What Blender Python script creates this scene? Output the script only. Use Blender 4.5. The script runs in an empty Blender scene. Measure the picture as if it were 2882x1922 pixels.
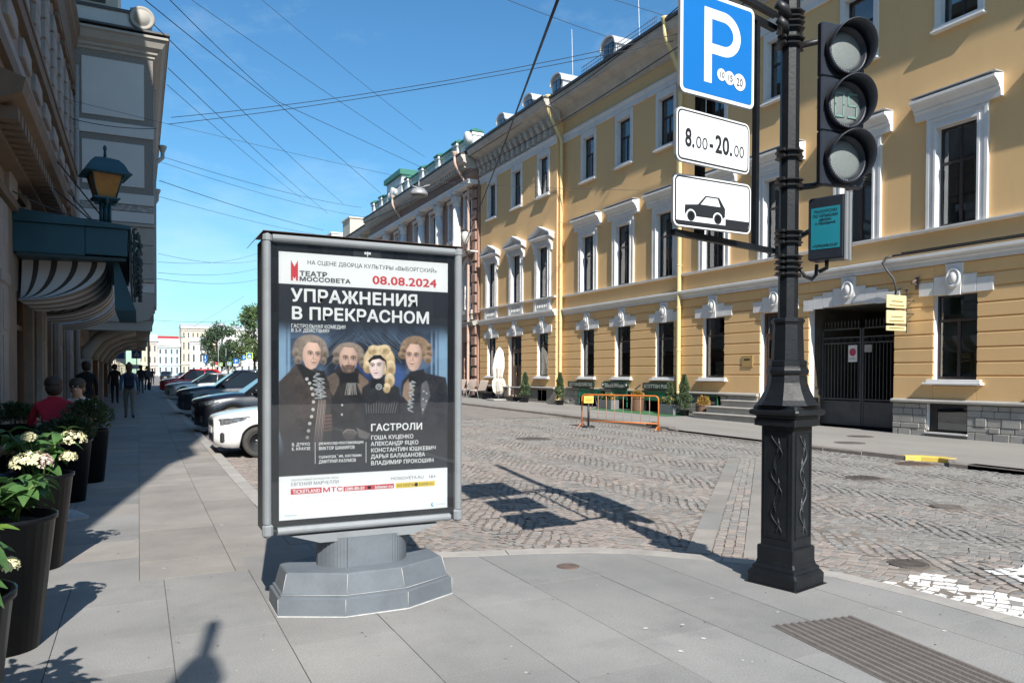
import bpy, bmesh, math, random
import numpy as np
from mathutils import Vector, Matrix
R_ = math.radians
PI = math.pi
rng = random.Random(7)
C = bpy.context.scene.collection
SC = bpy.context.scene

# ------------------------------------------------------------------ camera
cam_d = bpy.data.cameras.new("camera")
cam = bpy.data.objects.new("camera", cam_d)
C.objects.link(cam)
YAW, PITCH, ROLL = R_(26.37), R_(-0.9), 0.0035
fw = Vector((math.sin(YAW) * math.cos(PITCH), math.cos(YAW) * math.cos(PITCH), math.sin(PITCH)))
ri = Vector((math.cos(YAW), -math.sin(YAW), 0.0))
up = ri.cross(fw)
r2 = ri * math.cos(ROLL) + up * math.sin(ROLL)
u2 = up * math.cos(ROLL) - ri * math.sin(ROLL)
M = Matrix((r2, u2, -fw)).transposed().to_4x4()
M.translation = Vector((0, 0, 1.6))
cam.matrix_world = M
cam_d.sensor_width = 36.0
cam_d.lens = 2120.0 / 2882.0 * 36.0
cam_d.shift_y = 125.0 / 2882.0
cam_d.clip_start = 0.05
cam_d.clip_end = 3000
SC.camera = cam

# ------------------------------------------------------------------ light
SUN_AZ, SUN_EL = R_(9.8), R_(39.5)          # light travels towards +Y, drifting to +X
world = bpy.data.worlds.new("World")
SC.world = world
world.use_nodes = True
nt = world.node_tree
nt.nodes.clear()
wo = nt.nodes.new("ShaderNodeOutputWorld")
bg = nt.nodes.new("ShaderNodeBackground")
sky = nt.nodes.new("ShaderNodeTexSky")
sky.sky_type = 'NISHITA'
sky.sun_disc = False
sky.sun_elevation = SUN_EL
sky.sun_rotation = PI + SUN_AZ
sky.altitude = 0
sky.air_density = 1.15
sky.dust_density = 0.5
sky.ozone_density = 3.0
bg.inputs['Strength'].default_value = 0.10
# a few thin high clouds in the sky, mixed into the sky colour
tc = nt.nodes.new("ShaderNodeTexCoord")
mp = nt.nodes.new("ShaderNodeMapping")
mp.inputs['Scale'].default_value = (2.2, 1.1, 5.0)
mp.inputs['Rotation'].default_value = (0, 0.5, 0.4)
nz = nt.nodes.new("ShaderNodeTexNoise")
nz.inputs['Scale'].default_value = 1.3
nz.inputs['Detail'].default_value = 9
nz.inputs['Roughness'].default_value = 0.62
rp = nt.nodes.new("ShaderNodeValToRGB")
rp.color_ramp.elements[0].position = 0.50
rp.color_ramp.elements[0].color = (0, 0, 0, 1)
rp.color_ramp.elements[1].position = 0.80
rp.color_ramp.elements[1].color = (0.42, 0.42, 0.42, 1)
mx = nt.nodes.new("ShaderNodeMix")
mx.data_type = 'RGBA'
mx.inputs['B'].default_value = (6.0, 7.6, 8.6, 1)
hs = nt.nodes.new("ShaderNodeHueSaturation")
hs.inputs['Saturation'].default_value = 1.12
tint = nt.nodes.new("ShaderNodeMix")
tint.data_type = 'RGBA'; tint.blend_type = 'MULTIPLY'
tint.inputs['Factor'].default_value = 1.0
tint.inputs['B'].default_value = (0.66, 1.0, 1.10, 1)
nt.links.new(tc.outputs['Generated'], mp.inputs['Vector'])
nt.links.new(mp.outputs['Vector'], nz.inputs['Vector'])
nt.links.new(nz.outputs['Fac'], rp.inputs['Fac'])
nt.links.new(sky.outputs['Color'], hs.inputs['Color'])
nt.links.new(hs.outputs['Color'], tint.inputs['A'])
nt.links.new(tint.outputs['Result'], mx.inputs['A'])
nt.links.new(rp.outputs['Color'], mx.inputs['Factor'])
nt.links.new(mx.outputs['Result'], bg.inputs['Color'])
nt.links.new(bg.outputs['Background'], wo.inputs['Surface'])

sun_d = bpy.data.lights.new("sun", 'SUN')
sun_d.energy = 5.0
sun_d.angle = R_(0.53)
sun_d.color = (1.0, 0.95, 0.875)
sun = bpy.data.objects.new("sun", sun_d)
C.objects.link(sun)
ldir = Vector((math.sin(SUN_AZ) * math.cos(SUN_EL), math.cos(SUN_AZ) * math.cos(SUN_EL), -math.sin(SUN_EL)))
sun.rotation_euler = ldir.to_track_quat('-Z', 'Y').to_euler()
sun.location = (-8, -40, 40)

SC.view_settings.view_transform = 'Standard'
SC.view_settings.look = 'None'
SC.view_settings.exposure = 0.5
SC.view_settings.gamma = 1.0
SC.view_settings.use_curve_mapping = False
SC.cycles.max_bounces = 6
SC.cycles.transparent_max_bounces = 16
SC.cycles.use_denoising = True

def G(y):
    """height of the street: it climbs gently away from the corner"""
    return 0.008 * min(max(y - 12.0, 0.0), 37.0)

# ------------------------------------------------------------------ materials
MATS = {}
def pm(name, col, col2=None, scale=6.0, rough=0.8, rough2=None, metal=0.0, bump=0.0, bscale=60.0, fine=0.10,
       island=0.0, objvar=0.0, stain=None, stain_scale=1.2, stain_amt=0.5, spec=0.5, coat=0.0, stretch=(1, 1, 1), hue=0.0, sub=0.0):
    if name in MATS:
        return MATS[name]
    m = bpy.data.materials.new(name)
    MATS[name] = m
    m.use_nodes = True
    n = m.node_tree
    N, L = n.nodes, n.links
    p = N["Principled BSDF"]
    p.inputs['Metallic'].default_value = metal
    p.inputs['Specular IOR Level'].default_value = spec
    if coat:
        p.inputs['Coat Weight'].default_value = coat
        p.inputs['Coat Roughness'].default_value = 0.06
    tcn = N.new("ShaderNodeTexCoord")
    mpn = N.new("ShaderNodeMapping")
    mpn.inputs['Scale'].default_value = stretch
    L.new(tcn.outputs['Object'], mpn.inputs['Vector'])
    V = mpn.outputs['Vector']
    def noise(s, d=6, r=0.6):
        q = N.new("ShaderNodeTexNoise")
        q.inputs['Scale'].default_value = s
        q.inputs['Detail'].default_value = d
        q.inputs['Roughness'].default_value = r
        L.new(V, q.inputs['Vector'])
        return q.outputs['Fac']
    def mixc(f, a, b):
        q = N.new("ShaderNodeMix")
        q.data_type = 'RGBA'
        if isinstance(f, float): q.inputs['Factor'].default_value = f
        else: L.new(f, q.inputs['Factor'])
        for k, v in (('A', a), ('B', b)):
            if isinstance(v, tuple): q.inputs[k].default_value = (*v[:3], 1)
            else: L.new(v, q.inputs[k])
        return q.outputs['Result']
    def ramp(f, a, b):
        q = N.new("ShaderNodeMapRange")
        q.inputs['From Min'].default_value = a
        q.inputs['From Max'].default_value = b
        L.new(f, q.inputs['Value'])
        return q.outputs['Result']
    c2 = col2 if col2 else tuple(min(1, x * 0.82) for x in col)
    cur = mixc(ramp(noise(scale), 0.33, 0.67), col, c2)
    if stain:
        f = ramp(noise(stain_scale, 8, 0.7), 0.52, 0.72)
        mm = N.new("ShaderNodeMath"); mm.operation = 'MULTIPLY'
        L.new(f, mm.inputs[0]); mm.inputs[1].default_value = stain_amt
        cur = mixc(mm.outputs[0], cur, stain)
    if fine or island or objvar:
        hv = N.new("ShaderNodeHueSaturation")
        L.new(cur, hv.inputs['Color'])
        terms = []
        if fine: terms.append((noise(bscale * 1.7, 3, 0.7), fine * 2))
        g = None
        if island:
            g = N.new("ShaderNodeNewGeometry"); terms.append((g.outputs['Random Per Island'], island))
        if objvar:
            oi = N.new("ShaderNodeObjectInfo"); terms.append((oi.outputs['Random'], objvar))
        acc = None
        for f, a in terms:
            mr = N.new("ShaderNodeMapRange")
            mr.inputs['To Min'].default_value = -a / 2
            mr.inputs['To Max'].default_value = a / 2
            L.new(f, mr.inputs['Value'])
            if acc is None: acc = mr.outputs[0]
            else:
                ad = N.new("ShaderNodeMath"); ad.operation = 'ADD'
                L.new(acc, ad.inputs[0]); L.new(mr.outputs[0], ad.inputs[1]); acc = ad.outputs[0]
        ad = N.new("ShaderNodeMath"); ad.operation = 'ADD'
        L.new(acc, ad.inputs[0]); ad.inputs[1].default_value = 1.0
        L.new(ad.outputs[0], hv.inputs['Value'])
        if hue and g is not None:
            mr = N.new("ShaderNodeMapRange")
            mr.inputs['To Min'].default_value = 0.5 - hue
            mr.inputs['To Max'].default_value = 0.5 + hue
            L.new(g.outputs['Random Per Island'], mr.inputs['Value'])
            L.new(mr.outputs[0], hv.inputs['Hue'])
        cur = hv.outputs['Color']
    L.new(cur, p.inputs['Base Color'])
    if rough2 is not None:
        mr = N.new("ShaderNodeMapRange")
        mr.inputs['To Min'].default_value = rough
        mr.inputs['To Max'].default_value = rough2
        L.new(noise(scale * 2.3), mr.inputs['Value'])
        L.new(mr.outputs[0], p.inputs['Roughness'])
    else:
        p.inputs['Roughness'].default_value = rough
    if bump:
        b = N.new("ShaderNodeBump")
        b.inputs['Strength'].default_value = bump
        b.inputs['Distance'].default_value = 0.01
        L.new(noise(bscale, 5), b.inputs['Height'])
        L.new(b.outputs['Normal'], p.inputs['Normal'])
    if sub:
        p.inputs['Subsurface Weight'].default_value = sub
        p.inputs['Subsurface Radius'].default_value = (0.01, 0.006, 0.003)
    return m

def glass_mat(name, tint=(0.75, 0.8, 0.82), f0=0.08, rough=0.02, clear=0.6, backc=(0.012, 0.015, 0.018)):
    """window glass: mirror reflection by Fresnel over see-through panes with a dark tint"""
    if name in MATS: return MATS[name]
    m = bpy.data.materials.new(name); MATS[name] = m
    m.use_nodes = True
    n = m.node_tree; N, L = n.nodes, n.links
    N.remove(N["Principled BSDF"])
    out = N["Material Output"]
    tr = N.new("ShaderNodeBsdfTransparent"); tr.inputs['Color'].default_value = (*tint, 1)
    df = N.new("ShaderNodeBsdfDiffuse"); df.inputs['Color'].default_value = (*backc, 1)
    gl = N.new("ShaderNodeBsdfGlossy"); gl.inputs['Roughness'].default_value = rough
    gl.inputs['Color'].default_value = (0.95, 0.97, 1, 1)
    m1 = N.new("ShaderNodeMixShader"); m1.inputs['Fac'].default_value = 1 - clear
    L.new(tr.outputs[0], m1.inputs[1]); L.new(df.outputs[0], m1.inputs[2])
    fr = N.new("ShaderNodeFresnel"); fr.inputs['IOR'].default_value = 1.52
    ad = N.new("ShaderNodeMath"); ad.operation = 'ADD'; ad.use_clamp = True
    L.new(fr.outputs[0], ad.inputs[0]); ad.inputs[1].default_value = f0 - 0.04
    m2 = N.new("ShaderNodeMixShader")
    L.new(ad.outputs[0], m2.inputs['Fac'])
    L.new(m1.outputs[0], m2.inputs[1]); L.new(gl.outputs[0], m2.inputs[2])
    L.new(m2.outputs[0], out.inputs['Surface'])
    return m

def emit_mat(name, col, strength):
    if name in MATS: return MATS[name]
    m = bpy.data.materials.new(name); MATS[name] = m
    m.use_nodes = True
    p = m.node_tree.nodes["Principled BSDF"]
    p.inputs['Base Color'].default_value = (*col, 1)
    p.inputs['Emission Color'].default_value = (*col, 1)
    p.inputs['Emission Strength'].default_value = strength
    return m

# ------------------------------------------------------------------ mesh building
class MB:
    def __init__(s):
        s.v = []; s.f = []; s.mi = []; s.sm = []
    def add(s, vs, fs, mi=0, smooth=False, M=None):
        o = len(s.v)
        for p in vs:
            if M is not None: p = M @ Vector(p)
            s.v.append((p[0], p[1], p[2]))
        for f in fs:
            s.f.append([o + i for i in f]); s.mi.append(mi); s.sm.append(smooth)
        return s
    def box(s, x0, x1, y0, y1, z0, z1, mi=0, M=None):
        vs = [(x0, y0, z0), (x1, y0, z0), (x1, y1, z0), (x0, y1, z0), (x0, y0, z1), (x1, y0, z1), (x1, y1, z1), (x0, y1, z1)]
        fs = [(0, 3, 2, 1), (4, 5, 6, 7), (0, 1, 5, 4), (1, 2, 6, 5), (2, 3, 7, 6), (3, 0, 4, 7)]
        return s.add(vs, fs, mi, False, M)
    def bbox(s, x0, x1, y0, y1, z0, z1, b=0.01, mi=0, M=None):
        """box with bevelled vertical and horizontal edges (chamfer)"""
        b = min(b, abs(x1 - x0) * .45, abs(y1 - y0) * .45, abs(z1 - z0) * .45)
        def ring(e, z):
            return [(x0 + b + e, y0 + e, z), (x1 - b - e, y0 + e, z), (x1 - e, y0 + b + e, z), (x1 - e, y1 - b - e, z),
                    (x1 - b - e, y1 - e, z), (x0 + b + e, y1 - e, z), (x0 + e, y1 - b - e, z), (x0 + e, y0 + b + e, z)]
        rs = [ring(b * .8, z0), ring(0, z0 + b), ring(0, z1 - b), ring(b * .8, z1)]
        return s.loft(rs, mi, caps=True, M=M)
    def loft(s, rings, mi=0, caps=True, closed=True, smooth=False, M=None):
        n = len(rings[0]); vs = [p for r in rings for p in r]; fs = []
        for i in range(len(rings) - 1):
            for j in range(n if closed else n - 1):
                k = (j + 1) % n
                fs.append((i * n + j, i * n + k, (i + 1) * n + k, (i + 1) * n + j))
        if caps:
            fs.append(tuple(reversed(range(n))))
            fs.append(tuple((len(rings) - 1) * n + j for j in range(n)))
        return s.add(vs, fs, mi, smooth, M)
    def prism(s, poly, axis, a, b, mi=0, M=None):
        """poly = 2D outline; axis 'x','y','z' = extrusion direction; for x -> (y,z), y -> (x,z), z -> (x,y)"""
        def P(p, t):
            return {'x': (t, p[0], p[1]), 'y': (p[0], t, p[1]), 'z': (p[0], p[1], t)}[axis]
        return s.loft([[P(p, a) for p in poly], [P(p, b) for p in poly]], mi, True, M=M)
    def tube(s, pts, r, n=8, mi=0, caps=True, smooth=True, M=None):
        pts = [Vector(p) for p in pts]
        rr = r if isinstance(r, (list, tuple)) else [r] * len(pts)
        rings = []; ref = None
        for i, p in enumerate(pts):
            t = (pts[min(i + 1, len(pts) - 1)] - pts[max(i - 1, 0)]).normalized()
            if ref is None:
                ref = Vector((0, 0, 1)) if abs(t.z) < 0.9 else Vector((1, 0, 0))
            a = t.cross(ref)
            if a.length < 1e-5: a = t.orthogonal()
            a.normalize(); b = a.cross(t).normalized(); ref = b
            rings.append([p + (a * math.cos(2 * PI * k / n) + b * math.sin(2 * PI * k / n)) * rr[i] for k in range(n)])
        return s.loft(rings, mi, caps, smooth=smooth, M=M)
    def lathe(s, prof, n=20, c=(0, 0, 0), mi=0, smooth=True, M=None, caps=True, rot=0.0, sx=1.0, sy=1.0):
        rings = [[(c[0] + r * sx * math.cos(2 * PI * k / n + rot), c[1] + r * sy * math.sin(2 * PI * k / n + rot), c[2] + z) for k in range(n)] for r, z in prof]
        return s.loft(rings, mi, caps, smooth=smooth, M=M)
    def ell(s, c, r, n=10, m=7, mi=0, M=None):
        rings = []
        for i in range(1, m):
            a = PI * i / m
            rings.append([(c[0] + r[0] * math.sin(a) * math.cos(2 * PI * k / n), c[1] + r[1] * math.sin(a) * math.sin(2 * PI * k / n), c[2] - r[2] * math.cos(a)) for k in range(n)])
        return s.loft(rings, mi, True, smooth=True, M=M)
    def quad(s, a, b, c, d, mi=0, M=None):
        return s.add([a, b, c, d], [(0, 1, 2, 3)], mi, False, M)
    def mesh(s, name, mats):
        me = bpy.data.meshes.new(name)
        me.from_pydata(s.v, [], s.f)
        for m in (mats if isinstance(mats, (list, tuple)) else [mats]): me.materials.append(m)
        if s.f:
            me.polygons.foreach_set('material_index', s.mi)
            me.polygons.foreach_set('use_smooth', s.sm)
        me.update()
        return me
    def build(s, name, mats, parent=None, loc=None, rot=None, **props):
        o = bpy.data.objects.new(name, s.mesh(name, mats))
        return link(o, parent, loc, rot, **props)

def link(o, parent=None, loc=None, rot=None, **props):
    C.objects.link(o)
    if parent is not None: o.parent = parent
    if loc is not None: o.location = loc
    if rot is not None: o.rotation_euler = rot
    for k, v in props.items(): o[k] = v
    return o

def inst(me, name, parent=None, loc=(0, 0, 0), rot=(0, 0, 0), scale=None, **props):
    o = bpy.data.objects.new(name, me)
    link(o, parent, loc, rot, **props)
    if scale is not None: o.scale = scale
    return o

def thing(name, label, cat, loc=(0, 0, 0), rotz=0.0, group=None):
    o = bpy.data.objects.new(name, None)
    C.objects.link(o)
    o.empty_display_size = 0.2
    o.location = loc; o.rotation_euler = (0, 0, rotz)
    o['label'] = label; o['category'] = cat
    if group: o['group'] = group
    return o

def tag(o, label, cat, group=None):
    o['label'] = label; o['category'] = cat
    if group: o['group'] = group
    return o

def dup(root, loc, rotz=None, label=None, scale=None):
    r = root.copy(); C.objects.link(r); r.location = loc
    if rotz is not None: r.rotation_euler = (0, 0, rotz)
    if label: r['label'] = label
    if scale is not None: r.scale = scale
    for ch in list(root.children):
        c = ch.copy(); C.objects.link(c); c.parent = r
        for g in ch.children:
            d = g.copy(); C.objects.link(d); d.parent = c
    return r

def text_mesh(body, size, bold=0.0, ax='LEFT', ay='BOTTOM_BASELINE', sx=1.0, space=1.0, extrude=0.0):
    """flat lettering; bold strokes come from a few copies shifted by a fraction of the stroke"""
    cu = bpy.data.curves.new("lettering", 'FONT')
    cu.body = body; cu.size = size
    cu.align_x = ax; cu.align_y = ay
    cu.space_character = space + (bold * 1.2 if bold else 0)
    cu.resolution_u = 3
    o = bpy.data.objects.new("lettering_tmp", cu)
    C.objects.link(o)
    dg = bpy.context.evaluated_depsgraph_get()
    me = bpy.data.meshes.new_from_object(o.evaluated_get(dg))
    bpy.data.objects.remove(o)
    bpy.data.curves.remove(cu)
    if bold:
        d = bold * size * .9
        sh = [(0, 0), (d, 0), (-d, 0), (0, d), (0, -d)] + ([(d * .7, d * .7), (-d * .7, d * .7), (d * .7, -d * .7), (-d * .7, -d * .7)] if bold > .02 else [])
        src = [v.co.copy() for v in me.vertices]; pf = [list(p.vertices) for p in me.polygons]
        vs = []; fs = []
        for i, (a, c) in enumerate(sh):
            o_ = len(vs)
            vs += [(v.x + a, v.y + c, i * 0.00007) for v in src]; fs += [[o_ + k for k in f] for f in pf]
        me = bpy.data.meshes.new("lettering"); me.from_pydata(vs, [], fs)
    if sx != 1.0:
        me.transform(Matrix.Diagonal((sx, 1, 1, 1)))
    return me

def text_width(me):
    xs = [v.co.x for v in me.vertices]
    return (min(xs), max(xs)) if xs else (0, 0)

def put_text(body, size, mat, parent, loc, rot=(PI / 2, 0, 0), fit=None, name="lettering", **k):
    """lettering standing on a vertical face; fit = exact width wanted"""
    me = text_mesh(body, size, **k)
    if fit:
        a, b = text_width(me)
        if b > a: me.transform(Matrix.Diagonal((fit / (b - a), 1, 1, 1)))
    me.materials.clear(); me.materials.append(mat)
    me.name = name
    return inst(me, name, parent, loc, rot)
# ------------------------------------------------------------------ material list
m_slab = pm("granite_slab", (0.295, 0.288, 0.275), (0.225, 0.222, 0.215), 0.9, 0.78, bump=0.35, bscale=60, fine=0.5, objvar=0.16, stain=(0.185, 0.18, 0.175), stain_amt=0.6, stain_scale=1.5)
m_slab2 = pm("granite_slab_warm", (0.315, 0.29, 0.26), (0.24, 0.225, 0.21), 1.4, 0.8, bump=0.35, bscale=60, fine=0.45, objvar=0.22, stain=(0.21, 0.18, 0.165), stain_amt=0.55, stain_scale=0.9)
m_bed = pm("joint_grit", (0.20, 0.19, 0.175), (0.14, 0.13, 0.12), 14, 0.95, bump=0.4, bscale=200, fine=0.25)
m_bedroad = pm("road_joint_sand", (0.235, 0.20, 0.165), (0.15, 0.13, 0.11), 2.2, 0.95, bump=0.5, bscale=160, fine=0.3)
m_kerb = pm("kerb_granite", (0.42, 0.395, 0.36), (0.32, 0.30, 0.28), 3, 0.75, bump=0.3, bscale=150, fine=0.26, objvar=0.12, stain=(0.25, 0.23, 0.21), stain_amt=0.4)
m_kerbfar = pm("far_kerb_granite", (0.27, 0.24, 0.215), (0.19, 0.17, 0.155), 4, 0.85, bump=0.4, bscale=120, fine=0.28, objvar=0.2)
m_asph = pm("street_asphalt", (0.20, 0.185, 0.175), (0.15, 0.14, 0.135), 1.2, 0.9, bump=0.3, bscale=120, fine=0.3)
m_roadfar = pm("far_setts", (0.275, 0.245, 0.225), (0.20, 0.18, 0.165), 2.2, 0.85, bump=0.9, bscale=16, fine=0.34, stain=(0.15, 0.135, 0.125), stain_amt=0.4, stain_scale=0.7)
m_pavfar = pm("far_pavement_asphalt", (0.30, 0.285, 0.265), (0.24, 0.23, 0.215), 0.8, 0.88, bump=0.2, bscale=150, fine=0.2, stain=(0.21, 0.2, 0.19), stain_amt=0.45, stretch=(1, 0.25, 1))
m_sett = pm("granite_sett_grey", (0.265, 0.255, 0.24), (0.215, 0.205, 0.195), 1.3, 0.66, 0.85, bump=0.35, bscale=110, fine=0.2, island=0.30, hue=0.006)
m_settp = pm("granite_sett_pink", (0.315, 0.272, 0.245), (0.26, 0.225, 0.205), 1.1, 0.7, 0.85, bump=0.35, bscale=110, fine=0.2, island=0.26, hue=0.006)
m_paint = pm("road_paint_white", (0.80, 0.80, 0.78), (0.68, 0.67, 0.65), 9, 0.7, bump=0.4, bscale=90, fine=0.12, stain=(0.4, 0.39, 0.37), stain_scale=7, stain_amt=0.55)
m_yellowp = pm("kerb_paint_yellow", (0.72, 0.53, 0.10), (0.62, 0.46, 0.10), 6, 0.75, bump=0.2, stain=(0.4, 0.32, 0.18), stain_scale=4)
m_iron_rust = pm("rusty_cast_iron", (0.20, 0.135, 0.105), (0.12, 0.095, 0.085), 12, 0.7, bump=0.5, bscale=90, fine=0.2)
m_iron = pm("manhole_iron", (0.155, 0.13, 0.115), (0.10, 0.09, 0.085), 9, 0.6, bump=0.6, bscale=80, fine=0.2)

# ------------------------------------------------------------------ ground, road, pavements
YB = [-160.0, 12.0, 49.0, 1600.0]
def strip(name, x0, x1, ys, dz, mat, parent=None, **p):
    b = MB()
    vs = []
    for y in ys: vs += [(x0, y, G(y) + dz), (x1, y, G(y) + dz)]
    b.add(vs, [(2 * i, 2 * i + 1, 2 * i + 3, 2 * i + 2) for i in range(len(ys) - 1)])
    return b.build(name, mat, parent, **p)
strip("ground", -900, 900, YB, -0.125, m_asph, kind='structure')
KERB = [(5.24, -12), (5.24, 2.4), (5.22, 3.55), (5.10, 4.32), (4.86, 4.80), (4.46, 5.27), (4.06, 5.70), (3.64, 5.95), (3.20, 6.10), (2.71, 6.23),
        (2.30, 6.38), (1.95, 6.75), (1.72, 7.3), (1.56, 8.2), (1.46, 9.6), (1.45, 12), (1.45, 60), (1.45, 200)]
def offset(pl, d):
    out = []
    for i, p in enumerate(pl):
        a = Vector(pl[max(i - 1, 0)]); b = Vector(pl[min(i + 1, len(pl) - 1)])
        t = (b - a).normalized()
        out.append((p[0] - t.y * d, p[1] + t.x * d))
    return out
KIN = offset(KERB, 0.20)
def interp_x(pl, y):
    for (xa, ya), (xb, yb) in zip(pl, pl[1:]):
        if ya <= y <= yb:
            return xa + (xb - xa) * (y - ya) / (yb - ya) if yb > ya else xa
    return pl[-1][0]

road = strip("road", 0.9, 14.6, [-12, 12, 24.2], -0.0880, m_bedroad, kind='structure')
strip("road_surface", 0.9, 14.6, [24.2, 49, 400], -0.08, m_roadfar, road)
# square at the far end of the street
strip("square_paving", 14.6, 60, [64, 400], -0.085, m_roadfar, road)

XF = 13.75           # far kerb line
setts_v, setts_f, setts_m = [], [], []
near_setts = []
def in_poly(p, poly):
    x, y = p; c = False
    for i in range(len(poly)):
        x1, y1 = poly[i]; x2, y2 = poly[i - 1]
        if (y1 > y) != (y2 > y) and x < (x2 - x1) * (y - y1) / (y2 - y1) + x1: c = not c
    return c
MANHOLES = [(6.16, 4.43, 0.17), (9.28, 6.17, 0.18), (10.65, 8.46, 0.29), (8.98, 16.9, 0.43), (13.25, 9.42, 0.34)]
def band_zone(x, y):
    """granite strips laid diagonally across the setts"""
    o = y - x; s = (x + y) / 2
    if not 5.12 < s < 11.25: return None
    if 0.65 < o < 1.03 or -0.11 < o < 0.29: return 'slab'
    if 0.29 <= o <= 0.65: return 'row'
    return None
W = 1.38; RAD = W / (2 * math.sin(PI / 4)); PIT = 0.098
cand = []
nc = int(16 / W) + 2
for ci in range(-1, nc):
    xc = 0.6 + ci * W
    for k in range(-20, int(26 / PIT)):
        y0 = k * PIT + (0.05 if ci % 2 else 0.0)
        na = 14
        for a in range(na):
            u = (a + (0.5 if k % 2 else 0.0)) / na
            x = xc + (u - .5) * W
            ph = 2 * PI * (u - .5)
            y = y0 + 0.14 * math.cos(ph) + 0.02 * math.cos(2 * ph) + 0.03 * math.sin(k * .21 + ci)
            cand.append((x, y, math.atan(-0.14 * 2 * PI / W * math.sin(ph) * .9)))
kerb_poly = KERB[:16] + [(1.45, 30), (-20, 30), (-20, -12)]
for (x, y, th) in cand:
    if not (0.6 < y < 24.1) or x > XF - 0.06 or x < 1.4: continue
    if y < 13 and in_poly((x - 0.045, y - 0.03), kerb_poly): continue
    if y >= 12 and x < 1.5: continue
    if band_zone(x, y): continue
    if any((x - mx_) ** 2 + (y - my_) ** 2 < (r + 0.05) ** 2 for mx_, my_, r in MANHOLES): continue
    cand_d = math.hypot(x - 3.3, y - 6.4)
    near_setts.append((math.hypot(x, y), x, y, th))
# rows of small setts between the diagonal slabs
for i in range(90):
    s_ = 5.16 + i * 0.068
    for j in range(3):
        o = 0.335 + j * 0.135
        x = s_ - o / 2; y = s_ + o / 2
        if s_ < 11.22 and not in_poly((x - 0.05, y - 0.05), kerb_poly):
            near_setts.append((math.hypot(x, y), x, y, PI / 4))
near_setts.sort()
sett_var = []
for k in range(14):
    hx, hy = 0.0455 + rng.uniform(-.008, .004), 0.0455 + rng.uniform(-.006, .003)
    b = MB()
    j = lambda: rng.uniform(-0.004, 0.004)
    base = [(-hx + j(), -hy + j()), (hx + j(), -hy + j()), (hx + j(), hy + j()), (-hx + j(), hy + j())]
    b.loft([[(p[0], p[1], -0.03) for p in base], [(p[0], p[1], -0.005) for p in base], [(p[0] * .86, p[1] * .86, rng.uniform(-.0015, .002)) for p in base]], 0, caps=True)
    sett_var.append(b)
sett_meshes = {}
def paint_here(x, y):
    w = 0.03 * math.sin(x * 37 + y * 23)
    if 5.20 < x < 6.0 + w and y < 4.12 + w: return True
    if 6.48 + w < x < 7.15 + w and y < 3.98 + w: return True
    if 7.75 < x < 8.45 and y < 3.9: return True
    if 9.0 < x < 9.7 and y < 3.9: return True
    return False
def sett_mat(x, y):
    if paint_here(x, y) and rng.random() < 0.96: return 2
    f = 0.78 - (x - 3.5) * 0.13 + 0.25 * math.sin(x * 1.7 + y * 0.9) - 0.02 * (6 - y)
    return 1 if rng.random() < f else 0
tris = MB()
cnt = 0
NEAR = 300
for d, x, y, th in near_setts:
    z = G(y) - 0.08 + rng.uniform(-0.005, 0.005) + 0.006 * math.sin(x * 2.1) * math.cos(y * 1.7)
    th += rng.uniform(-0.12, 0.12); x += rng.uniform(-.007, .007); y += rng.uniform(-.007, .007)
    k = rng.randrange(14); mi = sett_mat(x, y)
    if cnt < NEAR:
        key = (k, mi)
        if key not in sett_meshes: sett_meshes[key] = sett_var[k].mesh("sett", [m_sett, m_settp, m_paint][mi])
        inst(sett_meshes[key], "sett", road, (x, y, z), (rng.uniform(-.04, .04), rng.uniform(-.04, .04), th))
    else:
        c_, s_ = math.cos(th), math.sin(th); o = len(tris.v)
        tx, ty = rng.uniform(-.045, .045), rng.uniform(-.045, .045)
        for p in sett_var[k].v:
            tris.v.append((x + p[0] * c_ - p[1] * s_, y + p[0] * s_ + p[1] * c_, z + p[2] + p[0] * tx + p[1] * ty))
        for f in sett_var[k].f[1:]:
            tris.f.append([o + q for q in f]); tris.mi.append(mi); tris.sm.append(False)
    cnt += 1
tris.build("setts", [m_sett, m_settp, m_paint], road, kind='stuff')

# diagonal granite strips
for o0, o1 in ((0.68, 1.0), (-0.08, 0.26)):
    x = 4.96
    while x < 11.0:
        ln = rng.uniform(0.75, 1.05)
        b = MB()
        pts = [(x + .006 - o1 / 2 + .17, x + .006 + o1 / 2 + .17), (x + .006 - o0 / 2 + .17, x + .006 + o0 / 2 + .17), (min(x + ln, 11.06) - o0 / 2 + .17, min(x + ln, 11.06) + o0 / 2 + .17), (min(x + ln, 11.06) - o1 / 2 + .17, min(x + ln, 11.06) + o1 / 2 + .17)]
        if not any(in_poly((p[0] - .03, p[1] - .03), kerb_poly) for p in pts):
            zz = G(x) - 0.078 + rng.uniform(-.003, .003)
            b.loft([[(p[0], p[1], zz - .05) for p in pts], [(p[0], p[1], zz) for p in pts]])
            b.build("crossing_slab", m_slab2 if rng.random() < .6 else m_slab, road)
        x += ln

# near pavement: bed sheet and slabs clipped to the kerb line
pav = MB()
pts = [(-2.6, -12)] + [(x, y) for x, y in KIN if y < 100] + [(-2.6, 60)]
bm_pts = []
pav.add([(x, y, G(y) - 0.014) for x, y in pts if y < 12.01] + [(1.25, 12, -0.014), (-2.6, 12, -0.014)], [list(range(len([p for p in pts if p[1] < 12.01]) + 2))])
pavement = pav.build("pavement", m_bed, kind='structure')
strip("pavement_bed", -2.6, 1.25, [12, 40, 49, 200], -0.014, m_bed, pavement)
strip("pavement_surface", -2.6, 1.25, [34.05, 49, 200], 0.0, m_slab, pavement)

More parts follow.
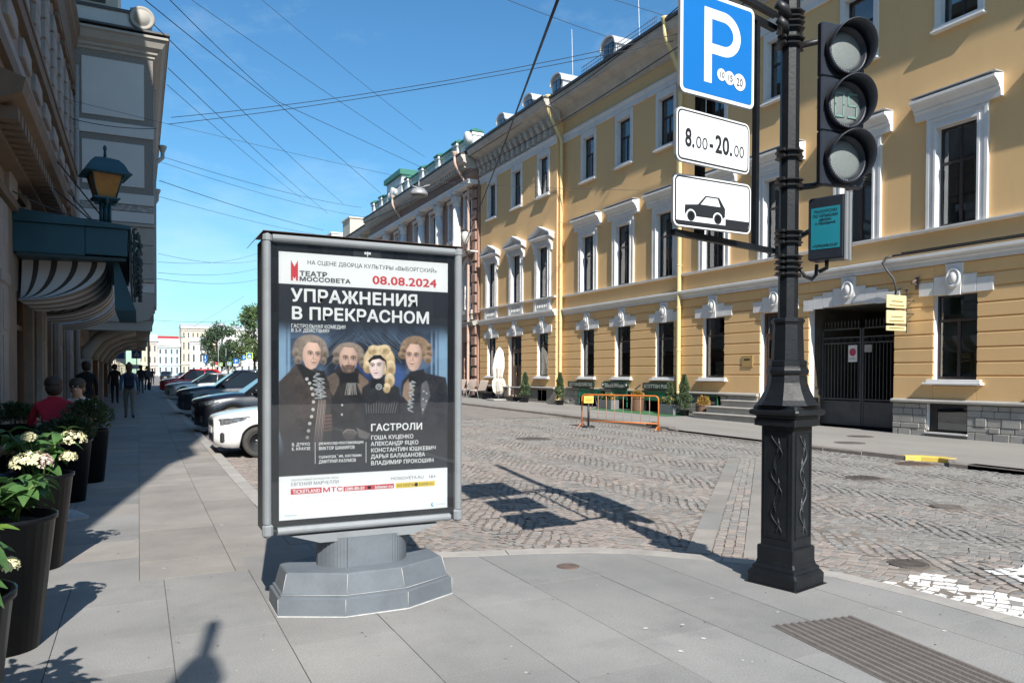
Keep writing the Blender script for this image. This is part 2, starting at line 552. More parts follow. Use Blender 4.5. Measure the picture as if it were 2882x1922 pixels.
PIN = [(-2.6, -12)] + KIN[:-1] + [(-2.6, 60)]
def clip_rect(poly, x0, x1, y0, y1):
    def clip(P, f, isec):
        out = []
        for i in range(len(P)):
            a, b = P[i - 1], P[i]
            if f(b):
                if not f(a): out.append(isec(a, b))
                out.append(b)
            elif f(a): out.append(isec(a, b))
        return out
    def ix(v): return lambda a, b: (v, a[1] + (b[1] - a[1]) * (v - a[0]) / (b[0] - a[0]))
    def iy(v): return lambda a, b: (a[0] + (b[0] - a[0]) * (v - a[1]) / (b[1] - a[1]), v)
    P = clip(poly, lambda p: p[0] >= x0, ix(x0))
    if P: P = clip(P, lambda p: p[0] <= x1, ix(x1))
    if P: P = clip(P, lambda p: p[1] >= y0, iy(y0))
    if P: P = clip(P, lambda p: p[1] <= y1, iy(y1))
    return P
def slab(x0, x1, y0, y1, mat, g=0.0025):
    P = clip_rect(PIN, x0 + g, x1 - g, y0 + g, y1 - g)
    if len(P) < 3: return
    A = sum(P[i - 1][0] * P[i][1] - P[i][0] * P[i - 1][1] for i in range(len(P))) / 2
    if abs(A) < 0.01: return
    if A < 0: P.reverse()
    dz = rng.uniform(-.0012, .0012)
    b = MB(); n = len(P)
    cx = sum(p[0] for p in P) / n; cy = sum(p[1] for p in P) / n
    b.loft([[(p[0], p[1], G(p[1]) - .03) for p in P], [(p[0], p[1], G(p[1]) + dz) for p in P]])
    b.build("paving_slab", mat, pavement)
xs = [0.17 + 0.625 * k for k in range(-4, 9)]
for i in range(len(xs) - 1):
    y = -1.2 + (0.62 if i % 2 else 0.0) + rng.uniform(-.1, .1)
    while y < 7.2:
        ln = rng.choice([1.15, 1.25, 1.35])
        top = min(y + ln, 6.45 if xs[i] < 0.75 else 7.2)
        if top - y > 0.05 and y > -1.3: slab(xs[i], xs[i + 1], y, top, m_slab)
        y += ln
    if xs[i] >= 0.75 and xs[i] < 1.5:
        pass
cols = [-2.33, -1.36, -0.68, 0.0, 0.70, 1.26]
for i in range(5):
    y = 6.45
    while y < 34:
        ln = rng.uniform(0.52, 0.72) if i > 2 else rng.uniform(0.6, 0.95)
        if y + ln > 33.7: ln = 34.05 - y
        if cols[i] < 0.71 or y > 7.2:
            slab(cols[i], cols[i + 1], y, y + ln, m_slab2 if (i > 2 or rng.random() < .4) else m_slab)
        y += ln
# rest of the corner strip between the two patterns
for y in (7.2, 8.0, 8.8, 9.6, 10.4, 11.2):
    slab(1.26, 2.0, y, y + 0.8, m_slab2)

# near kerb stones
def resample(pl, step):
    out = [Vector(pl[0])]; acc = 0
    for a, b in zip(pl, pl[1:]):
        a, b = Vector(a), Vector(b); L = (b - a).length; t = 0
        while acc + L - t >= step:
            t += step - acc; acc = 0; out.append(a + (b - a) * (t / L))
        acc += L - t
    return out
kb = MB(); kb.box(0.0, 0.02, -12, -11.9, -0.3, -0.25)
kerb = kb.build("kerb", m_kerb, kind='structure')
KR = resample([p for p in KERB if p[1] < 59] + [(1.45, 50)], 0.25)
i = 0
while i + 4 < len(KR):
    n = 4 if KR[i].y > 7 or KR[i].y < 3 else rng.choice([4, 5])
    n = min(n, len(KR) - 1 - i)
    seg = [Vector(p) for p in KR[i:i + n + 1]]
    t0 = (seg[1] - seg[0]).normalized() * .004; t1 = (seg[-1] - seg[-2]).normalized() * .004
    seg[0] += t0; seg[-1] -= t1
    dz = rng.uniform(0.001, 0.005)
    rings = []
    for q, p in enumerate(seg):
        a = seg[max(q - 1, 0)]; c = seg[min(q + 1, len(seg) - 1)]
        t = (c - a).normalized(); nrm = Vector((-t.y, t.x))
        o = p; w = p + nrm * 0.197
        zz = G(p.y) + dz
        rings.append([(o.x, o.y, zz - .16), (o.x, o.y, zz - .015), (o.x + nrm.x * .015, o.y + nrm.y * .015, zz), (w.x, w.y, zz), (w.x, w.y, zz - .16)])
    b = MB(); b.loft(rings)
    b.build("kerb_stone", m_kerb, kerb)
    i += n

# far pavement and kerb; driveway in front of the gate is nearly flush
fp = MB()
FK = [(13.4, -12), (13.40, 8.86), (13.62, 9.02), (13.95, 9.22), (14.0, 9.45), (13.85, 9.75), (13.62, 9.9), (13.66, 12.2), (13.66, 17.4), (14.15, 18.0), (14.25, 24), (14.35, 49), (14.35, 62)]
a = [(x, y, G(y)) for x, y in FK if y <= 12.2]
fp.add(a + [(13.66, 12, 0), (18.9, 12, 0), (18.9, -12, 0)], [list(range(len(a) - 1)) + [len(a), len(a) + 1, len(a) + 2]])
a = [(13.66, 12, 0), (13.66, 17.4, G(17.4)), (14.15, 18.0, G(18)), (14.25, 24, G(24)), (14.35, 49, G(49)), (14.35, 62, G(62))]
vs = []
for p in a: vs += [p, (18.9, p[1], G(p[1]))]
fp.add(vs, [(2 * k, 2 * k + 1, 2 * k + 3, 2 * k + 2) for k in range(len(a) - 1)])
farpav = fp.build("far_pavement", m_pavfar, kind='structure')
kb = MB(); kb.box(13.4, 13.42, -12, -11.9, -0.3, -0.25)
farkerb = kb.build("far_kerb", m_kerbfar, kind='structure')
def far_stone(seg, mat, w=0.22, h=0.005, low=0.0):
    rings = []
    seg = [Vector(p) for p in seg]
    for q, p in enumerate(seg):
        a = seg[max(q - 1, 0)]; c = seg[min(q + 1, len(seg) - 1)]
        t = (c - a).normalized(); nrm = Vector((t.y, -t.x)); zz = G(p.y) + h - low
        o = p - nrm * 0.02; v = p + nrm * w
        rings.append([(o.x, o.y, zz - .3), (o.x, o.y, zz - .02), (o.x + nrm.x * .02, o.y + nrm.y * .02, zz), (v.x, v.y, zz), (v.x, v.y, zz - .3)])
    b = MB(); b.loft(rings)
    return b.build("kerb_stone", mat, farkerb)
y = -11.5
while y < 7.6:
    far_stone([(13.4, y + .005), (13.4, y + 0.99)], m_kerbfar); y += 1.0
far_stone([(13.4, 7.51), (13.4, 8.84)], m_kerbfar)
far_stone([(13.93, 9.20), (14.0, 9.45), (13.87, 9.74), (13.62, 9.9)], m_yellowp, 0.16, 0.012)
far_stone([(13.42, 8.87), (13.62, 9.0), (13.92, 9.19)], m_kerbfar, 0.1)
y = 9.91
while y < 17.2:
    low = 0.0 if y < 12.6 else 0.055
    far_stone([(13.64, y + .005), (13.66, y + 0.99)], m_kerbfar, 0.2, 0.006, low); y += 1.0
far_stone([(13.66, 17.0), (13.72, 17.45), (14.12, 18.0)], m_kerbfar, 0.2)
y = 18.02
while y < 60:
    x = 14.14 + (y - 18) * .005
    far_stone([(x, y + .006), (x + .005, y + 1.19)], m_kerbfar, 0.2); y += 1.2

# manhole covers
def manhole(x, y, r, z, label, mat):
    t = thing("manhole_cover", label, "manhole cover", (x, y, z), rng.uniform(0, 3), "manhole covers")
    b = MB(); b.lathe([(r, -0.03), (r, 0.004), (r * .93, 0.006), (r * .92, 0.0), (r * .90, 0.0), (r * .89, 0.006), (0.01, 0.007)], 28, smooth=False)
    b.build("cover", mat, t)
    b = MB()
    n = 5
    for i in range(-n, n + 1):
        w = math.sqrt(max(0, (r * .82) ** 2 - (i * r * .15) ** 2))
        if w > .03: b.box(-w, w, i * r * .15 - r * .025, i * r * .15 + r * .025, 0.007, 0.010)
    b.build("tread_ribs", mat, t)
    return t
manhole(6.16, 4.43, 0.17, -0.079, "small iron cover in the cobbles behind the first white crossing stripe", m_iron)
manhole(9.28, 6.17, 0.18, -0.079, "small iron cover in the grey cobbles right of the black post", m_iron)
manhole(10.65, 8.46, 0.29, -0.079, "flat iron cover in the cobbles near the yellow kerb notch", m_iron)
manhole(8.98, 16.9, 0.43, G(16.9) - 0.079, "large iron cover in mid street towards the orange barrier", m_iron)
manhole(13.25, 9.42, 0.34, -0.079, "round pinkish drain cover inside the yellow kerb notch", m_iron_rust)
manhole(3.2, 5.39, 0.095, 0.001, "tiny rusty valve cover in the pavement slabs by the kerb", m_iron_rust)
manhole(15.07, 12.4, 0.35, G(12.4) + 0.001, "iron cover in the far pavement close to its kerb", m_iron)
manhole(16.8, 13.5, 0.33, G(13.5) + 0.001, "iron cover in the far pavement in front of the gate", m_iron)

# ribbed tactile plate by the crossing
t = thing("tactile_plate", "brown ribbed tactile plate set in the pavement by the crossing", "tactile plate", (3.92, 3.5, 0.001), R_(-8))
b = MB(); b.box(-0.31, 0.31, -2.3, 0.0, -0.02, 0.003)
m_rib = pm("tactile_rib_grey", (0.20, 0.175, 0.16), (0.15, 0.135, 0.125), 9, 0.8, bump=.4, fine=.25)
b.build("plate", m_rib, t)
rm = MB(); rm.loft([[(-.017, -2.28, .003), (.017, -2.28, .003), (.009, -2.28, .017), (-.009, -2.28, .017)], [(-.017, -.02, .003), (.017, -.02, .003), (.009, -.02, .017), (-.009, -.02, .017)]])
me = rm.mesh("rib", m_rib)
for i in range(11): inst(me, "rib", t, (-0.285 + i * 0.057, 0, 0))

# flecks, gum spots and small litter trodden into the pavement
b = MB(); r = random.Random(77)
for i in range(420):
    x, y = r.uniform(-.4, 5.0), r.uniform(1.8, 13)
    if y > 5 and x > 2.0 or (x > 1.2 and y > 7): continue
    if not in_poly((x, y), PIN): continue
    q = r.uniform(.003, .010) if i % 9 else r.uniform(.012, .022); n = 7; k = r.uniform(.5, 1)
    b.add([(x + q * math.cos(6.283 * j / n) * r.uniform(.7, 1.1), y + q * k * math.sin(6.283 * j / n), G(y) + .0028) for j in range(n)], [tuple(range(n))], 0 if i % 3 else 1)
b.build("pavement_flecks", [pm("gum_spot_dark", (.12, .115, .11), None, 20, .9), pm("litter_pale", (.62, .61, .58), None, 20, .8)], pavement, kind='stuff')
# ------------------------------------------------------------------ yellow building on the right
m_ochre = pm("ochre_stucco", (0.80, 0.53, 0.255), (0.76, 0.495, 0.235), 0.5, 0.9, bump=0.16, bscale=70, fine=0.12, stain=(0.60, 0.41, 0.215), stain_scale=0.8, stain_amt=0.4, stretch=(1, 1, .28))
m_white = pm("white_trim_paint", (0.76, 0.755, 0.745), (0.70, 0.695, 0.685), 1.1, 0.85, bump=0.1, fine=0.07, stain=(0.44, 0.42, 0.40), stain_scale=1.6, stain_amt=0.4)
m_cornice = pm("weathered_white_trim", (0.58, 0.55, 0.50), (0.46, 0.43, 0.39), 1.3, 0.9, bump=0.15, fine=0.1, stain=(0.30, 0.27, 0.23), stain_scale=1.4, stain_amt=0.55)
m_pipe = pm("cream_pipe_paint", (0.74, 0.60, 0.30), (0.66, 0.53, 0.27), 2, 0.5, bump=0.05, fine=0.08)
m_plinth = pm("limestone_block", (0.40, 0.385, 0.355), (0.31, 0.30, 0.28), 2.6, 0.9, bump=0.7, bscale=26, fine=0.25, objvar=0.18, stain=(0.24, 0.225, 0.205), stain_amt=0.5)
m_plinthbed = pm("limestone_mortar", (0.27, 0.26, 0.24), None, 5, 0.95)
m_ledge = pm("stone_ledge", (0.44, 0.42, 0.385), (0.33, 0.315, 0.29), 2, 0.85, bump=0.3, fine=0.2)
m_frame = pm("dark_window_frame", (0.045, 0.03, 0.028), (0.03, 0.022, 0.022), 5, 0.5)
m_pane = glass_mat("window_glass", f0=0.15, clear=0.80, tint=(0.66, 0.72, 0.74))
m_room = pm("dim_room", (0.13, 0.125, 0.12), (0.07, 0.07, 0.07), 0.8, 0.95)  # shade of the rooms put into the colour of sheets behind windows
m_curtain = pm("window_curtain", (0.62, 0.60, 0.56), (0.5, 0.49, 0.46), 3, 0.9, stretch=(1, 9, 1))
m_blind = pm("green_blind", (0.30, 0.42, 0.20), (0.24, 0.36, 0.16), 2, 0.8)
m_metalroof = pm("zinc_roof", (0.50, 0.515, 0.53), (0.43, 0.44, 0.46), 2, 0.45, 0.6, fine=0.1)
m_gutter = pm("gutter_dark", (0.06, 0.06, 0.065), None, 4, 0.5)
m_brown = pm("varnished_door", (0.10, 0.042, 0.022), (0.065, 0.03, 0.018), 7, 0.35, bump=0.15, stretch=(1, 1, .15), fine=0.2)
m_gate = pm("grey_gate_paint", (0.085, 0.09, 0.095), (0.06, 0.062, 0.068), 3, 0.5)
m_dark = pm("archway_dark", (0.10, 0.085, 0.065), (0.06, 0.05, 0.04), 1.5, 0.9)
m_black = pm("black_metal", (0.018, 0.019, 0.021), (0.028, 0.028, 0.03), 5, 0.45, fine=0.1)

yb = thing("yellow_building", "long ochre three storey building with white window surrounds along the far pavement", "building", (18.7, 0, 0))
Y0B, Y1B = -14.0, 41.3
XA, XB = -0.35, 0.0        # local x of the projecting left part and of the rest
SPLIT = 32.15
AX = [-2.2, 0.7, 3.6, 6.5, 9.3, 12.23, 15.2, 18.25, 21.25, 24.08, 26.97, 29.8]
AXA = [33.5, 36.5, 39.67]

def wall_holes(b, x, y0, y1, z0, z1, holes, depth=0.25, mi=0):
    ys = sorted({y0, y1, *[h[0] for h in holes], *[h[1] for h in holes]})
    zs = sorted({z0, z1, *[h[2] for h in holes], *[h[3] for h in holes]})
    for ya, yc in zip(ys, ys[1:]):
        for za, zc in zip(zs, zs[1:]):
            ym, zm = (ya + yc) / 2, (za + zc) / 2
            if any(h[0] < ym < h[1] and h[2] < zm < h[3] for h in holes): continue
            b.quad((x, yc, za), (x, ya, za), (x, ya, zc), (x, yc, zc), mi)
    for h in holes:
        a, c, d, e = h[:4]; X = x + depth; m2 = h[4] if len(h) > 4 else mi
        b.quad((x, a, d), (X, a, d), (X, a, e), (x, a, e), m2)
        b.quad((X, c, d), (x, c, d), (x, c, e), (X, c, e), m2)
        b.quad((x, a, e), (X, a, e), (X, c, e), (x, c, e), m2)
        b.quad((X, a, d), (x, a, d), (x, c, d), (X, c, d), m2)

def window(axis, z0, z1, w, x, transom=0.66, style=0, mull=True, curtain=None, name="window", casement=False):
    """sash window filling an opening; parent part with pane and curtain children"""
    f = MB(); d = 0.055
    ya, yc = axis - w / 2, axis + w / 2
    f.box(x, x + .06, ya, ya + d, z0, z1); f.box(x, x + .06, yc - d, yc, z0, z1)
    f.box(x, x + .06, ya + d, yc - d, z0, z0 + d + .02); f.box(x, x + .06, ya + d, yc - d, z1 - d, z1)
    zt = z0 + (z1 - z0) * transom
    f.box(x + .003, x + .057, ya + d, yc - d, zt - .035, zt + .035)
    if mull: f.box(x + .005, x + .055, axis - .04, axis + .04, z0 + d, zt - .035)
    if style == 1: f.box(x + .01, x + .05, axis - .02, axis + .02, zt + .035, z1 - d)
    o = f.build(name, m_frame, yb)
    halves = [(ya + d, axis - .04), (axis + .04, yc - d)] if mull else [(ya + d, yc - d)]
    for a, c in halves:
        p = MB(); p.box(x + .026, x + .034, a, c, z0 + d, zt - .035); p.build("pane", m_pane, o)
    p = MB(); p.box(x + .026, x + .034, ya + d, yc - d, zt + .035, z1 - d); p.build("pane", m_pane, o)
    if curtain:
        for (a, c, za, zc, mat) in curtain:
            q = MB(); n = 14; rings = []
            vs = []
            for i in range(n + 1):
                yy = ya + (yc - ya) * (a + (c - a) * i / n)
                xx = x + .20 + .025 * math.sin(i * 2.4)
                vs += [(xx, yy, z0 + (z1 - z0) * za), (xx, yy, z0 + (z1 - z0) * zc)]
            q.add(vs, [(2 * i, 2 * i + 1, 2 * i + 3, 2 * i + 2) for i in range(n)], smooth=True)
            q.build("curtain", mat, o)
    return o

CUR = [None, [(0, .3, 0, 1, m_curtain)], [(.1, .32, 0, 1, m_curtain), (.72, .95, 0, 1, m_curtain)], [(.55, .95, 0, .62, m_curtain)], [(.05, .95, .7, 1, m_curtain)], [(0.62, 1, 0, 1, m_curtain)]]

# --- walls: one part per storey and section
def sect_holes(axes, w, z0, z1): return [(a - w / 2, a + w / 2, z0, z1, 1) for a in axes]
D_ = 0.22
BASEMENT = [(11.85, 12.95, .13, .86, 1), (8.8, 9.9, .13, .86, 1), (20.8, 21.9, .18, .82, 1), (23.5, 25.3, .1, .84, 1), (26.3, 27.7, .1, .84, 1), (28.2, 30.5, .0, .84, 1), (33.0, 34.0, .25, .8, 1), (39.2, 40.2, .3, .8, 1)]
W1, W2, W3 = 1.14, 1.08, 0.98
def walls(axes, y0, y1, x):
    h1 = []
    for a in axes:
        if a == 15.2: h1.append((13.95, 16.9, -0.3, 3.66, 1))
        elif a == 18.25: h1.append((17.62, 18.95, 0.7, 3.66, 1))
        elif a == 36.5: h1.append((35.85, 37.4, 0.45, 3.66, 1))
        else: h1.append((a - W1 / 2, a + W1 / 2, 1.5, 3.68, 1))
    for h in BASEMENT:
        if y0 < h[0] < y1: h1.append(h)
    b = MB(); wall_holes(b, x, y0, y1, -0.3, 4.5, h1, D_); b.build("wall", [m_ochre, m_white], yb)
    b = MB(); wall_holes(b, x, y0, y1, 4.5, 9.6, sect_holes(axes, W2, 5.47, 8.02), D_); b.build("wall", [m_ochre, m_white], yb)
    b = MB(); wall_holes(b, x, y0, y1, 9.6, 14.9, sect_holes(axes, W3, 10.56, 12.56), D_ + .02); b.build("wall", [m_ochre, m_white], yb)
walls(AX, Y0B, SPLIT, XB)
walls(AXA, SPLIT, Y1B, XA)
b = MB()
b.quad((XA, SPLIT, -.3), (XB, SPLIT, -.3), (XB, SPLIT, 14.9), (XA, SPLIT, 14.9))
b.quad((6, Y1B, -.3), (XA, Y1B, -.3), (XA, Y1B, 14.9), (6, Y1B, 14.9))
b.quad((XB, Y0B, -.3), (12, Y0B, -.3), (12, Y0B, 14.9), (XB, Y0B, 14.9))
b.build("end_wall", m_ochre, yb)
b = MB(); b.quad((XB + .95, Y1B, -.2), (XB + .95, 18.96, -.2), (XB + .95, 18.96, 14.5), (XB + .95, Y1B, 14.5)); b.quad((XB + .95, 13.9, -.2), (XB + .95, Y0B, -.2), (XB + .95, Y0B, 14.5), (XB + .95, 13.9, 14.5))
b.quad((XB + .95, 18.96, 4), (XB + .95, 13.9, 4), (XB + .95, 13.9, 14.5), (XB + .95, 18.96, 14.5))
b.build("room_shade_sheet", m_room, yb)

# --- stuccoed courses of the ground floor, with sunk joints between them
CZ = [0.98, 1.60, 1.945, 2.31, 2.68, 3.05, 3.41, 3.80, 4.14, 4.48]
def courses(axes, y0, y1, x):
    edges = [y0]
    for a in axes:
        if a == 15.2: edges += [13.95, 16.9]
        elif a == 18.25: edges += [17.62, 18.95]
        elif a == 36.5: edges += [35.85, 37.4]
        else: edges += [a - W1 / 2, a + W1 / 2]
    edges.append(y1)
    for i in range(0, len(edges) - 1, 2):
        for k in range(len(CZ) - 1):
            g = 0.020
            b = MB()
            b.bbox(x - (.045 if k == 0 else .035), x + .01, edges[i] + (0 if i == 0 else .001), edges[i + 1], CZ[k] + (0 if k == 0 else g), CZ[k + 1] - g, .012)
            b.build("stucco_course", m_ochre, yb)
    # above the openings
    for i in range(1, len(edges) - 1, 2):
        for k in (7, 8):
            b = MB(); b.bbox(x - .035, x + .01, edges[i] + .001, edges[i + 1] - .001, CZ[k] + .014, CZ[k + 1] - .014, .012)
            b.build("stucco_course", m_ochre, yb)
        if edges[i + 1] - edges[i] < 1.3:
            b = MB(); b.bbox(x - .045, x + .005, edges[i] + .001, edges[i + 1] - .001, CZ[0], 1.34, .012)
            b.build("stucco_course", m_ochre, yb)
courses([a for a in AX if a > 2], 2.0, SPLIT - .002, XB)
courses(AXA, SPLIT + .002, Y1B, XA)

# --- plinth with stone blocks
def plinth(y0, y1, x, holes, stones):
    b = MB(); wall_holes(b, x - .06, y0, y1, -.3, .86, holes, .25); b.build("plinth", m_plinthbed if stones else m_plinth, yb)
    p = b
    led = MB()
    prof = [(x - .04, .87), (x - .15, .875), (x - .175, .90), (x - .175, .935), (x - .15, .965), (x - .04, .985)]
    for a, c in ((y0, y1),):
        cuts = [a] + [v for h in holes if h[3] > .9 for v in h[:2]] + [c]
        for i in range(0, len(cuts), 2): led.prism(prof, 'y', cuts[i], cuts[i + 1])
    led.build("plinth_ledge", m_ledge, yb)
plinth(2.0, 13.94, XB, [(11.85, 12.95, .13, .86), (8.8, 9.9, .13, .86)], True)
plinth(16.91, 17.6, XB, [], True)
plinth(18.97, SPLIT, XB, [(20.8, 21.9, .18, .82), (23.5, 25.3, .1, .84), (26.3, 27.7, .1, .84), (28.2, 30.5, .0, .84)], True)
plinth(SPLIT, 35.8, XA, [(33.0, 34.0, .25, .8)], True)
plinth(37.45, Y1B, XA, [(39.2, 40.2, .3, .8)], True)
def stones(y0, y1, x, z0, z1, holes, n):
    z = z0; first = True
    while z < z1 - .04:
        h = min(rng.uniform(.13, .24), z1 - z)
        if z1 - z - h < .08: h = z1 - z
        y = y0
        while y < y1 - .02:
            w = rng.uniform(.25, .62)
            if y + w > y1 - .15: w = y1 - y
            a, c = y + .006, y + w - .006
            if not any(a < hh[1] and c > hh[0] and z < hh[3] and z + h > hh[2] for hh in holes):
                b = MB(); e = rng.uniform(0, .022)
                b.bbox(x - .085 - e, x - .05, a, c, z + .005, z + h - .005, .014)
                b.build("stone", m_plinth, yb)
            else:
                for hh in holes:
                    if a < hh[0] - .06 < c:
                        b = MB(); b.bbox(x - .09, x - .05, a, hh[0] - .004, z + .005, z + h - .005, .014); b.build("stone", m_plinth, yb)
                    if a < hh[1] + .06 < c:
                        b = MB(); b.bbox(x - .09, x - .05, hh[1] + .004, c, z + .005, z + h - .005, .014); b.build("stone", m_plinth, yb)
            y += w
        z += h
stones(7.5, 13.93, XB, -.05, .86, [(11.85, 12.95, .13, .86), (8.8, 9.9, .13, .86)], 80)
stones(18.98, 20.78, XB, .0, .86, [], 10)
stones(21.92, 23.4, XB, .0, .86, [], 20)
stones(30.55, SPLIT, XB, .05, .86, [], 20)
# basement window
f = MB(); f.box(.02, .06, 11.87, 12.93, .16, .2); f.box(.02, .06, 11.87, 11.92, .2, .85); f.box(.02, .06, 12.7, 12.93, .2, .85); f.box(.02, .06, 11.92, 12.7, .79, .85)
o = f.build("basement_window", m_black, yb)
p = MB(); p.box(.035, .043, 11.92, 12.7, .2, .79); p.build("pane", m_pane, o)
s = MB(); s.box(-.12, .1, 11.83, 12.97, .085, .125); s.build("sill", m_white, o)
s = MB(); s.box(-.05, .01, 12.9, 12.948, .17, .855); s.build("white_jamb", m_white, o)

# --- openings of the upper storeys
k = 0
for a in AX + AXA:
    x = XA if a > SPLIT else XB
    c3, c2 = CUR[[1, 0, 4, 2, 4, 4, 5, 0, 2, 4, 3, 1, 4, 3, 2][k % 15]], CUR[[4, 2, 1, 5, 2, 2, 5, 2, 1, 2, 3, 3, 4, 1, 2][k % 15]]
    window(a, 10.56, 12.56, W3, x + .16, .62, 0, True, c3)
    window(a, 5.47, 8.02, W2, x + .15, .64, 1, True, c2)
    # surrounds
    s = MB()   # third floor flat surround
    s.box(x - .05, x - .001, a - .64, a - W3 / 2 - .002, 10.66, 12.86); s.box(x - .05, x - .001, a + W3 / 2 + .002, a + .64, 10.66, 12.86)
    s.box(x - .05, x - .001, a - W3 / 2 - .002, a + W3 / 2 + .002, 12.57, 12.86)
    s.build("surround", m_white, yb)
    s = MB(); s.bbox(x - .15, x + .14, a - .70, a + .70, 10.5, 10.555, .012); s.bbox(x - .09, x, a - .66, a + .66, 10.556, 10.66, .01); s.build("sill", m_white, yb)
    s = MB()   # second floor moulded surround
    for e0, e1, dx in ((.80, .72, .085), (.72, .60, .06), (.60, W2 / 2 + .002, .095)):
        s.box(x - dx, x - .001, a - e0, a - e1, 5.45, 8.03 + (e0 - W2 / 2)); s.box(x - dx, x - .001, a + e1, a + e0, 5.45, 8.03 + (e0 - W2 / 2))
        s.box(x - dx, x - .001, a - e1, a + e1, 8.03 + (e1 - W2 / 2), 8.03 + (e0 - W2 / 2))
    s.build("surround", m_white, yb)
    h = MB()
    if a < SPLIT:
        h.prism([(x - .001, 8.34), (x - .10, 8.34), (x - .12, 8.50), (x - .17, 8.56), (x - .17, 8.60), (x - .28, 8.72), (x - .36, 8.76), (x - .36, 8.83), (x - .001, 8.9)], 'y', a - 1.12, a + 1.12)
        h.prism([(x - .002, 8.30), (x - .085, 8.30), (x - .10, 8.339), (x - .002, 8.339)], 'y', a - .82, a + .82)
        h.build("window_hood", m_white, yb)
        h = MB(); h.box(x - .355, x - .01, a - 1.13, a + 1.13, 8.902, 8.92); h.build("hood_flashing", m_metalroof, yb)
    else:
        h.prism([(x - .001, 8.28), (x - .22, 8.40), (x - .30, 8.42), (x - .30, 8.50), (x - .001, 8.50)], 'y', a - 1.1, a + 1.1)
        # sloping pediment mouldings
        for sg in (-1, 1):
            h.loft([[(x - .001, a + sg * 1.12, 8.502), (x - .32, a + sg * 1.12, 8.502), (x - .34, a + sg * 1.12, 8.60), (x - .001, a + sg * 1.12, 8.60)],
                    [(x - .001, a, 8.90), (x - .32, a, 8.90), (x - .34, a, 9.02), (x - .001, a, 9.02)]])
        h.prism([(a - .95, 8.503), (a + .95, 8.503), (a, 8.88)], 'x', x - .06, x - .001)
        h.build("pediment", m_white, yb)
        for sg in (-1, 1):
            q = MB(); q.prism([(x - .001, 7.75), (x - .08, 7.78), (x - .10, 8.0), (x - .22, 8.2), (x - .22, 8.27), (x - .001, 8.27)], 'y', a + sg * .86 - .08, a + sg * .86 + .08)
            q.build("bracket", m_white, yb)
        # balustrade panel under the window
        q = MB(); q.box(x - .10, x - .001, a - .86, a - .62, 4.82, 5.36); q.box(x - .10, x - .001, a + .62, a + .86, 4.82, 5.36); q.box(x - .06, x - .001, a - .62, a + .62, 4.82, 4.9); q.box(x - .06, x - .001, a - .62, a + .62, 5.28, 5.36)
        q.build("balustrade_panel", m_white, yb)
        for j in range(6):
            q = MB(); q.lathe([(.035, 0), (.05, .06), (.06, .14), (.035, .26), (.03, .34), (.045, .378)], 8, (x - .05, a - .45 + j * .18, 4.901)); q.build("baluster", m_white, yb)
    # ground floor
    if a not in (15.2, 18.25, 36.5):
        cg = {12.23: [(0.02, .98, .02, .98, m_blind)], 29.8: [(0, .35, 0, 1, m_curtain)], 26.97: [(0, .3, 0, 1, m_curtain)], 24.08: None, 39.67: [(.55, 1, 0, .8, m_curtain)], 33.5: [(.6, 1, 0, .75, m_curtain)], 21.25: [(.75, .92, 0, 1, m_curtain)]}.get(a)
        window(a, 1.5, 3.68, W1, x + .14, .70, 0, a == 12.23, cg)
        s = MB(); s.bbox(x - .20, x + .13, a - .78, a + .78, 1.36, 1.42, .012); s.bbox(x - .12, x, a - .72, a + .72, 1.421, 1.5, .01); s.build("sill", m_white, yb)
    # keystone lintel in stepped blocks
    if a == 15.2: continue
    ax = {18.25: 18.28, 36.5: 36.62}.get(a, a)
    K = [(-.98, -.56, 3.69, 4.04), (-.56, -.2, 3.69, 4.16), (.2, .56, 3.69, 4.16), (.56, .98, 3.69, 4.04)]
    for a0, a1, z0, z1 in K:
        q = MB(); q.bbox(x - .07, x - .001, ax + a0 + .003, ax + a1 - .003, z0, z1, .008); q.build("lintel_block", m_white, yb)
    q = MB(); q.prism([(ax - .17, 3.66), (ax + .17, 3.66), (ax + .23, 4.46), (ax - .23, 4.46)], 'x', x - .10, x - .001); o = q.build("keystone", m_white, yb)
    q = MB(); q.lathe([(.19, 0), (.205, .035), (.17, .06), (.14, .045), (.125, .03), (.12, .03), (.09, .07), (.02, .09)], 20, (0, 0, 0), sx=1.35, M=Matrix.Translation((x - .10, ax, 4.09)) @ Matrix.Rotation(-PI / 2, 4, 'Y') @ Matrix.Rotation(PI / 2, 4, 'Z') @ Matrix.Rotation(PI / 2, 4, 'Z'))
    q.build("oval_boss", m_white, o)
    k += 1

# gate arch lintel
a = 15.42
for i in range(-4, 5):
    if i == 0: continue
    y0 = a + (i - .5 if i > 0 else i - .5) * .37; y1 = y0 + .37
    top = 4.26 - abs(i) * .085
    dz = .10 - .0063 * (abs(i)) ** 2
    q = MB(); q.prism([(y0 + .004, 3.58 + dz), (y1 - .004, 3.58 + dz), (y1 - .004, top), (y0 + .004, top)], 'x', XB - .08, XB - .001); q.build("lintel_block", m_white, yb)
q = MB(); q.prism([(a - .2, 3.68), (a + .2, 3.68), (a + .24, 4.47), (a - .24, 4.47)], 'x', XB - .11, XB - .001); o = q.build("keystone", m_white, yb)
q = MB(); q.lathe([(.19, 0), (.205, .035), (.17, .06), (.14, .045), (.125, .03), (.12, .03), (.09, .07), (.02, .09)], 20, sx=1.35, M=Matrix.Translation((XB - .11, a, 4.1)) @ Matrix.Rotation(-PI / 2, 4, 'Y') @ Matrix.Rotation(PI, 4, 'Z')); q.build("oval_boss", m_white, o)
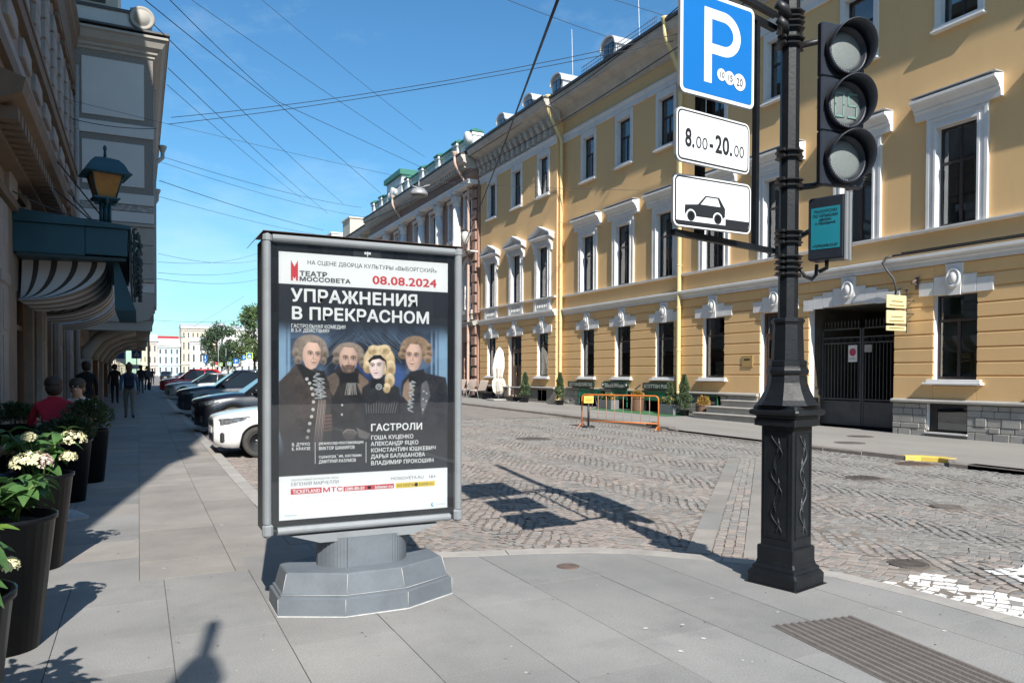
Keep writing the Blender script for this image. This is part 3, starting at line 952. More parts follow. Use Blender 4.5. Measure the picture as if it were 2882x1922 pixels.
# passage behind the gate
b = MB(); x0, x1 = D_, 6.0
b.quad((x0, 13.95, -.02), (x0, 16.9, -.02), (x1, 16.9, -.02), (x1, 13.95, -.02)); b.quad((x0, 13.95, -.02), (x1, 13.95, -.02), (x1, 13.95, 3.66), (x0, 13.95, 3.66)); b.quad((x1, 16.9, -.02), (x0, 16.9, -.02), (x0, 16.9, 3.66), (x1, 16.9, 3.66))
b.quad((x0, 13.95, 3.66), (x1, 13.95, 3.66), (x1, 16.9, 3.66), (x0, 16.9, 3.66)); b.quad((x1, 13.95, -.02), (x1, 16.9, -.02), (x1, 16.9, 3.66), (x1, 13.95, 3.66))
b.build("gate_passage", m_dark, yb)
# iron gate
def leaf(y0, y1):
    g = MB(); X = .50
    g.box(X, X + .05, y0, y0 + .05, .10, 3.0); g.box(X, X + .05, y1 - .05, y1, .10, 3.0)
    for z in (.10, .78, .86, 2.55, 2.72, 2.98): g.box(X + .005, X + .045, y0 + .05, y1 - .05, z, z + .04)
    o = g.build("gate_leaf", m_gate, yb)
    p = MB(); p.box(X + .02, X + .03, y0 + .05, y1 - .05, .14, .78); p.build("kick_plate", m_gate, o)
    n = int((y1 - y0 - .1) / .115); bars = MB(); bars.box(-.009, .009, -.009, .009, 0, 1.72); me = bars.mesh("bar", m_gate)
    sp = MB(); sp.box(-.009, .009, -.009, .009, 0, .17); sp.lathe([(.009, .17), (.022, .2), (.002, .31)], 6); ms = sp.mesh("spike", m_gate)
    for i in range(n):
        y = y0 + .05 + (i + .5) * (y1 - y0 - .1) / n
        inst(me, "bar", o, (X + .025, y, .88)); inst(ms, "spike", o, (X + .025, y, 2.98))
        if i % 2 == 0:
            r = MB(); r.tube([(X + .025, y + .055 * math.cos(t * PI / 6), 2.655 + .055 * math.sin(t * PI / 6)) for t in range(13)], .008, 5); r.build("ring", m_gate, o)
leaf(13.99, 15.40); leaf(15.43, 16.86)
q = MB(); q.box(.478, .486, 15.55, 15.86, 2.0, 2.5); o = q.build("gate_notice", m_white, yb)
q = MB(); q.lathe([(.115, 0), (.115, .004), (.075, .005), (.07, .002), (.01, .002)], 20, M=Matrix.Translation((.477, 15.705, 2.29)) @ Matrix.Rotation(-PI / 2, 4, 'Y'))
q.box(.470, .474, 15.61, 15.80, 2.28, 2.30)
q.build("red_ring", pm("notice_red", (0.55, 0.06, 0.12), None, 5, .5), o)
q = MB(); q.box(.478, .486, 15.05, 15.3, 2.28, 2.5); q.build("gate_plate", m_ledge, yb)
for i, (y, z, s_) in enumerate(((15.7, 2.1, .04),)):
    put_text("БЕЗ ПРАВА", .05, m_black, yb, (.474, 15.83, 2.08), (PI / 2, 0, -PI / 2), fit=.22)

# brown entrance door with steps
def door(y0, y1, z0, z1, x):
    d = MB(); d.box(x, x + .08, y0, y0 + .09, z0, z1); d.box(x, x + .08, y1 - .09, y1, z0, z1); d.box(x, x + .08, y0 + .09, y1 - .09, z1 - .09, z1); d.box(x + .003, x + .077, y0 + .09, y1 - .09, z1 - .75, z1 - .66)
    o = d.build("door", m_brown, yb)
    ym = (y0 + y1) / 2
    for a, c in ((y0 + .092, ym - .004), (ym + .004, y1 - .092)):
        l = MB(); l.box(x + .02, x + .06, a, c, z0, z1 - .752); w = c - a
        for (u0, u1) in ((.10, .36), (.40, .62)): l.bbox(x + .005, x + .022, a + .09, c - .09, z0 + (z1 - z0 - .75) * u0, z0 + (z1 - z0 - .75) * u1, .012)
        l.build("leaf", m_brown, o)
        g = MB(); g.box(x + .012, x + .019, a + .1, c - .1, z0 + (z1 - z0 - .75) * .66, z0 + (z1 - z0 - .75) * .94); g.build("pane", m_pane, o)
    g = MB(); g.box(x + .03, x + .038, y0 + .092, y1 - .092, z1 - .658, z1 - .092); g.build("pane", m_pane, o)
    h = MB(); h.tube([(x - .005, ym + .06, z0 + .95), (x - .05, ym + .06, z0 + .97), (x - .05, ym + .06, z0 + 1.2), (x - .005, ym + .06, z0 + 1.22)], .012, 6); h.build("handle", pm("brass", (.55, .38, .13), None, 4, .35, metal=.9), o)
door(17.64, 18.93, 0.72, 3.65, .16)
door(35.87, 37.38, 0.47, 3.65, XA + .15)
q = MB(); q.bbox(-.062, -.037, 19.25, 19.75, 1.87, 2.27, .008); o = q.build("wall_plaque", pm("brass_plaque", (.50, .33, .13), (.42, .28, .11), 6, .5), yb)
q = MB(); q.box(-.066, -.063, 19.38, 19.66, 2.10, 2.15); q.build("plaque_line", m_black, o)
q = MB(); q.bbox(XA - .07, XA - .036, 37.9, 38.9, 2.25, 2.75, .008); q.build("wall_plaque", m_brown, yb)
q = MB(); q.bbox(XA - .07, XA - .036, 37.95, 38.85, 1.75, 2.15, .008); q.build("wall_plaque", m_brown, yb)

# --- bands and cornices
def moulding(name, prof, mat, x, y0, y1):
    b = MB(); b.prism([(x + p[0], p[1]) for p in prof], 'y', y0, y1); return b.build(name, mat, yb)
for x, y0, y1 in ((XB, Y0B, SPLIT - .003), (XA, SPLIT, Y1B)):
    moulding("string_course", [(-.001, 5.37), (-.13, 5.38), (-.15, 5.41), (-.15, 5.445), (-.001, 5.46)], m_white, x, y0, y1)
    moulding("ground_cornice", [(-.001, 4.48), (-.10, 4.485), (-.10, 4.58), (-.16, 4.62), (-.16, 4.66), (-.24, 4.70), (-.24, 4.77), (-.001, 4.82)], m_white, x, y0, y1)
    moulding("upper_band", [(-.001, 12.87), (-.07, 12.875), (-.07, 13.10), (-.10, 13.13), (-.13, 13.2), (-.13, 13.26), (-.001, 13.29)], m_white, x, y0, y1)
    moulding("main_cornice", [(-.001, 13.92), (-.06, 13.93), (-.08, 14.03), (-.16, 14.07), (-.22, 14.2), (-.40, 14.38), (-.62, 14.48), (-.80, 14.52), (-.84, 14.62), (-.90, 14.70), (-.92, 14.80), (-.001, 14.90)], m_cornice, x, y0 - (.3 if y0 == SPLIT else 0), y1 + .0)
    moulding("gutter", [(.6, 14.92), (-.93, 14.82), (-.99, 14.83), (-1.0, 14.93), (-.96, 14.94), (-.94, 14.87), (.6, 14.97)], m_gutter, x, y0 - (.32 if y0 == SPLIT else 0), y1 + .05)
# consoles with leaf ornament under the cornice of the projecting part
for i in range(15):
    y = SPLIT + .35 + i * .615
    q = MB(); q.prism([(XA - .001, 13.32), (XA - .10, 13.34), (XA - .14, 13.6), (XA - .20, 13.75), (XA - .33, 13.95), (XA - .35, 14.18), (XA - .001, 14.1)], 'y', y - .11, y + .11)
    q.lathe([(.005, -.12), (.075, -.118), (.08, 0), (.075, .118), (.005, .12)], 10, M=Matrix.Translation((XA - .27, y, 13.98)) @ Matrix.Rotation(PI / 2, 4, 'X'))
    q.ell((XA - .16, y, 13.5), (.05, .09, .16), 8, 6)
    q.build("console", m_cornice, yb)
    q = MB(); q.ell((XA - .03, y + .31, 13.62), (.05, .13, .2), 8, 6); q.ell((XA - .04, y + .31, 13.45), (.05, .07, .08), 6, 5); q.build("leaf_ornament", m_cornice, yb)
# roof
b = MB(); b.quad((-.95, Y0B, 14.93), (-.95, SPLIT, 14.93), (6.5, SPLIT, 18.2), (6.5, Y0B, 18.2)); b.quad((XA - .95, SPLIT, 14.945), (XA - .95, Y1B, 14.945), (6.5, Y1B, 18.2), (6.5, SPLIT, 18.2))
b.build("roof", m_metalroof, yb)
def dormer(y, h=1.0):
    X0, X1 = -.78, 2.6
    prof = [(y - .52, 14.98), (y + .52, 14.98)] + [(y + .52 * math.cos(t * PI / 8), 15.42 + .40 * math.sin(t * PI / 8)) for t in range(9)]
    q = MB(); q.prism(prof, 'x', X0, X1); o = q.build("dormer", m_metalroof, yb)
    q = MB(); q.prism([(y + .60 * math.cos(t * PI / 10), 15.42 + .48 * math.sin(t * PI / 10)) for t in range(11)] + [(y + .54 * math.cos(t * PI / 10), 15.42 + .42 * math.sin(t * PI / 10)) for t in range(10, -1, -1)], 'x', X0 - .12, X1); q.build("dormer_hood", m_metalroof, o)
    q = MB(); q.box(X0 - .02, X0 - .005, y - .36, y + .36, 15.08, 15.58); q.build("dormer_window", m_frame, o)
    q = MB(); q.box(X0 - .03, X0 - .022, y - .31, y - .03, 15.13, 15.53); q.box(X0 - .03, X0 - .022, y + .03, y + .31, 15.13, 15.53); q.build("pane", m_pane, o)
for y in (37.5, 34.3, 31.4, 27.0): dormer(y)
# snow fence on the roof edge
b = MB()
for z in (15.25, 15.42): b.tube([(-.72, 23.8, z), (-.72, 29.3, z)], .012, 5)
for i in range(40):
    y = 23.8 + i * .141; b.tube([(-.72, y, 14.98), (-.72, y, 15.45)], .008, 4)
b.build("snow_fence", m_gutter, yb)
for y, z1 in ((33.45, 19.3), (27.7, 18.6)):
    q = MB(); q.tube([(1.3, y - .03, 15.9), (1.3, y + .12, z1)], [.022, .008], 6); q.build("antenna", m_white, yb)

# drainpipes
def pipe(y, x, bottom, mat, parent, top=14.85, out=.9):
    q = MB(); xx = x - .15
    q.lathe([(.16, .28), (.17, .24), (.155, .2), (.10, .02), (.085, 0)], 14, (x - out, y, top - .1), caps=True)
    q.tube([(x - out, y, top - .1), (x - out, y, top - .45), (x - out + .06, y, top - .62), (xx - .04, y, top - 1.8), (xx, y, top - 1.98), (xx, y, bottom + .25), (xx - .03, y, bottom + .12), (xx - .22, y, bottom)], .085, 12)
    o = q.build("drainpipe", mat, parent)
    for z in np.arange(bottom + .6, top - 2.1, 1.62):
        r = MB(); r.lathe([(.086, 0), (.096, .012), (.096, .05), (.086, .062)], 12, (xx, y, float(z))); r.box(xx, x, y - .012, y + .012, float(z) + .02, float(z) + .04); r.build("pipe_clamp", mat, o)
    return o
pipe(32.0, XB - .05, .30, m_pipe, yb)
pipe(23.05, XB, .28, m_pipe, yb)
pipe(2.9, XB, .2, m_pipe, yb)
q = MB(); q.lathe([(.087, 0), (.095, .02), (.095, .42), (.087, .44)], 12, (-.15, 23.05, .42)); q.build("pipe_boot", m_black, yb)
# cable duct on the ground cornice and lamp bracket near the gate
q = MB(); q.tube([(-.2, 2.5, 4.86), (-.2, 13.9, 4.86)], .03, 6); q.tube([(-.24, 2.5, 4.90), (-.24, 13.6, 4.90)], .018, 6)
q.tube([(-.2, 13.9, 4.86), (-.28, 14.05, 4.83), (-.3, 14.12, 4.68), (-.26, 14.02, 4.48), (-.2, 13.86, 4.25), (-.16, 13.8, 3.95), (-.14, 13.86, 3.72)], .03, 6)
q.build("cable_duct", m_gutter, yb)
# ------------------------------------------------------------------ pinkish neighbour with white columns
m_pink = pm("pink_brown_stucco", (0.40, 0.255, 0.20), (0.33, 0.21, 0.165), 1.2, 0.9, bump=0.15, fine=0.12, stain=(0.25, 0.17, 0.14))
m_pinkpipe = pm("pink_pipe_paint", (0.62, 0.43, 0.35), (0.55, 0.38, 0.31), 2, 0.5, fine=0.08)
m_greenroof = pm("green_roof_paint", (0.045, 0.20, 0.14), (0.035, 0.15, 0.11), 3, 0.5, fine=0.12)
DX = 18.25
pb = thing("pink_building", "pink and white building with columns and green roof caps beyond the yellow one", "building", (DX, 0, 0))
D0, D1 = 41.5, 63.2
dax = [42.9, 45.55, 49.1, 52.6, 57.2, 60.9]
hol = [(a - .5, a + .5, 10.3, 12.4, 1) for a in dax] + [(a - .75, a + .75, 5.6, 8.3, 1) for a in dax] + [(a - .9, a + .9, .4, 3.6, 0) for a in dax]
b = MB(); wall_holes(b, 0, D0, D1, -.2, 15, hol, .35); b.build("wall", [m_pink, m_white], pb)
b = MB(); b.quad((.6, D1, -.2), (.6, D0, -.2), (.6, D0, 14), (.6, D1, 14)); b.build("room_shade_sheet", m_room, pb)
def simple_window(parent, a, w, z0, z1, x, name="window", mat=None):
    f = MB(); f.box(x, x + .05, a - w / 2, a - w / 2 + .06, z0, z1); f.box(x, x + .05, a + w / 2 - .06, a + w / 2, z0, z1); f.box(x, x + .05, a - w / 2 + .06, a + w / 2 - .06, z1 - .06, z1); f.box(x, x + .05, a - w / 2 + .06, a + w / 2 - .06, z0, z0 + .06)
    zt = z0 + (z1 - z0) * .65; f.box(x + .004, x + .046, a - w / 2 + .06, a + w / 2 - .06, zt - .03, zt + .03); f.box(x + .006, x + .044, a - .03, a + .03, z0 + .06, zt - .03)
    o = f.build(name, mat or m_brown, parent)
    p = MB(); p.box(x + .022, x + .03, a - w / 2 + .06, a + w / 2 - .06, z0 + .06, z1 - .06); p.build("pane", m_pane, o)
    return o
for a in dax:
    simple_window(pb, a, 1.0, 10.3, 12.4, .24); simple_window(pb, a, 1.5, 5.6, 8.3, .24)
    s = MB(); s.box(-.07, -.001, a - .68, a - .52, 10.2, 12.6); s.box(-.07, -.001, a + .52, a + .68, 10.2, 12.6); s.box(-.1, -.001, a - .75, a + .75, 12.602, 12.8); s.box(-.12, -.001, a - .75, a + .75, 10.02, 10.198); s.build("surround", m_white, pb)
    # arched surround on the second floor
    s = MB(); pr = [(a - .98, 5.5), (a - .98, 7.8)] + [(a + .98 * math.cos(PI - t * PI / 12), 7.8 + .98 * math.sin(PI - t * PI / 12)) for t in range(13)] + [(a + .98, 5.5), (a + .76, 5.5), (a + .76, 7.8)] + [(a + .76 * math.cos(t * PI / 12), 7.8 + .76 * math.sin(t * PI / 12)) for t in range(13)] + [(a - .76, 5.5)]
    n = len(pr) // 2
    out = pr[:n]; 
    for q in range(14): pass
    s.box(-.08, -.001, a - .98, a - .77, 5.5, 7.8); s.box(-.08, -.001, a + .77, a + .98, 5.5, 7.8)
    for t in range(12):
        t0, t1 = t * PI / 12, (t + 1) * PI / 12
        s.prism([(a + .98 * math.cos(t0), 7.8 + .98 * math.sin(t0)), (a + .98 * math.cos(t1), 7.8 + .98 * math.sin(t1)), (a + .77 * math.cos(t1), 7.8 + .77 * math.sin(t1)), (a + .77 * math.cos(t0), 7.8 + .77 * math.sin(t0))], 'x', -.08, -.001)
    s.build("surround", m_white, pb)
    s = MB(); s.box(-.25, -.001, a - 1.0, a + 1.0, 5.25, 5.48); s.box(-.18, -.001, a - .9, a + .9, 4.9, 5.248); s.build("balcony_panel", m_cornice, pb)
    f = MB(); f.box(.2, .26, a - .9, a + .9, .4, .5); f.box(.2, .26, a - .05, a + .05, .5, 3.6); o = f.build("shop_window", m_frame, pb); p = MB(); p.box(.22, .23, a - .9, a + .9, .5, 3.6); p.build("pane", m_pane, o)
cols = [44.25, 47.35, 50.9, 54.9, 59.1, 62.4]
for i, y in enumerate(cols):
    s = MB(); s.lathe([(.30, 9.4), (.36, 9.45), (.36, 9.6), (.29, 9.68), (.285, 10.2), (.25, 12.1)], 14, (-.22, y, 0)); s.build("column", m_white, pb)
    s = MB(); s.lathe([(.25, 12.1), (.29, 12.2), (.27, 12.3), (.36, 12.5), (.31, 12.55), (.44, 12.82)], 12, (-.22, y, 0)); s.box(-.68, .0, y - .46, y + .46, 12.822, 12.94)
    for t in range(8):
        an = t * PI / 4 + .2; s.ell((-.22 + .34 * math.cos(an), y + .34 * math.sin(an), 12.55), (.08, .08, .13), 6, 5)
    s.build("capital", m_white, pb)
    s = MB(); s.box(-.55, -.001, y - .42, y + .42, 9.0, 9.4); s.build("pedestal", m_white, pb)
    s = MB(); s.box(-.3, -.001, y - .33, y + .33, 5.2, 8.9); s.build("pilaster", m_white, pb)
def mould2(name, prof, mat, p, y0, y1):
    b = MB(); b.prism(prof, 'y', y0, y1); return b.build(name, mat, p)
mould2("architrave", [(-.001, 12.945), (-.62, 12.95), (-.62, 13.1), (-.68, 13.2), (-.001, 13.22)], m_white, pb, D0, D1)
mould2("frieze", [(-.001, 13.222), (-.5, 13.225), (-.5, 13.86), (-.001, 13.86)], m_pink, pb, D0, D1)
mould2("main_cornice", [(-.001, 13.862), (-.56, 13.865), (-.6, 14.05), (-.95, 14.2), (-.95, 14.3), (-1.1, 14.5), (-1.1, 14.6), (-.001, 14.75)], m_cornice, pb, D0, D1)
mould2("gutter", [(.5, 14.78), (-1.1, 14.64), (-1.15, 14.64), (-1.15, 14.72), (.5, 14.85)], m_gutter, pb, D0, D1 + .05)
mould2("storey_ledge", [(-.001, 8.9), (-.45, 8.92), (-.55, 8.98), (-.001, 8.999)], m_white, pb, D0, D1)
mould2("storey_ledge", [(-.001, 4.5), (-.3, 4.52), (-.35, 4.75), (-.001, 4.85)], m_ledge, pb, D0, D1)
s = MB(); s.box(-.3, -.28, D0, D0 + .02, 13.87, 13.9)
dm = MB(); dm.box(-.80, -.57, -.10, .10, 13.9, 14.1); me = dm.mesh("dentil", m_cornice)
for i in range(54): inst(me, "dentil", pb, (0, D0 + .3 + i * .4, 0))
for y in [41.0 + .8, 44.3, 47.5, 50.7, 53.9, 57.2, 60.6, 62.9]:
    s = MB(); s.box(-.35, .25, y - .32, y + .32, 14.76, 16.05); s.box(-.42, .32, y - .39, y + .39, 14.77, 15.0); s.box(-.42, .32, y - .39, y + .39, 15.85, 16.0); s.build("roof_pier", m_white, pb)
    s = MB(); s.box(-.46, .36, y - .43, y + .43, 16.06, 16.14); s.loft([[(-.46, y - .43, 16.141), (.36, y - .43, 16.141), (.36, y + .43, 16.141), (-.46, y + .43, 16.141)], [(-.1, y - .05, 16.35), (.05, y - .05, 16.35), (.05, y + .05, 16.35), (-.1, y + .05, 16.35)]]); s.build("green_cap", m_greenroof, pb)
s = MB(); s.box(-.2, .15, D0 + .1, D1 - .1, 14.76, 15.0); s.box(-.2, .15, D0 + .1, D1 - .1, 15.8, 15.95); s.box(-.1, .05, D0 + .1, D1 - .1, 15.0, 15.8); s.build("parapet", m_white, pb)
s = MB(); s.box(-.3, .25, D0 + .1, D1 - .1, 15.955, 16.03); s.build("green_coping", m_greenroof, pb)
s = MB(); s.box(-.3, 1.3, 55.2, 59.0, 14.8, 16.7); s.build("attic_block", m_white, pb)
s = MB(); s.box(-.5, 1.5, 55.0, 59.2, 16.71, 17.1); s.build("green_cap", m_greenroof, pb)
s = MB(); s.ell((-.4, 57.2, 15.7), (.15, .6, .5), 10, 8); s.ell((-.42, 57.9, 15.6), (.12, .4, .3), 8, 6); s.ell((-.42, 56.5, 15.6), (.12, .4, .3), 8, 6); s.build("carved_crest", m_white, pb)
s = MB(); s.lathe([(.02, -.4), (.36, -.38), (.36, .38), (.02, .4)], 14, M=Matrix.Translation((-.25, 41.9, 15.75)) @ Matrix.Rotation(PI / 2, 4, 'Y')); s.build("scroll", m_white, pb)
# quoins at the joint with the yellow house
for i in range(22):
    z = .2 + i * .63
    if 4.3 < z < 4.9: continue
    s = MB(); s.bbox(-.16, -.02, 41.52, 42.05 + (.12 if i % 2 else 0), z, z + .5, .03); s.build("quoin", m_pink, pb)
pipe(42.35, -.1, .6, m_pinkpipe, pb, 14.75, 1.05)
pipe(54.75, -.1, .6, m_pinkpipe, pb, 14.75, 1.05)
b = MB(); b.quad((-1.1, D0, 14.7), (-1.1, D1, 14.7), (5, D1, 17.5), (5, D0, 17.5)); b.build("roof", m_greenroof, pb)
b = MB(); b.quad((6, D0, -.2), (0, D0, -.2), (0, D0, 14.9), (6, D0, 14.9)); b.quad((0, D1, -.2), (6, D1, -.2), (6, D1, 14.9), (0, D1, 14.9)); b.build("end_wall", m_pink, pb)

# ------------------------------------------------------------------ pale building further on
m_beige = pm("pale_beige_stucco", (0.55, 0.49, 0.40), (0.48, 0.43, 0.36), 1, 0.9, fine=0.08)
eb = thing("beige_building", "pale building with dark roof edge beyond the pink one with columns", "building", (18.3, 0, 0))
eax = [65.2 + i * 3.1 for i in range(9)]
hol = [(a - .5, a + .5, 10.2, 12.3) for a in eax] + [(a - .55, a + .55, 5.6, 8.0) for a in eax] + [(a - .6, a + .6, 1.2, 3.6) for a in eax]
b = MB(); wall_holes(b, 0, 63.25, 92.5, -.2, 14.3, hol, .3); b.build("wall", m_beige, eb)
for a in eax:
    for z0, z1, w in ((10.2, 12.3, 1.0), (5.6, 8.0, 1.1), (1.2, 3.6, 1.2)): simple_window(eb, a, w, z0, z1, .18, mat=m_frame)
for y in eax:
    s = MB(); s.box(-.18, -.001, y + 1.2, y + 1.8, 9.0, 13.0); s.build("pilaster", m_white, eb)
    s = MB(); s.prism([(-.001, 13.2), (-.2, 13.25), (-.6, 13.75), (-.6, 13.95), (-.001, 13.95)], 'y', y + 1.3, y + 1.7); s.build("console", m_white, eb)
mould2("main_cornice", [(-.001, 13.96), (-.7, 13.97), (-.8, 14.3), (-.001, 14.5)], m_cornice, eb, 63.25, 92.5)
mould2("gutter", [(.5, 14.52), (-.85, 14.33), (-.9, 14.4), (.5, 14.6)], m_gutter, eb, 63.25, 92.5)
b = MB(); b.quad((-.85, 63.25, 14.4), (-.85, 92.5, 14.4), (5, 92.5, 17), (5, 63.25, 17)); b.build("roof", m_metalroof, eb)
s = MB(); s.box(-.2, 1.4, 71.4, 74.2, 14.5, 16.4); s.box(-.3, 1.5, 71.3, 74.3, 16.41, 16.55); s.build("chimney", m_beige, eb)
s = MB(); s.box(-.2, 1.4, 79, 84, 14.5, 16.2); s.box(-.3, 1.5, 78.9, 84.1, 16.21, 16.35); s.build("attic_block", m_white, eb)
b = MB(); b.quad((0, 92.5, -.2), (8, 92.5, -.2), (8, 92.5, 14.4), (0, 92.5, 14.4)); b.build("end_wall", m_beige, eb)

# ------------------------------------------------------------------ left: brown stone hotel front
m_hstone = pm("hotel_stone", (0.28, 0.235, 0.195), (0.22, 0.185, 0.155), 1.4, 0.88, bump=0.3, bscale=60, fine=0.16, stain=(0.14, 0.115, 0.095), stain_amt=0.5)
m_hblock = pm("hotel_stone_block", (0.34, 0.315, 0.29), (0.27, 0.25, 0.235), 2.0, 0.88, bump=0.5, bscale=45, fine=0.2, objvar=0.12)
m_hbrown = pm("hotel_brown_trim", (0.19, 0.13, 0.085), (0.14, 0.10, 0.068), 3, 0.8, bump=0.2, fine=0.15)
m_wood = pm("shopfront_wood", (0.17, 0.085, 0.04), (0.11, 0.055, 0.028), 5, 0.4, bump=0.15, stretch=(1, 1, .12), fine=0.2)
m_teal = pm("teal_canopy_paint", (0.012, 0.075, 0.105), (0.010, 0.055, 0.08), 2, 0.45, fine=0.12, bump=0.05)
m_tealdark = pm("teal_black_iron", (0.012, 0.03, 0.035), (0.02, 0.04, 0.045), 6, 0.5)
HX = -2.0
hb = thing("hotel_building", "brown stone hotel front with rows of raised blocks above a teal canopy", "building", (HX, 0, 0))
b = MB(); hol = []
for i, y in enumerate((17.6, 21.4, 25.2)): hol.append((y - 1.15, y + 1.15, .25, 3.1))
for i in range(8): hol.append((15.6 + i * 1.9 + .45, 15.6 + i * 1.9 + 1.35, 4.9, 6.5)); hol.append((15.6 + i * 1.9 + .45, 15.6 + i * 1.9 + 1.35, 8.7, 11.0))
# facade looks towards +X: build mirrored quads
class Flip:
    pass
def wall_left(b, x, y0, y1, z0, z1, holes, depth):
    t = MB(); wall_holes(t, -x, y0, y1, z0, z1, holes, depth)
    b.add([(-v[0], v[1], v[2]) for v in t.v], [list(reversed(f)) for f in t.f])
wall_left(b, 0, -.1, 30, -.2, 13.0, hol, .35); b.build("wall", m_hstone, hb)
b = MB(); b.quad((-9, -.1, -.2), (0, -.1, -.2), (0, -.1, 21.4), (-9, -.1, 21.4)); b.quad((0, -.1, 13.4), (0, 52, 13.4), (0, 52, 21.4), (0, -.1, 21.4)); b.quad((-9, -.1, 21.4), (0, -.1, 21.4), (0, 52, 21.4), (-9, 52, 21.4)); b.build("shadow_attic", m_hstone, hb)  # unseen upper mass added to cast the shadow over street and end wall
b = MB(); b.box(-.1, .55, -.1, 52, 20.9, 21.5); b.build("shadow_attic_cornice", m_hbrown, hb)  # unseen eave added with it, sets the shadow's edge
b = MB(); b.quad((-.9, -.1, 0), (-.9, 30, 0), (-.9, 30, 12), (-.9, -.1, 12)); b.build("room_shade_sheet", m_room, hb)
for y in (17.6, 21.4, 25.2):
    f = MB()
    for (a, c) in ((y - 1.15, y - 1.03), (y + 1.03, y + 1.15), (y - .07, y + .07)): f.box(-.28, -.16, a, c, .25, 3.1)
    f.box(-.28, -.16, y - 1.03, y - .07, .25, .75); f.box(-.28, -.16, y + .07, y + 1.03, .25, .75); f.box(-.27, -.17, y - 1.03, y - .07, 2.45, 2.55); f.box(-.27, -.17, y + .07, y + 1.03, 2.45, 2.55)
    o = f.build("shop_window", m_wood, hb)
    for (a, c) in ((y - 1.03, y - .07), (y + .07, y + 1.03)):
        for z0, z1 in ((.75, 2.45), (2.55, 3.1)):
            p = MB(); p.box(-.225, -.215, a, c, z0, z1); p.build("pane", m_pane, o)
for i in range(8):
    y = 15.6 + i * 1.9 + .9
    for z0, z1 in ((4.9, 6.5), (8.7, 11.0)):
        f = MB(); f.box(-.3, -.24, y - .45, y - .38, z0, z1); f.box(-.3, -.24, y + .38, y + .45, z0, z1); f.box(-.3, -.24, y - .38, y + .38, z0 + (z1 - z0) * .62, z0 + (z1 - z0) * .68)
        o = f.build("window", m_frame, hb); p = MB(); p.box(-.275, -.265, y - .38, y + .38, z0, z1); p.build("pane", m_pane, o)
        f = MB(); f.box(.001, .12, y - .55, y + .55, z1 + .08, z1 + .22); f.box(.001, .1, y - .55, y + .55, z0 - .15, z0 - .02); f.build("lintel", m_hbrown, hb)
# raised blocks in vertical stacks
blk = MB(); blk.loft([[(.001, -.42, -.2), (.001, .42, -.2), (.001, .42, .2), (.001, -.42, .2)], [(.07, -.42, -.2), (.07, .42, -.2), (.07, .42, .2), (.07, -.42, .2)], [(.09, -.39, -.17), (.09, .39, -.17), (.09, .39, .17), (.09, -.39, .17)]])
me = blk.mesh("stone_block", m_hblock)
for i in range(9):
    y = 13.55 + i * 1.9 + 2.0
    for k in range(4): inst(me, "stone_block", hb, (0, y, 4.85 + k * .46))
    for k in range(5): inst(me, "stone_block", hb, (0, y, 8.75 + k * .46))
    inst(me, "stone_block", hb, (0, y, 7.72), scale=(1.1, 1.3, .9))
for z0, z1, d, m in ((6.72, 7.0, .12, m_hbrown), (7.0, 7.3, .08, m_hblock), (8.05, 8.35, .14, m_hbrown), (8.35, 8.45, .17, m_hbrown), (4.45, 4.6, .10, m_hbrown)):
    b = MB(); b.box(.001, d, 5, 29.99, z0 + .002, z1 - .002); b.build("string_course", m, hb)
b = MB(); b.prism([(.001, 12.2), (.06, 12.25), (.08, 12.5), (.18, 12.7), (.20, 12.95), (.27, 13.1), (.27, 13.3), (.001, 13.4)], 'y', -.1, 29.6); b.build("main_cornice", m_hbrown, hb)
b = MB(); b.prism([(.001, 11.3), (.12, 11.35), (.12, 12.19), (.001, 12.19)], 'y', 5, 29.9); b.build("brown_frieze", m_hbrown, hb)
# portal hood with dentils at the left edge of the view
b = MB(); b.prism([(.001, 4.95), (.25, 5.0), (.3, 5.2), (.62, 5.35), (.66, 5.55), (.001, 5.75)], 'y', 12.0, 19.3); b.build("portal_hood", m_hbrown, hb)
d_ = MB(); d_.box(.26, .55, -.1, .1, 5.03, 5.2); me = d_.mesh("dentil", m_hbrown)
for i in range(22): inst(me, "dentil", hb, (0, 12.3 + i * .34, 0))
for y in (14.75, 19.5, 23.3, 27.1):
    e = .05 if y < 15 else .16
    b = MB(); b.bbox(.001, e, y - .38, y + .38, .3, 4.4, .03); b.bbox(.001, e + .03, y - .42, y + .42, 0, .6, .02); b.box(e, e + .012, y - .26, y + .26, .8, 2.2); b.box(e, e + .012, y - .26, y + .26, 2.3, 2.95); b.bbox(.001, e + .03, y - .42, y + .42, 3.05, 3.25, .02); b.build("pilaster", m_hblock, hb)
pp = MB(); pp.tube([(.12, 29.86, .3), (.12, 29.86, 12.1)], .085, 12)
for z in (7.9, 9.9, 11.6): pp.lathe([(.087, 0), (.10, .02), (.10, .09), (.087, .11)], 12, (.12, 29.86, z))
pp.build("drainpipe", m_hblock, hb)

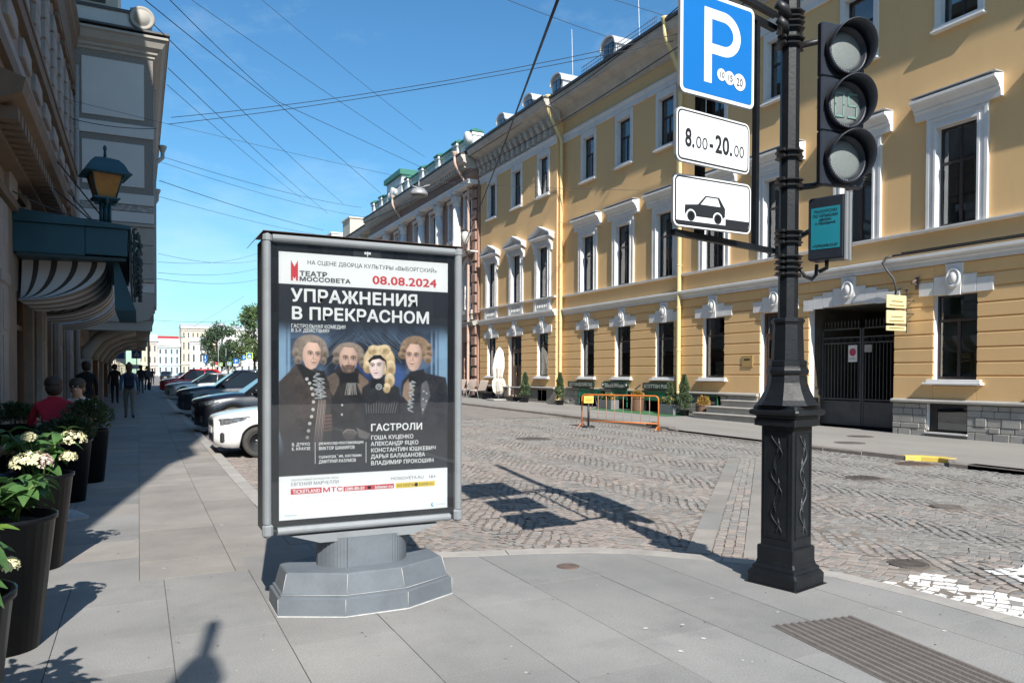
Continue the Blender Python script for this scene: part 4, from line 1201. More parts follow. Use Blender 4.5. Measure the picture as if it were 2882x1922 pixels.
# ------------------------------------------------------------------ left: grand building whose front hangs over the pavement
m_panel = pm("grey_white_panel", (0.60, 0.605, 0.60), (0.55, 0.555, 0.55), .6, 0.85, fine=0.05)
m_rough = pm("roughcast_grey", (0.30, 0.28, 0.255), (0.17, 0.16, 0.15), 26, 0.95, bump=0.8, bscale=50, fine=0.4)
m_trim = pm("stone_trim_cream", (0.40, 0.375, 0.335), (0.35, 0.33, 0.295), 1.5, 0.85, fine=0.08)
m_marble = pm("veined_marble_band", (0.42, 0.41, 0.39), (0.16, 0.155, 0.15), 7, 0.5, fine=0.2, stretch=(1, 1, 2.5))
gb = thing("overhanging_building", "pale building hanging over the left pavement with framed panels on its end", "building", (0, 30, 0))
XE = 0.5
def face(name, x0, x1, z0, z1, d0, d1, mat):
    b = MB(); b.box(x0, x1, d0, d1, z0, z1); return b.build(name, mat, gb)
L_ = 40.0
b = MB(); b.box(HX, XE, 0, L_, 3.45, 13.2); b.build("upper_storeys", m_rough, gb)
b = MB(); b.box(HX - .4, HX, .0, L_, -.2, 13.2); b.build("wall", m_hstone, gb)
for z0, z1 in ((10.55, 12.52), (8.17, 9.67)):
    face("end_panel", -1.72, .21, z0, z1, -.035, -.001, m_panel)
face("end_band", HX, XE + .02, 9.92, 10.35, -.05, -.001, m_panel)
face("end_band", HX, XE + .02, 7.55, 7.92, -.05, -.001, m_panel)
face("marble_band", HX + .05, XE, 7.31, 7.52, -.03, -.001, m_marble)
face("end_band", HX, XE + .02, 6.92, 7.28, -.05, -.001, m_panel)
face("end_moulding", HX, XE + .05, 6.78, 6.88, -.10, -.001, m_trim)
for i, (z0, z1) in enumerate(((6.15, 6.76), (5.5, 6.13), (4.95, 5.48))): face("end_course", HX, XE, z0, z1, -.04, -.001, m_trim)
face("end_moulding", HX, XE + .06, 4.82, 4.92, -.12, -.001, m_trim)
face("end_band", HX, XE + .02, 4.45, 4.8, -.06, -.001, m_panel)
b = MB(); b.prism([(HX, 3.4), (XE - .5, 3.4), (XE - .15, 3.5), (XE, 3.75), (XE, 4.43), (HX, 4.43)], 'y', -.05, -.001); b.build("end_panel", m_trim, gb)
for y0 in (0.02, 9.0, 18.0, 27.0):
    b = MB(); b.box(HX, XE - .05, y0, y0 + .5, 3.1, 3.449); b.build("soffit_beam", m_trim, gb)
# cornice wrapping the end
PR = [(0, 12.75), (.06, 12.78), (.06, 12.86), (.14, 12.9), (.16, 12.98), (.3, 13.08), (.42, 13.3), (.50, 13.34), (.50, 13.42), (0, 13.5)]
rings = []
for p, z in PR: rings.append([(HX, -p - .001, z), (XE + p, -p - .001, z), (XE + p, L_, z), (HX, L_, z)])
b = MB(); b.loft(rings, 0, caps=True); b.build("main_cornice", m_trim, gb)
b = MB(); b.box(HX, XE + .54, -.54, L_, 13.43 + .075, 13.57); b.build("gutter", m_gutter, gb)
b = MB(); b.box(HX, XE - .02, .02, .5, 13.571, 14.25); b.box(XE - .5, XE - .02, .5, L_, 13.571, 14.25); b.build("parapet", m_panel, gb)
b = MB(); b.box(HX, XE - .5, -.03, .52, 14.251, 14.36); b.build("parapet_coping", m_gutter, gb)
b = MB(); b.lathe([(.40, 0), (.42, .06), (.36, .11), (.33, .08), (.25, .08), (.23, .13), (.01, .15)], 24, M=Matrix.Translation((.16, .0, 14.15)) @ Matrix.Rotation(PI / 2, 4, 'X')); b.box(-.26, XE, .03, .5, 14.252, 14.3); b.loft([[(-.28, .03, 14.255), (.5, .03, 14.255), (.5, .45, 14.255), (-.28, .45, 14.255)], [(-.2, .03, 14.5), (.42, .03, 14.5), (.42, .45, 14.5), (-.2, .45, 14.5)]]); b.build("medallion", m_trim, gb)
b = MB(); b.box(HX - 1, -.62, .6, L_, 13.5, 17.5); b.build("set_back_attic", m_beige, gb)
b = MB(); b.box(-1.8, -1.0, .57, .599, 14.7, 16.5); b.build("attic_window", m_frame, gb)
# side front towards the street: windows, pilaster strips
for i in range(12):
    y = 1.8 + i * 3.1
    for z0, z1 in ((4.6, 7.0), (8.0, 9.8), (10.5, 12.3)):
        b = MB(); b.box(XE - .001, XE + .03, y - .55, y + .55, z0, z1); o = b.build("window", m_frame, gb); p = MB(); p.box(XE + .031, XE + .038, y - .48, y + .48, z0 + .08, z1 - .08); p.build("pane", m_pane, o)
    b = MB(); b.box(XE + .001, XE + .15, y + 1.0, y + 2.1, 4.2, 12.7); b.build("pilaster", m_trim, gb)
# curved brackets carrying the overhang, with entrance columns below
for i, y in enumerate((1.2, 6.0, 11.0, 17.0, 24.0)):
    b = MB()
    pts = [(HX + .25, y, 2.0), (HX + .35, y, 2.4), (HX + .75, y, 2.9), (HX + 1.35, y, 3.2), (HX + 1.9, y, 3.32)]
    b.tube(pts, [.20, .22, .20, .17, .14], 10); b.build("curved_bracket", m_trim, gb)
    b = MB(); b.bbox(HX + .001, HX + .5, y - .3, y + .3, 0, 2.1, .04); b.build("pier", m_wood if i % 2 else m_hblock, gb)
for y in (3.5, 8.4, 14):
    b = MB(); b.box(HX + .001, HX + .08, y - 1.4, y + 1.4, .3, 2.9); o = b.build("shop_window", m_wood, gb); p = MB(); p.box(HX + .081, HX + .09, y - 1.2, y + 1.2, .8, 2.6); p.build("pane", m_pane, o)
m_lampglow = emit_mat("lamp_glass_lit", (1.0, 0.86, 0.55), 1.6)
for y in (4.2, 12.0):
    b = MB(); b.lathe([(.02, -.16), (.1, -.14), (.16, -.06), (.17, 0)], 14, (-.35, y, 3.44)); o = b.build("ceiling_lamp", m_lampglow, gb)
for y in (14.0, 30.0):
    b = MB(); b.lathe([(.16, .25), (.17, .2), (.10, 0), (.085, -.02)], 12, (XE + .42, y, 11.0)); b.tube([(XE + .42, y, 11.0), (XE + .42, y, 10.7), (XE + .12, y, 10.2), (XE + .10, y, 9.9), (XE + .10, y, 4.2)], .085, 10); b.build("drainpipe", m_trim, gb)
b = MB(); b.lathe([(.16, .25), (.17, .2), (.10, 0), (.085, -.02)], 12, (XE + .45, 5.5, 11.0)); b.tube([(XE + .45, 5.5, 11.0), (XE + .45, 5.5, 10.75), (XE + .12, 5.0, 10.3), (XE + .10, 4.8, 9.9), (XE + .10, 4.8, 4.2)], .085, 10); b.build("drainpipe", m_trim, gb)

# ------------------------------------------------------------------ left: darker shops further on
sb = thing("shop_building", "shaded row of shops along the left pavement beyond the overhang", "building", (0, 70.2, 0))
b = MB(); b.box(HX - 6, HX - .2, 0, 95, -.2, 11); b.build("wall", m_hstone, sb)
b = MB(); b.box(HX - .2, HX + .3, 0, 95, 10.8, 11.4); b.build("main_cornice", m_trim, sb)
for i in range(16):
    y = 2 + i * 5.6
    b = MB(); b.box(HX - .2, HX - .1, y, y + 3.6, .5, 3.0); o = b.build("shop_window", m_frame, sb); p = MB(); p.box(HX - .099, HX - .09, y + .15, y + 3.45, .7, 2.9); p.build("pane", m_pane, o)
    for z0 in (4.5, 7.8):
        b = MB(); b.box(HX - .2, HX - .14, y + .6, y + 1.7, z0, z0 + 2); b.build("window", m_frame, sb)
b = MB(); b.box(HX - .1, HX + .9, 4, 9, 2.9, 3.5); b.build("shop_awning", pm("shop_blue", (.05, .12, .25), None, 3, .6), sb)

# ------------------------------------------------------------------ far end of the street
def far_building(name, label, x0, x1, y, z1, wall_mat, nw, floors, roof=None, depth=20, ang=0, roof_z=2.0, trim=None):
    t = thing(name, label, "building", (x0, y, 0), ang)
    w = x1 - x0
    b = MB(); holes = []
    px = w / nw
    # facade in plane y = 0 facing the camera, windows sunk
    xs_ = [0.0]; 
    tmp = MB()
    for i in range(nw):
        for (a, c) in floors: holes.append((-(i * px + px * .66), -(i * px + px * .34), a, c))
    wall_holes(tmp, 0, -w, 0, -1, z1, holes, .35)
    b.add([(-v[1], v[0], v[2]) for v in tmp.v], tmp.f)
    b.quad((w, 0, -1), (w, depth, -1), (w, depth, z1), (w, 0, z1)); b.quad((0, depth, -1), (0, 0, -1), (0, 0, z1), (0, depth, z1))
    b.build("wall", wall_mat, t)
    pn = MB(); pn.box(-.5, .5, -.02, .02, -.5, .5); pm_ = pn.mesh("window", m_farwin)
    for i in range(nw):
        for (a, c) in floors: inst(pm_, "window", t, (i * px + px * .5, .3, (a + c) / 2), (0, 0, 0), (px * .30, 1, (c - a) * .98))
    for z in [f[1] + (z1 - floors[-1][1]) * .5 for f in floors[-1:]] + [floors[0][1] + 1.0]:
        b = MB(); b.box(-.2, w + .2, -.45, -.001, z, z + .35); b.build("string_course", trim or wall_mat, t)
    b = MB(); b.box(-.4, w + .4, -.9, .2, z1 - .1, z1 + .5); b.build("cornice", trim or wall_mat, t)
    if roof:
        b = MB(); b.prism([(-.6, z1 + .51), (depth / 2, z1 + .5 + roof_z), (depth, z1 + .51)], 'x', -.3, w + .3); b.build("roof", roof, t)
    return t
m_farwin = pm("far_window_dark", (0.10, 0.11, 0.12), None, 5, 0.35)
m_fblue = pm("pale_blue_stucco", (0.52, 0.62, 0.66), (0.48, 0.58, 0.62), .2, .9, fine=.04)
m_fpink = pm("pale_pink_stucco", (0.66, 0.55, 0.45), (0.62, 0.51, 0.42), .2, .9, fine=.04)
m_fyel = pm("pale_yellow_stucco", (0.66, 0.58, 0.38), (0.62, 0.55, 0.36), .2, .9, fine=.04)
m_fcream = pm("cream_stucco", (0.70, 0.58, 0.42), (0.66, 0.55, 0.40), .1, .9, fine=.04)
m_fwhite = pm("bright_white_stucco", (0.76, 0.74, 0.70), (0.72, 0.70, 0.66), .1, .9, fine=.04)
m_redroof = pm("red_tin_roof", (0.42, 0.05, 0.055), (0.36, 0.045, 0.05), .6, .6, fine=.08)
m_greyroof = pm("pale_grey_roof", (0.50, 0.52, 0.54), (0.44, 0.46, 0.48), .3, .6, fine=.06)
far_building("blue_house", "pale blue house closing the far end of the street", 7.9, 17.4, 386, 14.2, m_fblue, 4, [(1.2, 4.2), (6.0, 9.0), (10.4, 12.6)], m_greyroof, 14, 0, 3.2, m_fwhite)
far_building("pink_house", "pale pink house left of the pale blue one at the street's end", 3.8, 7.8, 388, 16.4, m_fpink, 2, [(1.2, 4.0), (6.2, 9.0), (11.5, 14.3)], m_greyroof, 14, 0, 3, m_fwhite)
far_building("yellow_house", "narrow pale yellow house far down the left side", .2, 3.5, 384, 16.2, m_fyel, 2, [(1.2, 4.0), (6.5, 9.0), (11.5, 14.3)], m_greyroof, 14, 0, 2)
far_building("red_roof_house", "house with red tin roof showing above the pale blue one", 6.5, 17.6, 402, 15.6, m_fwhite, 5, [(2, 5), (7, 10), (11.5, 14)], m_redroof, 12, 0, 3.6)
far_building("cream_house", "tall cream block beside the pale blue house behind the trees", 18.0, 36, 383, 22.6, m_fcream, 9, [(1.5, 4.6), (7, 10.5), (12.5, 16), (18, 20.4)], m_greyroof, 20, 0, 2.2, m_fwhite)
far_building("white_house", "bright white house in front of the cream block behind the trees", 21.3, 30.5, 377, 16.3, m_fwhite, 3, [(1.2, 4.2), (6.6, 10.2), (12, 14.2)], m_greyroof, 4, 0, 1.4)
far_building("pale_house", "pale house glimpsed between the two tree crowns", 33, 60, 372, 21.5, m_fwhite, 9, [(2, 5), (8, 11), (13, 16), (18, 20)], m_greyroof, 14, 0, 2)

# ------------------------------------------------------------------ houses across the crossing behind the view
cbk = thing("corner_house", "grey brown house across the crossing behind the viewpoint", "building", (-70, -62, 0))
b = MB(); b.box(0, 130, 0, 12, -.2, 13.5); b.build("wall", m_hstone, cbk)
b = MB(); b.box(-.5, 130.5, 12.001, 12.6, 12.8, 13.9); b.build("cornice", m_trim, cbk)
wm = MB(); wm.box(-.6, .6, 12.001, 12.05, -1.1, 1.1); me = wm.mesh("window", m_frame)
for i in range(36):
    for z in (3, 7.4, 11.6): inst(me, "window", cbk, (2 + i * 3.5, 0, z))
# ------------------------------------------------------------------ advertising lightbox
m_bbgrey = pm("grey_blue_enamel", (0.150, 0.172, 0.195), (0.122, 0.140, 0.160), 3.5, 0.55, 0.72, bump=0.12, bscale=40, fine=0.10, stain=(0.085, 0.092, 0.10), stain_scale=5, stain_amt=0.45)
m_bbframe = pm("grey_frame_paint", (0.245, 0.262, 0.275), (0.205, 0.222, 0.235), 3, 0.42, 0.55, bump=0.05, fine=0.06, stain=(0.12, 0.128, 0.135), stain_scale=4, stain_amt=0.35)
m_bbdark = pm("cabinet_side_dark", (0.075, 0.08, 0.09), (0.05, 0.055, 0.06), 4, 0.45)
m_bbblack = pm("black_border_film", (0.010, 0.011, 0.014), None, 4, 0.35)
m_rust = pm("rusted_sheet", (0.10, 0.065, 0.05), (0.05, 0.04, 0.036), 8, 0.7, bump=0.3)
m_chip = pm("chipped_edge_white", (0.62, 0.62, 0.60), (0.45, 0.46, 0.46), 30, 0.8)
BX, BY = 1.427, 5.275
bb = thing("advertising_lightbox", "grey street lightbox with a theatre poster of four people in wigs", "billboard", (BX, BY, 0.001))
OCT = [(-.215, -.385), (.215, -.385), (.615, -.185), (.615, .185), (.215, .385), (-.215, .385), (-.615, .185), (-.615, -.185)]
def octr(d, z):
    out = []
    for x, y in OCT:
        sx = (abs(x) - d * (1.0 if abs(x) > .5 else .45)) * (1 if x > 0 else -1)
        sy = (abs(y) - d * (.95 if abs(y) > .3 else .7)) * (1 if y > 0 else -1)
        out.append((sx, sy, z))
    return out
b = MB()
b.loft([octr(0, 0), octr(.004, .115), octr(.022, .122), octr(.022, .137), octr(.036, .142), octr(.066, .265), octr(.074, .272)])
o = b.build("base_skirt", m_bbgrey, bb)
b = MB(); b.loft([octr(-.004, 0.0), octr(-.004, .006), octr(.02, .007)]); b.build("mortar_edge", m_chip, bb)
b = MB()
for i in (0, 1, 2, 7):       # worn light edges along the folds
    a = [octr(d, z)[i] for d, z in ((.001, .012), (.002, .115), (.020, .123), (.034, .143), (.064, .266))]
    b.tube([Vector(p) for p in a[:2]], .0018, 4); b.tube([Vector(p) for p in a[3:]], .002, 4)
r0 = octr(.020, .139)
for i in (7, 0, 1): b.tube([r0[i], r0[(i + 1) % 8]], .0016, 4)
b.build("worn_edges", m_chip, bb)
# neck with fluted ends
out = []
def flute(x0, x1, y, n, s):
    pts = []
    for i in range(n):
        t0 = x0 + (x1 - x0) * i / n; t1 = x0 + (x1 - x0) * (i + .72) / n
        pts += [(t0, y(t0)), (t1, y(t1)), (t1, y(t1) + .006 * s), (x0 + (x1 - x0) * (i + 1) / n, y(x0 + (x1 - x0) * (i + 1) / n) + .006 * s)]
    return pts
yf = lambda x: -.165 + .14 * max(0, (abs(x) - .15) / .17) ** 2.4
out = flute(-.32, -.15, yf, 8, 1) + [(-.148, -.170), (.148, -.170)] + flute(.15, .32, yf, 8, 1)
out += [(.322, .02)] + [(x, -y) for x, y in [(.3, yf(.3)), (.2, yf(.2)), (.1, -.165), (-.1, -.165), (-.2, yf(.2)), (-.3, yf(.3))]] + [(-.322, .02)]
b = MB(); b.loft([[(x, y, .268) for x, y in out], [(x, y, .475) for x, y in out]]); b.build("neck", m_bbgrey, bb)
b = MB(); b.prism([(-.52, .515), (.52, .515), (.33, .455), (-.33, .455)], 'y', -.15, .15); b.build("under_tray", m_bbframe, bb)
b = MB(); b.bbox(-.695, .695, -.125, .155, .532, 2.50, .02); b.build("cabinet", m_bbdark, bb)
# rounded frame bars
def bar(p0, p1, w, horiz):
    n = 7; prof = []
    for i in range(n + 1):
        a = PI * i / n
        prof.append((w / 2 * math.cos(a), -.125 - .05 * math.sin(a) ** .7))
    prof.append((-w / 2, -.118)); prof.append((w / 2, -.118))
    if horiz: return [[(x, q[1], p0[1] + q[0]) for q in prof] for x in (p0[0], p1[0])]
    return [[(p0[0] + q[0], q[1], z) for q in prof] for z in (p0[1], p1[1])]
for nm, p0, p1, hz in (("frame_bar", (-.6745, .61), (-.6745, 2.46), False), ("frame_bar", (.6745, .61), (.6745, 2.46), False), ("frame_bar", (-.61, .554), (.61, .554), True), ("frame_bar", (-.64, 2.486), (.64, 2.486), True)):
    b = MB(); b.loft(bar(p0, p1, .056, hz), smooth=False); b.build(nm, m_bbframe, bb)
for sx in (-1, 1):
    for z in (.553, 2.484):
        b = MB(); w = .034 if z < 1 else .030
        b.bbox(sx * .672 - w - (.0 if sx > 0 else .0), sx * .672 + w, -.176, -.118, z - .033, z + (.058 if z < 1 else .03), .016); b.build("frame_corner", m_bbframe, bb)
b = MB()
b.loft([[(-.755, -.12, 2.455), (-.755, .2, 2.455), (-.755, .2, 2.460), (-.755, -.12, 2.460)], [(-.70, -.176, 2.522), (-.70, .2, 2.522), (-.70, .2, 2.526), (-.70, -.176, 2.526)], [(.71, -.172, 2.524), (.71, .18, 2.522), (.71, .18, 2.526), (.71, -.172, 2.527)]])
b.build("top_sheet", m_rust, bb)
b = MB(); b.box(-.65, .65, -.129, -.1255, .575, 2.465); b.build("black_border", m_bbblack, bb)
b = MB(); b.box(-.10, .095, -.1325, -.1292, 2.405, 2.458); o = b.build("emblem_plate", pm("emblem_plate_grey", (.035, .04, .045), None, 4, .4), bb)
m_wprint = pm("white_print", (0.82, 0.82, 0.81), (0.78, 0.78, 0.77), 2, 0.6, fine=0.02)
b = MB()                                  # small white three-lobed flower emblem
for x, h in ((-.016, .022), (0, .026), (.016, .022)): b.lathe([(.0075, 0), (.0075, .001)], 10, M=Matrix.Translation((x, -.1328, 2.432 + (h - .02))) @ Matrix.Rotation(PI / 2, 4, 'X'), smooth=False); 
b.box(-.022, .022, -.1339, -.1328, 2.424, 2.432); b.box(-.003, .003, -.1339, -.1328, 2.408, 2.424)
b.build("flower_emblem", m_wprint, o)

# --- the poster: painted print on a fine grid
PW, PH = 1193.0, 1781.0
NX, NY = 420, 627
X, Y = np.meshgrid((np.arange(NX) + .5) / NX * PW, (np.arange(NY) + .5) / NY * PH)
rs = np.random.RandomState(3)
def vnoise(sx, sy, seed):
    r = np.random.RandomState(seed); gx, gy = int(PW / sx) + 3, int(PH / sy) + 3
    g = r.rand(gy, gx); fx, fy = X / sx, Y / sy
    x0, y0 = fx.astype(int), fy.astype(int); tx, ty = fx - x0, fy - y0
    tx = tx * tx * (3 - 2 * tx); ty = ty * ty * (3 - 2 * ty)
    return (g[y0, x0] * (1 - tx) + g[y0, x0 + 1] * tx) * (1 - ty) + (g[y0 + 1, x0] * (1 - tx) + g[y0 + 1, x0 + 1] * tx) * ty
N1, N2, N3 = vnoise(60, 60, 1), vnoise(18, 18, 2), vnoise(8, 8, 4)
NF = N1 * .5 + N2 * .3 + N3 * .2
img = np.zeros((NY, NX, 3))
def sm(a, b, v):
    t = np.clip((v - a) / (b - a), 0, 1); return t * t * (3 - 2 * t)
def over(al, col):
    global img
    col = np.asarray(col, float)
    if col.ndim == 1: col = col[None, None, :]
    img = img * (1 - al[..., None]) + col * al[..., None]
def ellm(cx, cy, rx, ry, rot=0.0, soft=6):
    c, s = math.cos(R_(rot)), math.sin(R_(rot))
    u = ((X - cx) * c + (Y - cy) * s) / rx; v = (-(X - cx) * s + (Y - cy) * c) / ry
    d = (np.sqrt(u * u + v * v) - 1) * min(rx, ry)
    return 1 - sm(-soft, soft, d)
def polym(pts, soft=5):
    n = len(pts); inside = np.zeros(X.shape, bool); dist = np.full(X.shape, 1e9)
    for i in range(n):
        x1, y1 = pts[i]; x2, y2 = pts[i - 1]
        cond = ((y1 > Y) != (y2 > Y)) & (X < (x2 - x1) * (Y - y1) / ((y2 - y1) if y2 != y1 else 1e-9) + x1)
        inside ^= cond
        dx, dy = x2 - x1, y2 - y1; L2 = dx * dx + dy * dy + 1e-9
        t = np.clip(((X - x1) * dx + (Y - y1) * dy) / L2, 0, 1)
        dist = np.minimum(dist, np.hypot(X - x1 - t * dx, Y - y1 - t * dy))
    return 1 - sm(-soft, soft, np.where(inside, -dist, dist))
def linem(pts, w, soft=3):
    d = np.full(X.shape, 1e9)
    for (x1, y1), (x2, y2) in zip(pts, pts[1:]):
        dx, dy = x2 - x1, y2 - y1; L2 = dx * dx + dy * dy + 1e-9
        t = np.clip(((X - x1) * dx + (Y - y1) * dy) / L2, 0, 1)
        d = np.minimum(d, np.hypot(X - x1 - t * dx, Y - y1 - t * dy))
    return 1 - sm(w - soft, w + soft, d)
# backdrop: dark blue drawn hall with a vault
over(np.ones_like(X), (.022, .026, .036))
g = sm(430, 640, Y) * (1 - sm(830, 1100, Y))
over(g * .8, (.06, .10, .17)); over(g * sm(.45, .7, N1) * .6, (.13, .20, .31))
over(g * (ellm(590, 720, 300, 240, 0, 30) * .9), (.014, .017, .026))
over(ellm(530, 770, 120, 90, 0, 40) * .75, (.03, .07, .22)); over(ellm(800, 820, 70, 80, 0, 30) * .7, (.06, .13, .36))
for i in range(34):
    x0 = 300 + i * 22
    over(linem([(x0 - 150 + 14 * math.sin(i * 2.2), 470 + (i * 37) % 90), (x0 + 60, 640 + (i * 53) % 120)], 2.2, 2) * g * .45 * (i > 14), (.22, .30, .42))
    over(linem([(x0 - 240, 680 + (i * 41) % 120), (x0 - 60, 500 + (i * 29) % 80)], 2.2, 2) * g * .4 * (i < 16), (.20, .28, .40))
for x0, w in ((18, 30), (64, 9), (1158, 34), (1105, 8), (1070, 5)):
    over((1 - sm(w - 8, w + 8, np.abs(X - x0))) * sm(450, 620, Y) * (1 - sm(880, 1150, Y)) * .75, (.30, .46, .62))
over((1 - sm(0, 60, X)) * sm(1120, 1220, Y) * (1 - sm(1290, 1380, Y)) * .7, (.30, .42, .52))
SKIN = np.array((.64, .43, .35)); PALE = np.array((.80, .64, .60))
def wig(cx, cy, rx, ry, c1, c2, seed, curls):
    m = ellm(cx, cy, rx, ry, 0, 7)
    t = NF[..., None] * 1.3 - .15 + .35 * (cy - Y)[..., None] / ry
    col = np.clip(np.array(c1) * (1 - t) + np.array(c2) * t, 0, 1)
    over(m, col)
    r = random.Random(seed)
    for (x, y, w, h) in curls:
        m = ellm(x, y, w, h, 0, 5); t = np.clip(.5 + (y - Y) / h * .45 + (NF - .5), 0, 1)[..., None]
        over(m, np.array(c1) * (1 - t) + np.array(c2) * t)
        over(ellm(x + w * .1, y + h * .2, w * .45, h * .4, 0, 5) * .5, np.array(c1) * .5)
    for i in range(26):
        a = r.uniform(PI * 1.05, PI * 1.95); q = r.uniform(.55, .95)
        x0, y0 = cx + rx * q * math.cos(a), cy + ry * q * math.sin(a)
        over(linem([(x0, y0), (x0 + r.uniform(-18, 18), y0 + r.uniform(6, 22))], 1.4, 2) * .4, np.array(c2 if i % 2 else c1) * (1.15 if i % 2 else .6))
def headp(cx, cy, rx, ry, tone, tilt, gaze, beard=0.0, lips=(.36, .14, .12), brow=(.09, .055, .035), light=-1, soft=1.0):
    c, s = math.cos(R_(tilt)), math.sin(R_(tilt))
    P = lambda u, v: (cx + rx * u * c - ry * v * s, cy + rx * u * s + ry * v * c)
    jaw = [P(-.92, -.5), P(-.98, .05), P(-.86, .42), P(-.52, .86), P(-.12, 1.02), P(.20, 1.0), P(.58, .82), P(.86, .42), P(.97, .05), P(.92, -.5), P(.5, -.95), P(-.5, -.95)]
    m = np.maximum(polym(jaw, 3), 0)
    u = ((X - cx) * c + (Y - cy) * s) / rx; v = (-(X - cx) * s + (Y - cy) * c) / ry
    q = u - gaze * .6
    sh = np.clip(1.06 - .55 * np.clip(q, 0, 1.3) ** 1.6 - .34 * np.clip(-q - .25, 0, 1) ** 1.3 - .14 * v + .14 * (NF - .5), .22, 1.2)[..., None]
    over(m, np.clip(tone * sh, 0, 1))
    over(ellm(*P(gaze * 1.1, -.55), rx * .55, ry * .20, tilt, 12) * .28, np.clip(tone * 1.25, 0, 1))
    for sx in (-1, 1):
        e = P(gaze + sx * .40, -.14)
        over(ellm(*P(gaze + sx * .39, -.17), rx * .31, ry * .15, tilt, 6) * .72 * soft, tone * np.array((.36, .31, .30)))
        over(ellm(*e, rx * .17, ry * .050, tilt, 1.8), (.60, .54, .51)); over(ellm(e[0] + gaze * 7, e[1], rx * .085, ry * .058, 0, 1.5), (.02, .02, .022))
        over(linem([P(gaze + sx * .62, -.15), P(gaze + sx * .40, -.21), P(gaze + sx * .20, -.15)], 1.6, 1.3) * .95, (.05, .03, .025))
        over(linem([P(gaze + sx * .68, -.27), P(gaze + sx * .42, -.345), P(gaze + sx * .16, -.27)], 3.2, 1.8) * .92, brow)
        over(linem([P(gaze + sx * .58, -.01), P(gaze + sx * .38, .03), P(gaze + sx * .22, -.01)], 1.8, 2.2) * .35 * soft, tone * .4)
        over(ellm(*P(gaze + sx * .50, .18), rx * .20, ry * .14, tilt, 8) * .30, np.clip(tone * np.array((1.2, 1.0, .95)), 0, 1))
        over(linem([P(gaze * 1.3 + sx * .20, .24), P(gaze * 1.2 + sx * .36, .46)], 2.0, 2.4) * .45 * soft, tone * .42)
    nd = 1 if gaze <= 0 else -1
    over(polym([P(gaze * 1.2 + .06 * nd, -.2), P(gaze * 1.6 + .24 * nd, .22), P(gaze * 1.6 + .02 * nd, .28), P(gaze * 1.4 + .02 * nd, -.1)], 3.5) * .62 * soft, tone * np.array((.48, .40, .38)))
    over(linem([P(gaze * 1.3, -.18), P(gaze * 1.65, .17)], 3.2, 3) * .55, np.clip(tone * 1.22, 0, 1))
    over(ellm(*P(gaze * 1.6 - .12, .235), rx * .055, ry * .02, 0, 1.5) * .8, tone * .2); over(ellm(*P(gaze * 1.6 + .12, .235), rx * .055, ry * .02, 0, 1.5) * .8, tone * .2)
    if beard:
        over(polym([P(-.66, .30), P(-.72, .55), P(-.45, .95), P(0, 1.1), P(.5, .95), P(.74, .55), P(.66, .30), P(.42, .52), P(.25, .40), P(-.10, .40), P(-.30, .52)], 7) * beard, (.055, .038, .03))
        over(linem([P(gaze - .42, .46), P(gaze, .36), P(gaze + .42, .46)], 4.5, 3) * beard, (.06, .04, .032))
    over(ellm(*P(gaze * 1.3, .50), rx * .25, ry * .045, tilt, 2) * .95, lips); over(linem([P(gaze * 1.3 - .27, .495), P(gaze * 1.3 + .27, .495)], 1.3, 1.0) * .9, np.array(lips) * .22)
    over(ellm(*P(gaze * 1.2, .64), rx * .22, ry * .035, tilt, 4) * .4, tone * .45); over(ellm(*P(gaze * 1.2, .80), rx * .2, ry * .08, tilt, 7) * .25, np.clip(tone * 1.2, 0, 1))
def coat(pts, col, col2, soft=6):
    t = np.clip(NF * 1.2 - .1, 0, 1)[..., None]; over(polym(pts, soft), np.array(col) * (1 - t) + np.array(col2) * t)
# second man, behind
coat([(300, 830), (360, 800), (400, 760), (530, 770), (600, 850), (640, 1000), (620, 1420), (300, 1420), (280, 1000)], (.012, .012, .015), (.045, .04, .04))
coat([(300, 832), (372, 798), (410, 850), (360, 960), (320, 900)], (.10, .075, .06), (.20, .15, .12)); coat([(540, 800), (600, 850), (628, 930), (560, 960), (520, 870)], (.16, .11, .085), (.30, .21, .16))
wig(467, 668, 106, 78, (.09, .066, .054), (.33, .26, .215), 5, [(382, 715, 30, 30), (378, 665, 26, 26), (556, 700, 30, 34), (560, 740, 24, 28)])
headp(463, 712, 66, 92, SKIN * .95, 2, .10, .85)
over(polym([(400, 800), (525, 800), (540, 870), (400, 870)], 8), (.012, .012, .014))
for i in range(9): over(linem([(455 + i * 7, 870), (440 + i * 9 + 6 * math.sin(i), 950)], 2.0, 1.6) * .75, (.48, .45, .42))
# woman
coat([(560, 900), (620, 860), (720, 850), (820, 900), (850, 1020), (800, 1200), (640, 1260), (520, 1250), (545, 1050)], (.010, .010, .012), (.04, .04, .045))
wig(682, 712, 112, 104, (.34, .22, .10), (.84, .66, .42), 9, [(600, 760, 34, 44), (760, 770, 40, 60), (757, 850, 36, 50), (735, 905, 26, 36), (640, 640, 40, 34), (720, 635, 44, 34)])
headp(664, 758, 57, 84, PALE, -4, -.12, 0, (.32, .08, .09), (.08, .05, .04), soft=.55)
over(polym([(600, 715), (640, 676), (690, 672), (732, 712), (738, 790), (722, 720), (680, 700), (630, 710), (612, 735)], 4), (.014, .012, .014))
over(polym([(625, 842), (700, 836), (720, 900), (615, 905)], 6), (.012, .012, .014)); over(ellm(678, 896, 24, 22, 0, 3), (.34, .36, .36)); over(ellm(678, 896, 15, 13, 0, 3), (.06, .07, .08)); over(linem([(668, 900), (678, 888), (690, 902)], 2, 2), (.5, .52, .52))
for i in range(13): over(linem([(585 + i * 19, 1010 + 14 * math.sin(i)), (590 + i * 17, 1080)], 1.8, 1.8) * .45, (.30, .30, .32))
